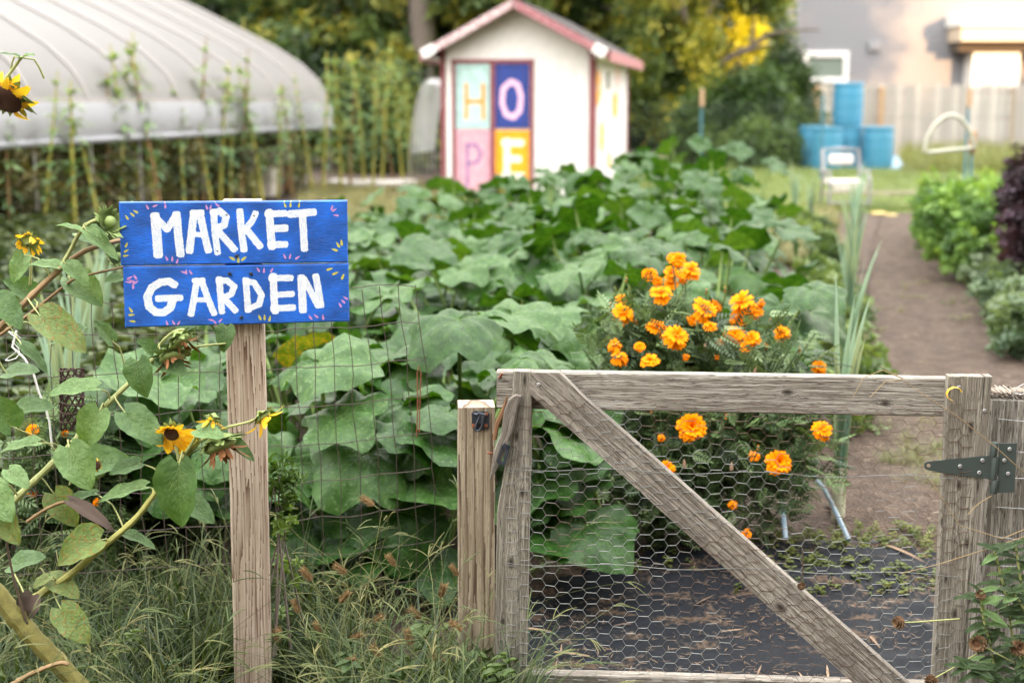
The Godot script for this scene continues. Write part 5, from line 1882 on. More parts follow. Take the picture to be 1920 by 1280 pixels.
func build_squash() -> void:
	var leaves := []
	for k in 12:
		leaves.append(squash_leaf(300 + k, [-0.35, 0.4, 0.8, -0.05, 0.55, 0.15][k % 6]))
	rng.seed = 41
	var fn := FastNoiseLite.new()
	fn.seed = 6
	fn.frequency = 0.6
	var rows := 13
	var cols := 5
	var side := ["on the tunnel side", "one in from the tunnel side", "in the middle", "one in from the path side", "on the path side"]
	for r in rows:
		var t := r / (rows - 1.0)
		var z := -lerpf(4.15, 12.9, pow(t, 1.12))
		var x0 := lerpf(-1.10, -1.38, t)
		var x1 := lerpf(0.62, 1.95, clampf(t * 1.25, 0, 1))
		for c in cols:
			if (r > rows - 3 and c == 0) or (r < 2 and c == cols - 1):     # the marigold stands in the near corner
				continue
			var at := Vector3(lerpf(x0, x1, (c + 0.5) / cols) + rnd(-.13, .13), 0, z + rnd(-.15, .15))
			var o := thing("squash_plant", "broad-leaved squash plant, %s row from the wire fence, %s" % [ordinal(r), side[c]], "squash plant", Transform3D(Basis(), at), "squash plants filling the bed")
			var n := 14 if r < 2 else 12
			for k in n:
				var az := rnd(0, TAU)
				var out := pow(rng.randf(), 0.6) * 0.46
				var high := lerpf(0.50, lerpf(0.50, 0.82, c / 4.0), pow(t, 0.8)) * (1.0 + 0.10 * fn.get_noise_2d(at.x * 2, at.z * 2))
				var h := high * rnd(0.66, 1.14)
				if k % 4 == 3:
					h *= rnd(0.4, 0.8)
				var p := Vector3(cos(az) * out, h, sin(az) * out)
				var rad := rnd(0.105, 0.185)
				if r > 7:
					rad *= 0.95
				var na := rnd(0, TAU)
				var nrm := (Vector3(0, 1, 0) + Vector3(cos(az), 0, sin(az)) * rnd(0.0, 0.5) + Vector3(cos(na), 0, sin(na)) * rnd(0.15, 0.95)).normalized()
				var tip := Vector3(cos(az), 0, sin(az)) + rvec() * 0.6 + Vector3(0, 0, 0.35)
				if (r == 0 and k >= 10) or (r == 1 and k > 12):     # the skirt of lower, larger leaves that leans out towards the fence and gate
					h = rnd(0.10, 0.46)
					p = Vector3(rnd(-0.26, 0.26), h, rnd(0.0, 0.30) + 0.12)
					nrm = (Vector3(rnd(-.45, .45), rnd(0.6, 1.0), rnd(0.05, 0.55))).normalized()
					tip = Vector3(rnd(-.8, .8), -0.5, 0.7)
					rad = rnd(0.11, 0.165)
				elif c == cols - 1 and r > 0 and k >= 9:          # and the one along the path
					h = rnd(0.10, 0.42)
					p = Vector3(rnd(0.15, 0.42), h, rnd(-0.3, 0.35))
					nrm = (Vector3(rnd(0.3, 0.8), rnd(0.5, 1.0), rnd(0.0, 0.5))).normalized()
					tip = Vector3(0.8, -0.3, rnd(-.3, .6))
				var x := aim(tip, nrm, p, rad)
				if r < 3 and at.x + x.origin.x > 0.18 and at.z + x.origin.z > -4.75:
					x.origin.x = 0.18 - at.x - rnd(0, 0.2)
				if (at + p).z > -3.86:
					x.origin.z = -3.86 - at.z
				var lf := part("leaf", leaves[rng.randi() % leaves.size()], M.squash_yellow if rng.randf() < 0.03 and c < 2 else [M.squash, M.squash_pale, M.squash_spot][rng.randi() % 3], o, x)
				# its stalk rises from the vine
				var s := Shape.new()
				var base := Vector3(p.x * 0.35, 0.0, x.origin.z * 0.35)
				var path := PackedVector3Array()
				for e in 5:
					var u := e / 4.0
					path.append(base.lerp(x.origin, u) + Vector3(0, 0.05 * sin(u * PI), 0) - nrm * 0.004)
				s.tube(path, PackedFloat32Array([0.009, 0.008, 0.0075, 0.007, 0.006]), 6)
				var st := part("stalk", s.mesh(), M.squash_stalk, lf)
				st.transform = x.affine_inverse()
	# a few leaves that stand out: the big drooping one over the path, the pale one, the ones seen through the gate
	var star := [
		[1520, 585, 5.2, 0.22, Vector3(0.35, 0.75, 0.45), Vector3(1.0, -0.45, 0.25), "squash shoot with a long leaf drooping over the leeks at the path's edge"],
		[1462, 575, 5.3, 0.155, Vector3(0.1, 0.6, 0.7), Vector3(-0.2, -0.6, 0.4), "squash shoot with a broad leaf facing the gate above the marigold heads"],
		[860, 600, 4.35, 0.21, Vector3(-0.1, 0.85, 0.35), Vector3(-0.7, -0.1, 0.6), "squash shoot with a broad pale leaf just behind the fence's free end"],
		[960, 590, 4.55, 0.20, Vector3(0.1, 0.9, 0.25), Vector3(0.9, -0.2, 0.5), "squash shoot with smooth arched leaf behind the broad pale one"],
		[600, 680, 3.95, 0.20, Vector3(-0.2, 0.85, 0.5), Vector3(0.9, 0.15, 0.5), "squash shoot with a torn mottled leaf behind the mesh next to the sign post"],
		[690, 850, 3.84, 0.20, Vector3(0.1, 0.8, 0.6), Vector3(-0.5, -0.25, 0.6), "squash shoot with pale wide leaf against the mesh beside the latch post"],
		[820, 815, 3.86, 0.17, Vector3(0.2, 0.85, 0.5), Vector3(0.3, -0.25, 0.7), "squash shoot with a leaf pressed to the mesh by the latch post"],
		[1060, 800, 3.9, 0.13, Vector3(-0.1, 0.7, 0.7), Vector3(0.8, -0.3, 0.4), "squash shoot with a bright leaf behind the top corner of the brace"],
		[1100, 985, 3.8, 0.19, Vector3(0.1, 0.75, 0.6), Vector3(0.5, -0.4, 0.5), "squash shoot with a speckled leaf behind the lower wire of the gate"],
		[1010, 985, 3.82, 0.18, Vector3(0.2, 0.8, 0.6), Vector3(0.3, -0.6, 0.5), "squash shoot with a drooping leaf close behind the gate stile"],
		[1010, 905, 3.85, 0.18, Vector3(-0.3, 0.7, 0.6), Vector3(-0.2, -0.6, 0.5), "squash shoot with a dark leaf behind the middle of the gate stile"],
		[745, 960, 3.82, 0.19, Vector3(0.1, 0.5, 0.85), Vector3(0.1, -0.9, 0.3), "squash shoot with a large leaf hanging down behind the mesh"],
		[300, 715, 3.95, 0.21, Vector3(0.2, 0.8, 0.5), Vector3(-0.8, -0.2, 0.5), "squash shoot with a pale leaf behind the mesh below the sign's corner"],
		[345, 870, 3.85, 0.18, Vector3(0.0, 0.7, 0.7), Vector3(-0.3, -0.5, 0.6), "squash shoot with a blue-green leaf behind the sunflower's heart-shaped leaf"],
		[560, 985, 3.84, 0.18, Vector3(0.2, 0.8, 0.5), Vector3(-0.6, -0.5, 0.5), "squash shoot with a dark leaf low behind the mesh beside the climbing weed"],
		[655, 1040, 3.83, 0.17, Vector3(-0.2, 0.8, 0.5), Vector3(0.5, -0.5, 0.5), "squash shoot with a shaded leaf just above the grass behind the mesh"],
		[805, 1050, 3.85, 0.17, Vector3(0.1, 0.9, 0.4), Vector3(0.2, -0.4, 0.6), "squash shoot with a shaded leaf low behind the latch post"],
		[460, 930, 3.9, 0.18, Vector3(0.0, 0.9, 0.4), Vector3(-0.8, -0.3, 0.4), "squash shoot with a leaf spreading behind the foot of the sign post"],
		[1040, 330, 12.0, 0.2, Vector3(-0.3, 0.8, -0.2), Vector3(-0.9, -0.3, 0.2), "squash shoot that stands up dark against the shed's white wall"],
	]
	for e in star:
		var p := spot(e[0], e[1], e[2])
		var o := thing("squash_shoot", e[6], "squash shoot", Transform3D(Basis(), Vector3(p.x, 0, p.z - 0.12)))
		var x := aim(e[5], e[4] * Vector3(1, 1, 0.62), Vector3(0, p.y, 0.12), e[3] * 0.86)
		var lf := part("leaf", leaves[(e[0] / 7) % 12], [M.squash_pale, M.squash_spot, M.squash][(e[0] / 10) % 3], o, x)
		var s := Shape.new()
		s.tube(PackedVector3Array([Vector3(0, 0, -0.05), Vector3(0, p.y * 0.5, 0.0), Vector3(0, p.y, 0.12)]), PackedFloat32Array([0.009, 0.008, 0.007]), 6)
		part("stalk", s.mesh(), M.squash_stalk, lf).transform = x.affine_inverse()
	# rank growth between the fence and the tunnel
	var wsp := basil_spray()
	var ww := []
	var wt := []
	for k in 3000:
		var z := -lerpf(3.9, 13.5, pow(rng.randf(), 1.3))
		var px := rnd(-80, 640)
		var q := Vector3((px - 960.0) / FOCAL * -z, 0, z)
		if px > 360 and z > -9.0:
			continue
		ww.append(Transform3D(Basis(Vector3.UP, rnd(0, TAU)).scaled(Vector3.ONE * rnd(1.0, 2.2)), q + Vector3(0, rnd(0.0, 0.22) * (1.0 if px < 240 else 0.4), 0)))
		wt.append(Color(0.025, 0.045, 0.014).lerp(Color(0.10, 0.13, 0.045), pow(rng.randf(), 1.5)))
	scatter("undergrowth", wsp, M.leaf_vertex, self, ww, wt).set_meta("label", "rank low undergrowth between the wire fence and the tunnel")
	# litter of soil-level weeds under the gate
	var weed := basil_spray()
	var where := []
	var tints := []
	for k in 420:
		var q := on_ground(rnd(1380, 1760), rnd(985, 1075)) if k < 330 else on_ground(rnd(1000, 1300), rnd(960, 1050))
		where.append(Transform3D(Basis(Vector3.UP, rnd(0, TAU)).scaled(Vector3.ONE * rnd(0.2, 0.45)), q + Vector3(0, rnd(0.0, 0.02) - dip(q.z), 0)))
		tints.append(Color(0.08, 0.11, 0.02).lerp(Color(0.22, 0.25, 0.07), rng.randf()))
	scatter("weed_seedlings", weed, M.leaf_vertex, self, where, tints).set_meta("label", "small weeds along the inner edge of the fabric")


# ------------------------------------------------------------------ marigolds
func frond() -> ArrayMesh:    # feathery leaf along +x, 1 long
	var s := Shape.new()
	var lf := func(a: Vector3, d: Vector3, long: float) -> void:
		var side := d.cross(Vector3.UP).normalized() * long * 0.15
		var f := rnd(0.85, 1.2)
		s.tint = Color(f, f, f)
		var q := [s.put(a), s.put(a + d * long * 0.5 + side + Vector3(0, 0.02, 0)), s.put(a + d * long + Vector3(0, -0.03, 0)), s.put(a + d * long * 0.5 - side + Vector3(0, 0.02, 0))]
		s.quad(q[0], q[1], q[2], q[3])
	for k in 6:
		var t := 0.18 + 0.13 * k
		for e in [-1.0, 1.0]:
			lf.call(Vector3(t, -0.15 * t * t, 0), Vector3(0.75, 0.1, e).normalized(), 0.36 * (1.15 - 0.6 * t))
	lf.call(Vector3(0.85, -0.11, 0), Vector3(1, -0.1, 0), 0.3)
	s.tint = Color(0.8, 0.8, 0.7)
	s.face(Vector3(0, 0, 0.012), Vector3(1, -0.15, 0.008), Vector3(1, -0.15, -0.008), Vector3(0, 0, -0.012))
	return s.mesh()


func marigold(layers: Array, hot: float, seed_: int) -> ArrayMesh:   # radius 1, faces +y; layers: [count, lift in radians, length]
	rng.seed = seed_
	var s := Shape.new()
	for l in layers:
		for k in l[0]:
			var az: float = TAU * (k + rnd(-.2, .2)) / l[0] + l[1] * 3.0
			var el: float = l[1] + rnd(-.18, .18)
			var long: float = l[2] * rnd(0.85, 1.1)
			var out := Vector3(cos(az) * cos(el), sin(el), sin(az) * cos(el))
			var side := Vector3(-sin(az), 0, cos(az))
			var up := out.cross(side) * -1.0
			var ph := rnd(0, TAU)
			var a0 := Color(0.68, 0.135, 0.003).lerp(Color(0.48, 0.06, 0.003), hot * rng.randf())
			var a1 := Color(0.89, 0.30, 0.004).lerp(Color(0.78, 0.16, 0.004), hot * rng.randf() * 0.8)
			var first := s.v.size()
			for b in 4:
				for a in 5:
					var u := b / 3.0
					var v := a / 4.0 - 0.5
					s.tint = a0.lerp(a1, clampf(u * 1.4 - 0.2 + 0.4 * absf(v), 0, 1))
					var wd := long * (0.16 + 0.62 * u * (1.25 - 0.45 * u))
					s.put(out * (long * (u - (0.10 * cos(v * 12.0) + 0.06) * u * u * u * 0.8)) + side * v * wd + up * long * (-0.22 * u * u + 0.07 * sin(v * 11.0 + ph) * u * u) + Vector3(0, 0.12, 0))
			for b in 3:
				for a in 4:
					var o := first + b * 5 + a
					s.quad(o, o + 5, o + 6, o + 1)
	return s.mesh()


func calyx() -> ArrayMesh:
	var s := Shape.new()
	s.lathe([Vector2(0.05, -0.75), Vector2(0.14, -0.62), Vector2(0.24, -0.35), Vector2(0.30, -0.05), Vector2(0.24, 0.12), Vector2(0, 0.14)], 8)
	return s.mesh()


func build_marigolds() -> void:
	var fr := frond()
	var kinds := [marigold([[9, 0.05, 1.0], [7, 0.5, 0.75], [5, 1.0, 0.5]], 0.5, 401), marigold([[8, -0.35, 1.05], [7, 0.25, 0.85], [4, 0.9, 0.5]], 0.3, 402), marigold([[12, -0.45, 0.95], [12, 0.0, 1.0], [11, 0.4, 0.95], [9, 0.8, 0.9], [6, 1.2, 0.8]], 0.0, 403), marigold([[8, -0.8, 0.95], [6, -0.2, 0.7], [4, 0.7, 0.45]], 1.0, 404)]
	var cx := calyx()
	var greens := [Color(0.025, 0.052, 0.016), Color(0.065, 0.115, 0.038), Color(0.12, 0.19, 0.065), Color(0.19, 0.27, 0.11)]
	# [px, py, diameter in px, kind, metres ahead]
	var heads := [[1272, 487, 36, 1, 4.35], [1296, 507, 42, 1, 4.3], [1260, 512, 36, 1, 4.4], [1218, 514, 32, 0, 4.4], [1240, 550, 46, 1, 4.25], [1258, 533, 30, 0, 4.4], [1166, 560, 28, 0, 4.3], [1168, 588, 44, 1, 4.2], [1322, 580, 52, 1, 4.2], [1392, 568, 54, 1, 4.25], [1414, 582, 34, 0, 4.3], [1230, 612, 42, 0, 4.15], [1268, 630, 54, 1, 4.05], [1250, 622, 38, 0, 4.15], [1378, 628, 46, 0, 4.15], [1410, 634, 36, 1, 4.1], [1467, 624, 36, 1, 4.2], [1152, 646, 40, 3, 4.1], [1160, 668, 46, 3, 4.05], [1218, 676, 42, 0, 4.0], [1537, 687, 32, 1, 4.15], [1384, 602, 36, 0, 4.25], [1300, 600, 28, 0, 4.2], [1296, 802, 56, 2, 3.9], [1543, 805, 42, 1, 3.95], [1459, 868, 50, 2, 3.85], [1250, 880, 32, 2, 3.85], [1413, 853, 34, 3, 3.95], [1374, 945, 28, 3, 3.95], [1400, 998, 34, 3, 3.95], [1306, 592, 26, 3, 4.3], [1340, 574, 28, 0, 4.3], [1282, 522, 28, 3, 4.4], [1234, 528, 24, 0, 4.4], [1190, 604, 22, 3, 4.3], [1354, 640, 24, 0, 4.15], [1428, 566, 24, 3, 4.3], [1332, 612, 26, 0, 4.15], [1436, 648, 20, 3, 4.2], [1200, 650, 24, 0, 4.05], [1288, 668, 22, 3, 4.05], [1262, 482, 24, 0, 4.4], [1398, 650, 26, 0, 4.1], [1345, 668, 18, 3, 4.1], [1500, 740, 22, 0, 3.95], [1240, 820, 22, 3, 3.95]]
	var o := thing("marigold_bush", "bushy dark green marigold covered in orange blooms behind the wooden gate", "marigold", Transform3D(Basis(), Vector3(0.56, 0, -4.25)))
	var stems := Shape.new()
	var loc := func(p: Vector3) -> Vector3: return p - Vector3(0.56, 0, -4.25)
	for k in heads.size():
		var e: Array = heads[k]
		var p: Vector3 = loc.call(spot(e[0], e[1], e[4]))
		var r: float = e[2] * e[4] / FOCAL / 2.0 * (1.0 if e[3] == 2 else rnd(0.95, 1.15))
		var face := (Vector3(rnd(-.35, .35), rnd(0.5, 1.1), rnd(0.35, 0.9))).normalized()
		if e[3] == 2:
			face = Vector3(rnd(-.2, .2), 0.5, 0.85).normalized()
		var x := aim(rvec(), face, p, r)
		var f := part("flower", kinds[e[3]], M.petal, o, x)
		part("calyx", cx, M.marigold_green, f)
		var foot := Vector3(p.x * 0.35, maxf(0.02, p.y - 0.42), p.z * 0.4)
		var a := p - face * r * 0.6
		stems.tube(PackedVector3Array([foot, foot.lerp(a, 0.5) + Vector3(0, -0.03, 0), a - face * 0.03, a]), PackedFloat32Array([0.0035, 0.003, 0.0025, 0.0025]), 5)
	for e in [[1360, 541, 4.3], [1175, 523, 4.3], [1145, 570, 4.3], [1362, 780, 3.9], [1222, 767, 3.9], [1500, 655, 4.2], [1444, 600, 4.2], [1325, 545, 4.3], [1422, 838, 3.9]]:
		var p: Vector3 = loc.call(spot(e[0], e[1], e[2]))
		var b := part("bud", cx, M.marigold_green, o, Transform3D(Basis().scaled(Vector3.ONE * 0.016), p))
		part("bud_tip", kinds[3], M.petal, b, Transform3D(Basis().scaled(Vector3(0.42, 0.8, 0.42)), Vector3(0, 0.1, 0)))
		stems.line(p + Vector3(0, -0.01, 0), Vector3(p.x * 0.6, p.y - 0.25, p.z * 0.5), 0.002, 0.003, 5)
	for k in 26:
		var a := rnd(0, TAU)
		stems.tube(PackedVector3Array([Vector3(rnd(-.06, .06), 0, rnd(-.06, .06)), Vector3(cos(a) * 0.12, 0.22, sin(a) * 0.1), Vector3(cos(a) * rnd(0.2, 0.4), rnd(0.4, 0.62), sin(a) * rnd(0.1, 0.3))]), PackedFloat32Array([0.006, 0.005, 0.003]), 5)
	part("stems", stems.mesh(), M.marigold_green, o)
	for e in [[1245, 880, 3.9], [1284, 875, 3.9], [1372, 880, 3.9], [1322, 655, 4.1], [1415, 700, 4.1]]:   # withered heads
		var p: Vector3 = loc.call(spot(e[0], e[1], e[2]))
		part("withered_head", cx, M.dry_head, o, Transform3D(Basis(Vector3(0, 0, 1), rnd(2.6, 3.6)).scaled(Vector3(0.018, 0.03, 0.018)), p))
	crown(o, "foliage", fr, [[Vector3(-0.02, 0.34, 0), Vector3(0.30, 0.34, 0.26)], [Vector3(0.05, 0.48, -0.02), Vector3(0.36, 0.24, 0.26)], [Vector3(0.20, 0.28, 0.05), Vector3(0.22, 0.24, 0.2)], [Vector3(-0.14, 0.58, -0.03), Vector3(0.20, 0.16, 0.18)], [Vector3(-0.12, 0.20, 0.06), Vector3(0.24, 0.2, 0.2)]], 3600, greens, 21, 0.075, -0.35, M.marigold_leaf)
	# the smaller one behind the fence by the sunflower
	var q := spot(112, 880, 3.8)
	var w := thing("marigold_bush", "small marigold with a few orange blooms behind the fence under the sunflower", "marigold", Transform3D(Basis(), Vector3(q.x, 0, q.z)))
	for e in [[60, 806, 24], [120, 812, 20], [186, 870, 14], [60, 925, 18], [180, 940, 22]]:
		var p := spot(e[0], e[1], 3.72) - Vector3(q.x, 0, q.z)
		var f := part("flower", kinds[3 if e[0] > 100 else 0], M.petal, w, aim(rvec(), Vector3(0, 0.6, 0.8), p, e[2] * 0.0016 / 2.0))
		part("calyx", cx, M.marigold_green, f)
	crown(w, "foliage", fr, [[Vector3(0, 0.22, 0), Vector3(0.20, 0.24, 0.14)], [Vector3(0.0, 0.38, 0), Vector3(0.16, 0.14, 0.12)]], 620, greens, 22, 0.07, -0.4, M.marigold_leaf)


# ------------------------------------------------------------------ sunflower
func heart_leaf(seed_: int, wide: float, droop: float) -> ArrayMesh:    # tip along +x, 1 long, upper side +y
	rng.seed = seed_
	var s := Shape.new()
	var ph := rnd(0, TAU)
	var curl := rnd(-.15, .25)
	var twist := rnd(-.35, .35)
	s.grid(14, 8, func(u: float, v: float) -> Vector3:
		var c := (v - 0.5) * 2.0
		var w := wide * 0.5 * pow(clampf(u + 0.015, 0, 1), 0.42) * pow(1.0 - u, 0.78) * 2.05
		w *= 1.0 + (0.02 * sin(u * 44.0 + ph) + 0.03 * sin(u * 19.0 + ph * 2.0)) * absf(c)
		var x := u - 0.13 * pow(absf(c), 1.6) * pow(1.0 - u, 3.0)
		var y := 0.16 * absf(c) * w * 2.0 - droop * u * u + 0.025 * sin(u * 13.0 + ph + c * 2.0) * absf(c) + curl * w * c * c
		return Vector3(x, y + twist * c * w * u, -c * w), Vector2(1, 1))
	return s.mesh()


func ray_petal(seed_: int, droop: float) -> ArrayMesh:    # along +x, 1 long
	rng.seed = seed_
	var s := Shape.new()
	var tw := rnd(-.4, .4)
	s.grid(5, 3, func(u: float, v: float) -> Vector3:
		var c := (v - 0.5) * 2.0
		var w := 0.235 * pow(sin(PI * clampf(u * 0.86 + 0.12, 0.02, 0.985)), 0.8)
		return Vector3(u, -droop * u * u + 0.10 * absf(c) * w * 4.0 * 0.3 + tw * c * w * u, -c * w))
	return s.mesh()


func flower_head(parent: Node3D, at: Vector3, face: Vector3, r: float, n: int, mood: String, seed_: int) -> void:
	# r: radius of the disc; mood: open, ragged, spent or bud
	rng.seed = seed_
	var x := aim(Vector3(1, 0.2, 0.3), face, at, r)
	var s := Shape.new()
	if mood == "bud":
		s.lathe([Vector2(0.2, -0.7), Vector2(0.45, -0.4), Vector2(0.5, -0.1), Vector2(0.4, 0.1), Vector2(0.2, 0.2), Vector2(0, 0.22)], 14)
	else:
		s.lathe([Vector2(0.15, -0.75), Vector2(0.7, -0.45), Vector2(1.0, -0.05), Vector2(0.98, 0.08), Vector2(0.8, 0.22), Vector2(0.45, 0.30), Vector2(0.15, 0.24), Vector2(0, 0.2)], 18)
	var o := part("flower_head", s.mesh(), M.sun_green if mood in ["bud", "spent", "wilting"] else M.sun_disc, parent, x)
	var back := Shape.new()
	for k in 26 if mood != "open" else 18:      # bracts
		var az := TAU * k / 13.0 + rnd(-.15, .15)
		var lift := rnd(-0.3, 0.5) if k < 13 else rnd(0.1, 0.9)
		if mood == "bud":
			lift = rnd(0.5, 1.35)
		var out := Vector3(cos(az) * cos(lift), sin(lift), sin(az) * cos(lift))
		var side := Vector3(-sin(az), 0, cos(az))
		var b := Vector3(cos(az) * 0.85, -0.35, sin(az) * 0.85)
		var long := rnd(0.6, 0.95)
		back.grid(4, 2, func(u: float, v: float) -> Vector3:
			var c := (v - 0.5) * 2.0
			return b + out * long * u + side * c * 0.27 * (1.0 - u * u) - Vector3(0, 0.05 * u * absf(c), 0) + Vector3(cos(az), 0, sin(az)) * 0.12 * u * u)
	back.lathe([Vector2(0.16, -0.95), Vector2(0.3, -0.75), Vector2(0.85, -0.42), Vector2(0.97, -0.1)], 14)
	part("bracts", back.mesh(), M.sun_green, o)
	if mood in ["open", "ragged", "back"]:
		for k in n:
			var az := TAU * (k + rnd(-.25, .25)) / n
			var gone := mood == "ragged" and rng.randf() < 0.35
			if gone:
				continue
			var t := Basis(Vector3.UP, -az)
			var lift := rnd(-0.35, 0.15) if mood == "open" else rnd(-0.9, 0.1)
			var long := rnd(1.15, 1.5) if mood != "ragged" else rnd(0.8, 1.3)
			part("petal", sk.petals[rng.randi() % 5], M.sun_petal, o, Transform3D(t * Basis(Vector3(0, 0, 1), lift) * Basis().scaled(Vector3.ONE * long), Vector3(cos(az) * 0.86, 0.02, sin(az) * 0.86)))
	if mood == "nodding":      # long rays hang below the disc, the upper ones curl over it
		for k in n:
			var az := TAU * (k + rnd(-.3, .3)) / n
			var d := Vector3(cos(az), 0, sin(az))
			var high := (x.basis * d).normalized().y
			var long := 2.6 if high < 0.0 else lerpf(2.1, 1.3, high)
			var lift := rnd(-0.25, 0.15) if high < 0.2 else rnd(0.9, 1.6)
			part("petal", sk.petals[rng.randi() % 5], M.sun_petal, o, Transform3D(Basis(Vector3.UP, -az) * Basis(Vector3(0, 0, 1), lift) * Basis().scaled(Vector3(1, 1, 0.95) * (long * rnd(0.88, 1.08))), d * 0.84 + Vector3(0, 0.05, 0)))
	if mood == "wilting":
		for k in n:
			var az := TAU * (k + rnd(-.4, .4)) / n
			part("petal", sk.petals[rng.randi() % 5], M.sun_petal, o, Transform3D(Basis(Vector3.UP, -az) * Basis(Vector3(0, 0, 1), rnd(0.3, 1.4)) * Basis().scaled(Vector3(1.1, 1, 0.9) * rnd(1.2, 1.9)), Vector3(cos(az) * 0.75, 0.15, sin(az) * 0.75)))
	if mood in ["spent"]:
		for k in n:
			var az := TAU * (k + rnd(-.4, .4)) / n
			part("withered_petal", sk.petals[rng.randi() % 5], M.petal_dry, o, Transform3D(Basis(Vector3.UP, -az) * Basis(Vector3(0, 0, 1), rnd(0.5, 1.5)) * Basis().scaled(Vector3(rnd(0.7, 1.3), 1, 0.6)), Vector3(cos(az) * 0.7, 0.2, sin(az) * 0.7)))


func build_sunflower() -> void:
	sk.petals = []
	for k in 5:
		sk.petals.append(ray_petal(600 + k, [0.25, 0.45, 0.1, 0.6, 0.35][k]))
	var hearts := []
	for k in 6:
		hearts.append(heart_leaf(620 + k, [0.80, 0.72, 0.62, 0.85, 0.55, 0.70][k], [0.18, 0.30, 0.10, 0.40, 0.22, 0.12][k]))
	var slim := [heart_leaf(640, 0.42, 0.15), heart_leaf(641, 0.36, 0.35)]
	var o := thing("sunflower_plant", "sprawling sunflower with heart-shaped leaves, yellow blooms and spent heads leaning past the sign post", "sunflower", Transform3D(Basis(), Vector3(-1.0, 0, -2.95)))
	var org := Vector3(-1.0, 0, -2.95)
	var joints := []
	var run := func(called: String, pts: Array, r0: float, r1: float, mat: Material) -> void:    # pts: px, py, metres ahead
		var curve := Curve3D.new()
		for k in pts.size():
			var p := spot(pts[k].x, pts[k].y, pts[k].z) - org
			var a := spot(pts[maxi(k - 1, 0)].x, pts[maxi(k - 1, 0)].y, pts[maxi(k - 1, 0)].z)
			var b := spot(pts[mini(k + 1, pts.size() - 1)].x, pts[mini(k + 1, pts.size() - 1)].y, pts[mini(k + 1, pts.size() - 1)].z)
			curve.add_point(p, (a - b) / 7.0, (b - a) / 7.0)
		var path := PackedVector3Array()
		var radii := PackedFloat32Array()
		var n := pts.size() * 6
		for k in n + 1:
			path.append(curve.sample_baked(curve.get_baked_length() * k / n, true))
			radii.append(lerpf(r0, r1, float(k) / n) * (1.0 + 0.06 * sin(k * 1.7) + (0.18 if k % 9 == 4 else 0.0)))
			if called in ["branch", "main_stem"]:
				joints.append(path[-1])
		var s := Shape.new()
		s.tube(path, radii, 9, false, 4.0)
		part(called, s.mesh(), mat, o)
	var v := func(x: float, y: float, z: float) -> Vector3: return Vector3(x, y, z)
	run.call("main_stem", [v.call(-80, 1040, 2.85), v.call(0, 1122, 2.85), v.call(48, 1180, 2.85), v.call(100, 1235, 2.85), v.call(170, 1310, 2.85)], 0.0215, 0.0195, M.sun_stem_thick)
	run.call("branch", [v.call(50, 1128, 2.88), v.call(120, 1085, 2.9), v.call(180, 1035, 2.92), v.call(250, 975, 2.95), v.call(292, 922, 2.97), v.call(336, 868, 3.0), v.call(372, 828, 3.0)], 0.0085, 0.005, M.sun_stem)
	run.call("branch", [v.call(10, 955, 2.95), v.call(51, 913, 2.97), v.call(98, 868, 3.0), v.call(133, 832, 3.0), v.call(199, 759, 3.03), v.call(248, 712, 3.05), v.call(288, 672, 3.08), v.call(318, 655, 3.1)], 0.0075, 0.005, M.sun_stem_pale)
	run.call("branch", [v.call(-20, 634, 3.1), v.call(40, 573, 3.12), v.call(98, 517, 3.15), v.call(150, 475, 3.17), v.call(205, 455, 3.2), v.call(232, 450, 3.22)], 0.0085, 0.005, M.sun_stem_brown)
	run.call("branch", [v.call(-20, 640, 3.16), v.call(50, 592, 3.17), v.call(105, 548, 3.18), v.call(140, 522, 3.18), v.call(170, 514, 3.18), v.call(232, 500, 3.2)], 0.0045, 0.0025, M.sun_stem_brown)
	run.call("branch", [v.call(115, 498, 3.15), v.call(131, 470, 3.15), v.call(148, 438, 3.14), v.call(168, 417, 3.13), v.call(192, 410, 3.13)], 0.005, 0.004, M.sun_stem_pale)
	run.call("branch", [v.call(288, 672, 3.08), v.call(330, 658, 3.08), v.call(380, 648, 3.1), v.call(424, 644, 3.13)], 0.0035, 0.0022, M.sun_stem_pale)
	run.call("branch", [v.call(288, 672, 3.08), v.call(300, 645, 3.07), v.call(325, 622, 3.06), v.call(345, 618, 3.06)], 0.0035, 0.003, M.sun_stem_pale)
	run.call("flower_stalk", [v.call(336, 868, 3.0), v.call(360, 830, 2.99), v.call(374, 806, 2.98), v.call(392, 795, 2.98)], 0.004, 0.003, M.sun_stem_pale)
	run.call("flower_stalk", [v.call(376, 826, 3.0), v.call(420, 803, 2.99), v.call(462, 792, 2.99), v.call(488, 782, 2.99)], 0.0035, 0.0025, M.sun_stem_pale)
	run.call("flower_stalk", [v.call(336, 868, 3.0), v.call(330, 840, 3.0), v.call(322, 818, 3.01)], 0.004, 0.004, M.sun_stem_pale)
	run.call("flower_stalk", [v.call(55, 535, 3.2), v.call(57, 500, 3.2), v.call(54, 462, 3.2)], 0.003, 0.0035, M.sun_stem_pale)
	run.call("flower_stalk", [v.call(-20, 185, 2.95), v.call(8, 150, 2.95), v.call(36, 112, 2.95), v.call(40, 106, 2.95)], 0.004, 0.003, M.sun_stem_pale)
	run.call("dry_stem", [v.call(50, 978, 2.95), v.call(90, 952, 2.94), v.call(125, 941, 2.94), v.call(160, 952, 2.94), v.call(195, 978, 2.94)], 0.004, 0.003, M.sun_stem_brown)
	run.call("dry_stem", [v.call(50, 1170, 2.84), v.call(25, 1085, 2.84), v.call(8, 1000, 2.84)], 0.003, 0.002, M.dark_twig)
	run.call("dry_stem", [v.call(20, 1285, 2.8), v.call(60, 1262, 2.8), v.call(110, 1243, 2.8), v.call(128, 1246, 2.8)], 0.006, 0.004, M.sun_stem_brown)
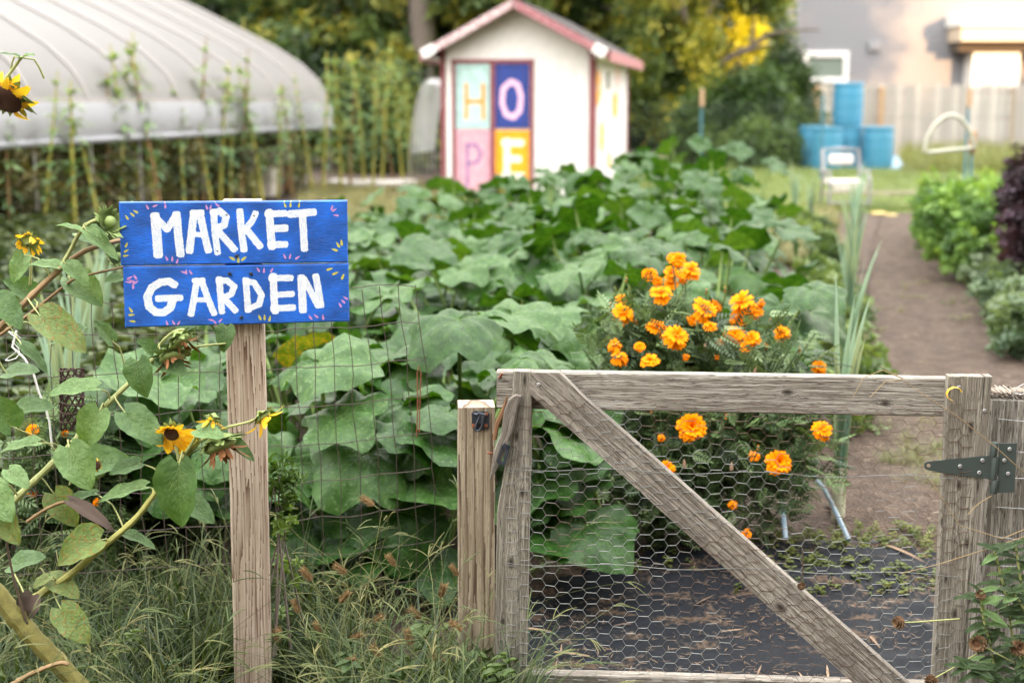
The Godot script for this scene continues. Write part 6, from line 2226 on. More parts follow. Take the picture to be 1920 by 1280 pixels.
	# leaves: stalk end, tip, distance, lean of the upper side towards the eye, mesh, material
	var G := [M.sun_leaf, M.sun_leaf_pale, M.sun_leaf_sick]
	var L := [
		[45, 476, 22, 530, 3.18, 0.9, 2, 1], [62, 560, 10, 520, 3.22, 0.6, 0, 0], [113, 500, 52, 488, 3.16, 0.5, 4, 1], [152, 434, 108, 414, 3.14, 0.3, 4, 1], [150, 438, 206, 462, 3.18, 0.35, 0, 0],
		[160, 432, 224, 482, 3.12, 0.4, 6, 1], [122, 494, 168, 528, 3.14, 0.6, 4, 1], [132, 520, 190, 568, 3.2, 0.8, 0, 1], [72, 590, 162, 658, 3.05, 0.75, 2, 2], [38, 645, 92, 695, 3.05, 0.3, 6, 0],
		[180, 728, 88, 734, 3.0, 0.35, 2, 1], [186, 768, 152, 838, 2.98, 1.2, 3, 1], [258, 676, 268, 742, 3.02, 0.85, 3, 0], [290, 672, 262, 634, 3.06, 0.4, 0, 0], [300, 672, 350, 700, 3.04, 0.7, 5, 0],
		[335, 868, 330, 994, 2.95, 1.3, 1, 0], [128, 838, 168, 918, 2.95, 1.1, 0, 1], [232, 772, 306, 830, 3.0, 0.6, 5, 0], [368, 806, 418, 816, 2.95, 0.6, 5, 1], [188, 1012, 96, 1044, 2.9, 0.7, 3, 2],
		[92, 1082, 148, 1118, 2.9, 0.5, 5, 2], [112, 1140, 166, 1206, 2.86, 0.9, 5, 2], [-10, 950, 34, 1022, 2.84, 1.1, 2, 2], [-25, 905, 22, 978, 2.83, 0.9, 5, 1], [70, 830, -5, 838, 2.95, 0.25, 4, 1],
		[262, 868, 202, 884, 3.0, 0.5, 5, 0], [272, 912, 182, 930, 2.98, 0.3, 6, 1], [180, 925, 120, 935, 3.0, 0.3, 6, 0], [345, 935, 402, 978, 3.05, 0.5, 5, 0], [232, 1000, 292, 1022, 2.98, 0.4, 6, 0],
		[228, 520, 196, 524, 3.2, 0.7, 5, 1], [424, 612, 418, 655, 3.14, 1.0, 3, 0], [20, 800, -20, 740, 2.95, 0.6, 0, 0], [15, 880, 52, 912, 2.9, 0.6, 5, 1], [300, 660, 322, 700, 3.05, 0.9, 5, 1],
		[40, 108, 62, 98, 2.95, 0.4, 6, 1], [40, 108, 0, 88, 2.95, 0.3, 7, 0], [430, 820, 476, 862, 3.02, 0.6, 6, 0], [92, 1080, 60, 1100, 2.88, 0.6, 5, 2], [232, 392, 246, 376, 3.25, 0.5, 5, 1], [275, 388, 268, 374, 3.25, 0.5, 5, 1], [-15, 560, 40, 610, 3.1, 0.6, 0, 0], [100, 925, 142, 985, 3.0, 0.8, 0, 2],
		[100, 640, 160, 610, 3.3, 0.5, 2, 0], [210, 640, 180, 600, 3.3, 0.5, 5, 0], [10, 700, 70, 690, 3.15, 0.4, 5, 0], [30, 770, 100, 760, 3.2, 0.5, 2, 0], [160, 880, 232, 850, 3.2, 0.6, 3, 0], [20, 1060, 80, 1040, 2.98, 0.5, 5, 0],
	]
	for k in L.size():
		var e: Array = L[k]
		var a := spot(e[0], e[1], e[4]) - org
		var b := spot(e[2], e[3], e[4] - 0.03) - org
		var size := a.distance_to(b) * 0.99
		var up := Vector3(rnd(-.25, .25), 0.75, e[5])
		var m: ArrayMesh = hearts[e[6]] if e[6] < 6 else slim[e[6] - 6]
		var lf := part("leaf", m, G[e[7]], o, aim(b - a, up.normalized(), a, size))
		# the upper side is +y; recompute so that the tip really points at b
		var y := (up - (b - a).normalized() * up.dot((b - a).normalized())).normalized()
		var xx := (b - a).normalized()
		lf.transform = Transform3D(Basis(xx * size, y * size, xx.cross(y) * size), a)
	var dead := part("dead_leaf", slim[1], M.leaf_brown, o)
	var da := spot(130, 938, 2.94) - org
	var db := spot(238, 992, 2.9) - org
	var dx := (db - da).normalized()
	var dy := (Vector3(0.2, 0.7, 0.6) - dx * Vector3(0.2, 0.7, 0.6).dot(dx)).normalized()
	dead.transform = Transform3D(Basis(dx * 0.11, dy * 0.10, dx.cross(dy) * 0.09), da)
	var d2 := part("dead_leaf", hearts[3], M.leaf_brown, o)
	d2.transform = aim(Vector3(-0.3, -0.8, 0.3), Vector3(0.2, 0.3, 1), spot(60, 1115, 2.86) - org, 0.06)
	# heads
	var at := func(x: float, y: float, z: float) -> Vector3: return spot(x, y, z) - org
	for lf in o.get_children():      # each leaf on its own stalk from the nearest branch
		if not String(lf.name).begins_with("leaf"):
			continue
		var root: Vector3 = lf.position
		var best := Vector3.INF
		for q in joints:
			if q.distance_to(root) < best.distance_to(root):
				best = q
		var gap := best.distance_to(root)
		if gap > 0.16:
			best = root - lf.basis.x.normalized() * 0.05 - Vector3(0, 0.02, 0)
		var s := Shape.new()
		var mid: Vector3 = (best + root) / 2.0 + Vector3(0, 0.12 * minf(gap, 0.16), 0.0) - lf.basis.x * 0.08
		s.tube(PackedVector3Array([best, best.lerp(mid, 0.5) + Vector3(0, 0.004, 0), mid, mid.lerp(root, 0.6), root + lf.basis.x * 0.03]), PackedFloat32Array([0.0022, 0.002, 0.0018, 0.0016, 0.0014]), 6)
		part("stalk", s.mesh(), M.sun_stem_pale, lf).transform = (lf.transform as Transform3D).affine_inverse()
	flower_head(o, at.call(321, 812, 2.99), Vector3(-0.05, -0.22, 0.95), 0.0175, 26, "nodding", 1)
	flower_head(o, at.call(398, 786, 2.97), Vector3(-0.25, -0.85, 0.35), 0.0155, 10, "wilting", 2)
	flower_head(o, at.call(412, 836, 2.97), Vector3(0.35, -0.85, 0.15), 0.037, 20, "spent", 3)
	flower_head(o, at.call(493, 783, 2.98), Vector3(0.65, -0.75, 0.2), 0.019, 8, "wilting", 4)
	flower_head(o, at.call(340, 640, 3.05), Vector3(0.5, -0.7, 0.2), 0.028, 14, "spent", 5)
	flower_head(o, at.call(322, 672, 3.04), Vector3(0.3, -0.8, 0.5), 0.028, 16, "spent", 6)
	flower_head(o, at.call(208, 414, 3.12), Vector3(0.6, 0.4, 0.45), 0.027, 0, "bud", 7)
	flower_head(o, at.call(55, 452, 3.2), Vector3(0.1, 0.45, -0.85), 0.017, 19, "back", 8)
	flower_head(o, at.call(222, 480, 3.22), Vector3(0.5, 0.2, 0.6), 0.02, 0, "bud", 9)
	flower_head(o, at.call(8, 186, 2.93), Vector3(-0.3, -0.75, 0.75), 0.036, 20, "ragged", 10)
	flower_head(o, at.call(180, 872, 3.1), Vector3(0.5, 0.2, 0.6), 0.01, 11, "ragged", 12)


# ------------------------------------------------------------------ grass and weeds in front
func build_grass() -> void:
	rng.seed = 77
	var blades := []
	for k in 7:       # tufts of long arching blades
		var s := Shape.new()
		for b in 15:
			var az := rnd(0, TAU)
			var out := Vector3(cos(az), 0, sin(az))
			var side := Vector3(-sin(az), 0, cos(az))
			var long := rnd(0.16, 0.40)
			var lean := rnd(0.25, 1.0)
			var wd := rnd(0.0012, 0.003) if k < 5 else rnd(0.0035, 0.0065)
			var f := rnd(0.7, 1.3)
			s.tint = Color(f, f, f * 0.9)
			var at := Vector3(rnd(-.04, .04), 0, rnd(-.04, .04))
			s.grid(7, 1, func(u: float, v: float) -> Vector3:
				return at + out * long * lean * u * u * 0.9 + Vector3(0, long * (u - 0.42 * lean * u * u), 0) + side * (v - 0.5) * wd * (1.0 - u * u) * 2.0)
		blades.append(s.mesh())
	var spikes := []
	for k in 5:       # crab grass: thin bent stems that end in a few finger-like spikes
		var s := Shape.new()
		for b in 2:
			var az := rnd(0, TAU)
			var out := Vector3(cos(az), 0, sin(az))
			var kink := rvec() * 0.05
			var long := rnd(0.22, 0.56)
			var lean := rnd(0.1, 1.1)
			var path := PackedVector3Array()
			for e in 8:
				var u := e / 7.0
				path.append(out * long * lean * u * u + kink * sin(u * 5.0) + Vector3(rnd(-.004, .004), long * (u - 0.36 * lean * u * u), rnd(-.004, .004)))
			s.tint = Color(0.9, 0.95, 0.8)
			s.tube(path, PackedFloat32Array([0.0012, 0.0011, 0.001, 0.001, 0.0009, 0.0008, 0.0008, 0.0007]), 4)
			s.tint = Color(1.1, 1.05, 0.8)
			var end := (path[7] - path[6]).normalized()
			for g in 3:
				var d := (end + rvec() * 0.42).normalized()
				var sp := PackedVector3Array()
				var l2 := rnd(0.05, 0.12)
				for e in 6:
					var u := e / 5.0
					sp.append(path[7] + d * l2 * u + Vector3(0, -0.03 * u * u, 0))
				s.tube(sp, PackedFloat32Array([0.0009, 0.0015, 0.0012, 0.0015, 0.0011, 0.0006]), 4)
		spikes.append(s.mesh())
	var greens := [Color(0.014, 0.032, 0.008), Color(0.032, 0.062, 0.014), Color(0.056, 0.092, 0.022), Color(0.10, 0.12, 0.038)]
	var straw := [Color(0.06, 0.10, 0.028), Color(0.10, 0.135, 0.042), Color(0.25, 0.225, 0.10)]
	var sites := []
	for k in 1900:
		var x := rnd(-1.75, 0.03)
		var z := rnd(-3.75, -2.15)
		if (x > -0.42 and z < -3.3) or (z > -3.24 and absf(x / -z + 0.183) < 0.05 + 0.02 * rng.randf()):
			continue
		sites.append(Vector3(x, -dip(z), z))
	for n in 7:
		var where := []
		var tints := []
		for k in range(n, sites.size(), 7):
			where.append(Transform3D(Basis(Vector3.UP, rnd(0, TAU)).scaled(Vector3.ONE * rnd(0.48, 0.98)), sites[k]))
			var t := rng.randf() * 2.99
			tints.append((greens[int(t)] as Color).lerp(greens[int(t) + 1], t - int(t)))
		scatter(numbered("grass"), blades[n], M.leaf_vertex, self, where, tints).set_meta("label", "long tangled grass in front of the fence and around the sign post")
	for n in 5:
		var where := []
		var tints := []
		for k in 66:
			var q := Vector3(rnd(-1.6, 0.02), -0.1, rnd(-3.6, -2.35))
			where.append(Transform3D(Basis(Vector3.UP, rnd(0, TAU)).scaled(Vector3.ONE * rnd(0.5, 0.88)), q))
			if absf(q.x / -q.z + 0.183) < 0.035 and q.z > -3.24:
				where[-1] = where[-1].scaled_local(Vector3.ONE * 0.35)
			tints.append((straw[rng.randi() % 2] as Color).lerp(straw[2], pow(rng.randf(), 2.0)))
		scatter(numbered("crabgrass"), spikes[n], M.leaf_vertex, self, where, tints).set_meta("label", "pale wiry crabgrass stems with finger-like seed spikes")
	# foxtails: counted one by one
	var head := Shape.new()
	head.lathe([Vector2(0, 0), Vector2(0.003, 0.004), Vector2(0.0042, 0.016), Vector2(0.0036, 0.032), Vector2(0.002, 0.042), Vector2(0, 0.044)], 8)
	for k in 150:
		var y := 0.002 + 0.038 * rng.randf()
		var a := rnd(0, TAU)
		head.line(Vector3(cos(a) * 0.004, y, sin(a) * 0.004), Vector3(cos(a) * 0.011, y + 0.009, sin(a) * 0.011), 0.0006, 0.0002, 3)
	var hm := head.mesh()
	var spots := [[702, 948], [826, 1120], [742, 1062], [650, 1075], [790, 1160], [868, 1182], [636, 1130], [655, 1200], [602, 1190], [560, 1150], [700, 1165], [520, 1205], [772, 1210], [835, 1240], [585, 1090], [718, 1235], [640, 1245], [860, 1080]]
	for k in spots.size():
		var p := spot(spots[k][0], spots[k][1], 3.02 + 0.03 * (k % 5))
		var foot := Vector3(p.x + rnd(-.12, .12), -0.1, p.z + rnd(-.06, .06))
		var o := thing("foxtail_grass", "brown foxtail seed head in the grass, %s counting outward from the one nearest the mesh" % ordinal(k), "grass stem", Transform3D(Basis(), foot), "foxtails in the long grass")
		var d := Vector3(rnd(-.7, .7), rnd(0.1, 0.8), rnd(-.2, .3)).normalized()
		var s := Shape.new()
		s.tube(PackedVector3Array([Vector3.ZERO, (p - foot) * 0.5 + Vector3(0, 0.04, 0), (p - foot) - d * 0.02, p - foot]), PackedFloat32Array([0.0012, 0.001, 0.0008, 0.0008]), 4)
		part("stem", s.mesh(), M.grass_stem, o)
		part("seed_head", hm, M.foxtail, o, aim(rvec(), d, p - foot, rnd(0.75, 1.05)))
	var lw := []
	var lt0 := []
	var broad := basil_spray()
	for k in 170:
		lw.append(Transform3D(Basis(Vector3.UP, rnd(0, TAU)).scaled(Vector3.ONE * rnd(0.5, 1.0)), Vector3([rnd(-1.5, -0.75), rnd(-0.42, 0.0)][k % 2], rnd(-0.12, 0.04), rnd(-3.4, -2.5))))
		lt0.append(Color(0.035, 0.07, 0.015).lerp(Color(0.10, 0.15, 0.035), rng.randf()))
	scatter("broad_leaved_weeds", broad, M.leaf_vertex, self, lw, lt0).set_meta("label", "small broad-leaved weeds among the long grass")
	# small leafy weed climbing beside the post
	var spray := basil_spray()
	var w := spot(528, 1010, 3.3)
	bush("climbing_weed", "bright green leafy weed climbing beside the sign post", "weed", Vector3(w.x, 0, w.z), [[Vector3(0, 0.24, 0), Vector3(0.03, 0.20, 0.03)], [Vector3(0.0, 0.40, 0), Vector3(0.04, 0.09, 0.04)]], 36, [Color(0.06, 0.12, 0.02), Color(0.13, 0.21, 0.04), Color(0.2, 0.3, 0.07)], 71, spray, 0.42, -0.7)
	# lawn
	var lawn := []
	var lt := []
	for k in 5200:
		var q := on_ground(rnd(1080, 1790), lerpf(320, 397, pow(rng.randf(), 1.2)))
		lawn.append(Transform3D(Basis(Vector3.UP, rnd(0, TAU)).scaled(Vector3(1.2, rnd(0.22, 0.45), 1.2)), q))
		lt.append(Color(0.10, 0.16, 0.03).lerp(Color(0.22, 0.26, 0.06), rng.randf()))
	scatter("lawn_grass", blades[2], M.leaf_vertex, self, lawn, lt).set_meta("label", "short green lawn in front of the back fence")
	lawn = []
	lt = []
	for k in 500:
		var q := on_ground(rnd(1690, 1960), lerpf(285, 330, rng.randf()))
		lawn.append(Transform3D(Basis(Vector3.UP, rnd(0, TAU)).scaled(Vector3(1.6, rnd(1.0, 2.2), 1.6)), q))
		lt.append(Color(0.10, 0.14, 0.03).lerp(Color(0.26, 0.24, 0.07), rng.randf()))
	scatter("rough_grass", blades[3], M.leaf_vertex, self, lawn, lt).set_meta("label", "tall rough grass along the back fence")
	lawn = []
	lt = []
	for k in 2100:
		var q := on_ground(rnd(560, 900), lerpf(345, 420, rng.randf())) if k < 1300 else on_ground(rnd(1400, 1570), lerpf(395, 500, rng.randf()))
		lawn.append(Transform3D(Basis(Vector3.UP, rnd(0, TAU)).scaled(Vector3(1.2, rnd(0.25, 0.5), 1.2)), q))
		lt.append(Color(0.12, 0.15, 0.04).lerp(Color(0.30, 0.24, 0.10), rng.randf()))
	scatter("dry_grass", blades[4], M.leaf_vertex, self, lawn, lt).set_meta("label", "dry grass on the bare ground around the squash bed")
	lawn = []
	lt = []
	var pn := FastNoiseLite.new()
	pn.seed = 19
	pn.frequency = 1.3
	for k in 1500:
		var u := pow(rng.randf(), 0.7)
		var q := on_ground(lerpf(1620, 1900, rng.randf()) - 60.0 * (1.0 - u), lerpf(420, 1000, u))
		if pn.get_noise_2d(q.x, q.z) < 0.16 + 0.2 * rng.randf():
			continue
		lawn.append(Transform3D(Basis(Vector3.UP, rnd(0, TAU)).scaled(Vector3(0.5, rnd(0.10, 0.26), 0.5)), q))
		lt.append(Color(0.10, 0.13, 0.035).lerp(Color(0.24, 0.22, 0.09), rng.randf()))
	scatter("path_weeds", blades[1], M.leaf_vertex, self, lawn, lt).set_meta("label", "thin weeds growing in the trodden soil of the path")
	# stems that trail over the hinge side of the gate
	for e in [[[Vector3(1925, 890, 3.0), Vector3(1868, 838, 2.99), Vector3(1790, 776, 2.98), Vector3(1725, 735, 2.98), Vector3(1690, 708, 2.99), Vector3(1650, 685, 3.0)], "long dry grass stem slanting across the gate's hinge post"], [[Vector3(1693, 709, 2.98), Vector3(1655, 694, 2.98), Vector3(1620, 708, 2.98), Vector3(1600, 745, 2.98)], "short arching dry stem over the gate's top rail"], [[Vector3(1693, 712, 2.985), Vector3(1660, 716, 2.98), Vector3(1632, 745, 2.98)], "drooping dry stem under the arching one on the top rail"], [[Vector3(1940, 985, 2.98), Vector3(1880, 1010, 2.97), Vector3(1800, 985, 2.96), Vector3(1745, 900, 2.96)], "thin wiry stem rising in front of the hinge stile"], [[Vector3(1940, 1000, 2.97), Vector3(1850, 1030, 2.96), Vector3(1760, 1058, 2.96), Vector3(1690, 1075, 2.96)], "thin wiry stem reaching low across the gate wire"], [[Vector3(1860, 930, 2.97), Vector3(1835, 945, 2.97), Vector3(1815, 965, 2.96)], "short curled stem under the strap hinge"]]:
		var s := Shape.new()
		var p := PackedVector3Array()
		for q in e[0]:
			p.append(spot(q.x, q.y, q.z))
		s.tube(p, PackedFloat32Array([0.0012, 0.0011, 0.0009, 0.0008, 0.0007, 0.0006]), 5)
		single("grass_stem", s.mesh(), M.straw, e[1], "grass stem")
	var s := Shape.new()
	s.grid(6, 2, func(u: float, v: float) -> Vector3: return Vector3(0.017 * cos(u * 4.4), 0.015 * sin(u * 4.4), (v - 0.5) * 0.012))
	single("fallen_petal", s.mesh(), M.sun_petal, "curled orange petal caught on the gate beside the top screw", "petal", "", "", Transform3D(Basis(Vector3(0, 0, 1), 0.2), spot(1790, 738, 3.04)))


func build_zinnia() -> void:
	rng.seed = 15
	var o := thing("zinnia_plant", "leafy green weed with round dried seed heads in front of the hinge post", "weed", Transform3D(Basis(), Vector3(1.02, 0, -2.95)))
	var org := Vector3(1.02, 0, -2.95)
	var lance := [heart_leaf(800, 0.36, 0.2), heart_leaf(801, 0.30, 0.35), heart_leaf(802, 0.42, 0.1)]
	var stem := func(called: String, pts: Array, r: float, mat: Material) -> PackedVector3Array:
		var c := Curve3D.new()
		for k in pts.size():
			var p := spot(pts[k].x, pts[k].y, pts[k].z) - org
			var a := spot(pts[maxi(k - 1, 0)].x, pts[maxi(k - 1, 0)].y, pts[k].z)
			var b := spot(pts[mini(k + 1, pts.size() - 1)].x, pts[mini(k + 1, pts.size() - 1)].y, pts[k].z)
			c.add_point(p, (a - b) / 7.0, (b - a) / 7.0)
		var path := PackedVector3Array()
		for k in 19:
			path.append(c.sample_baked(c.get_baked_length() * k / 18.0, true))
		var s := Shape.new()
		s.tube(path, PackedFloat32Array([r]), 6)
		part(called, s.mesh(), mat, o)
		return path
	var paths := []
	for e in [[Vector3(1915, 1330, 2.95), Vector3(1900, 1200, 2.95), Vector3(1885, 1110, 2.95), Vector3(1865, 1030, 2.95)], [Vector3(1935, 1320, 2.93), Vector3(1930, 1180, 2.93), Vector3(1915, 1090, 2.93), Vector3(1905, 1020, 2.93)], [Vector3(1880, 1330, 2.92), Vector3(1860, 1220, 2.92), Vector3(1845, 1160, 2.92), Vector3(1838, 1110, 2.92)], [Vector3(1950, 1330, 2.9), Vector3(1948, 1230, 2.9), Vector3(1925, 1150, 2.9), Vector3(1900, 1110, 2.9)], [Vector3(1900, 1340, 2.88), Vector3(1880, 1290, 2.88), Vector3(1850, 1262, 2.88), Vector3(1815, 1250, 2.88)], [Vector3(1960, 1340, 2.88), Vector3(1940, 1290, 2.88), Vector3(1925, 1240, 2.88), Vector3(1905, 1205, 2.88)]]:
		paths.append(stem.call("stem", e, 0.0028, M.sun_stem_pale))
	for p in paths:
		for k in 17:
			var t := 2 + k
			var at: Vector3 = p[mini(t, 18)]
			for sd in [-1.0, 1.0]:
				var dir := Vector3(sd * rnd(0.5, 1.0), rnd(-0.1, 0.7), rnd(-.5, .9)).normalized()
				var y := Vector3(rnd(-.2, .2), 0.8, 0.5)
				y = (y - dir * y.dot(dir)).normalized()
				var size := rnd(0.03, 0.06)
				part("leaf", lance[rng.randi() % 3], M.zinnia_leaf if rng.randf() < 0.8 else M.sun_leaf_pale, o, Transform3D(Basis(dir * size, y * size, dir.cross(y) * size), at))
	var scale := Shape.new()
	for l in 4:
		for k in 12:
			var az := TAU * (k + 0.5 * (l % 2)) / 12.0
			var el := -0.3 + l * 0.42
			var out := Vector3(cos(az) * cos(el), sin(el), sin(az) * cos(el))
			var f := rnd(0.7, 1.2)
			scale.tint = Color(0.22 * f, 0.13 * f, 0.07 * f).lerp(Color(0.10, 0.05, 0.02), 0.7 if l == 3 else 0.0)
			var side := Vector3(-sin(az), 0, cos(az))
			scale.grid(3, 2, func(u: float, v: float) -> Vector3: return out * (0.45 + 0.6 * u) + side * (v - 0.5) * 0.42 * (1 - 0.5 * u * u) + Vector3(0, 0.25 * u * u * (1.0 - absf(v - 0.5)), 0))
	scale.tint = Color(0.12, 0.06, 0.03)
	scale.lathe([Vector2(0.1, -0.7), Vector2(0.5, -0.35), Vector2(0.62, 0.1), Vector2(0.4, 0.5), Vector2(0, 0.55)], 10)
	var sm := scale.mesh()
	for e in [[1688, 1167, 0.020, Vector3(-0.9, 0.1, 0.4), [Vector3(1800, 1160, 2.93), Vector3(1760, 1163, 2.93), Vector3(1720, 1166, 2.93), Vector3(1694, 1167, 2.93)]], [1835, 1206, 0.026, Vector3(-0.5, 0.2, 0.85), [Vector3(1900, 1240, 2.9), Vector3(1870, 1225, 2.9), Vector3(1840, 1208, 2.9)]], [1908, 1214, 0.024, Vector3(0.2, 0.3, 0.9), [Vector3(1940, 1290, 2.87), Vector3(1920, 1250, 2.87), Vector3(1908, 1216, 2.87)]], [1748, 1275, 0.020, Vector3(-0.6, -0.3, 0.7), [Vector3(1850, 1215, 2.9), Vector3(1800, 1245, 2.9), Vector3(1752, 1272, 2.9)]], [1840, 1115, 0.016, Vector3(-0.3, 0.6, 0.6), [Vector3(1850, 1150, 2.92), Vector3(1843, 1130, 2.92), Vector3(1840, 1117, 2.92)]], [1503, 1097, 0.013, Vector3(0, -0.6, 0.6), [Vector3(1505, 1030, 3.0), Vector3(1506, 1065, 3.0), Vector3(1503, 1092, 3.0)]]]:
		part("seed_head", sm, M.leaf_dry, o, aim(rvec(), e[3], spot(e[0], e[1], e[4][-1].z) - org, e[2] * 0.72))
		stem.call("head_stalk", e[4], 0.0016, M.sun_stem_pale if e[0] != 1503 else M.dark_twig)


func build_odds() -> void:
	# white twine tangled on the mesh, rolled rusty wire
	var s := Shape.new()
	var p := PackedVector3Array()
	for e in [Vector3(30, 620, 3.35), Vector3(22, 650, 3.35), Vector3(45, 672, 3.33), Vector3(62, 700, 3.33), Vector3(72, 735, 3.33), Vector3(84, 762, 3.33), Vector3(92, 790, 3.33), Vector3(97, 840, 3.33)]:
		p.append(spot(e.x, e.y, e.z))
	s.tube(p, PackedFloat32Array([0.0028]), 5)
	p = PackedVector3Array()
	for k in 16:
		p.append(spot(22 + 14 * sin(k * 0.9) + k * 0.3, 640 + 32 * sin(k * 0.37) + k, 3.34 + 0.012 * sin(k * 1.3)))
	s.tube(p, PackedFloat32Array([0.0014]), 5)
	single("white_twine", s.mesh(), M.twine, "white plastic twine tangled on the wire mesh beside the sunflower branches", "twine")
	s = Shape.new()
	for k in 12:
		p = PackedVector3Array()
		for e in 14:
			p.append(spot(134 + 22 * sin(k * 1.9 + e * 0.25), 690 + e * 9.0, 3.40 + 0.02 * cos(k * 1.9 + e * 0.3)))
		s.tube(p, PackedFloat32Array([0.0022]), 5)
	for k in 7:
		p = PackedVector3Array()
		for e in 13:
			var a := TAU * e / 12.0
			p.append(spot(134 + 24 * cos(a), 694 + k * 16 + 3 * sin(a * 2 + k), 3.40 + 0.03 * sin(a)))
		s.tube(p, PackedFloat32Array([0.0018]), 5)
	single("wire_roll", s.mesh(), M.rust_dark, "small roll of dark rusty netting hooked on the wire fence", "wire roll")


func fabric_material() -> StandardMaterial3D:   # woven black plastic with soil trodden over it in streaks
	var n := 640
	var a := noise_bytes(310, n, n, 0.06, 90, n / 3, 4)
	var b := noise_bytes(311, n, n, 0.25, n / 2, n / 2, 3)
	var px := PackedByteArray()
	var hi := PackedByteArray()
	px.resize(n * n * 3)
	hi.resize(n * n)
	for y in n:
		for x in n:
			var o := y * n + x
			var weave := 0.88 + 0.12 * float((x / 2 + y / 2) % 2)
			var c := Color(0.075, 0.088, 0.112) * (weave * (0.7 + 0.6 * b[o] / 255.0))
			var dirt := smoothstep(0.63, 0.82, a[o] / 255.0 * 0.8 + b[o] / 255.0 * 0.28)
			c = c.lerp(Color(0.29, 0.235, 0.19) * (0.6 + 0.7 * b[o] / 255.0), dirt * 0.92)
			px[o * 3] = int(clampf(c.r, 0, 1) * 255)
			px[o * 3 + 1] = int(clampf(c.g, 0, 1) * 255)
			px[o * 3 + 2] = int(clampf(c.b, 0, 1) * 255)
			hi[o] = int(clampf(0.3 + dirt * 0.5 * b[o] / 255.0 + 0.1 * weave, 0, 1) * 255)
	var m := paint("fabric", Color(1, 1, 1), 0.75)
	m.metallic_specular = 0.3
	m.albedo_texture = tex(n, n, px)
	m.heightmap_enabled = true
	m.heightmap_texture = grey(n, n, hi)
	m.heightmap_scale = 0.6
	m.uv1_scale = Vector3(0.62, 0.62, 1)
	return m


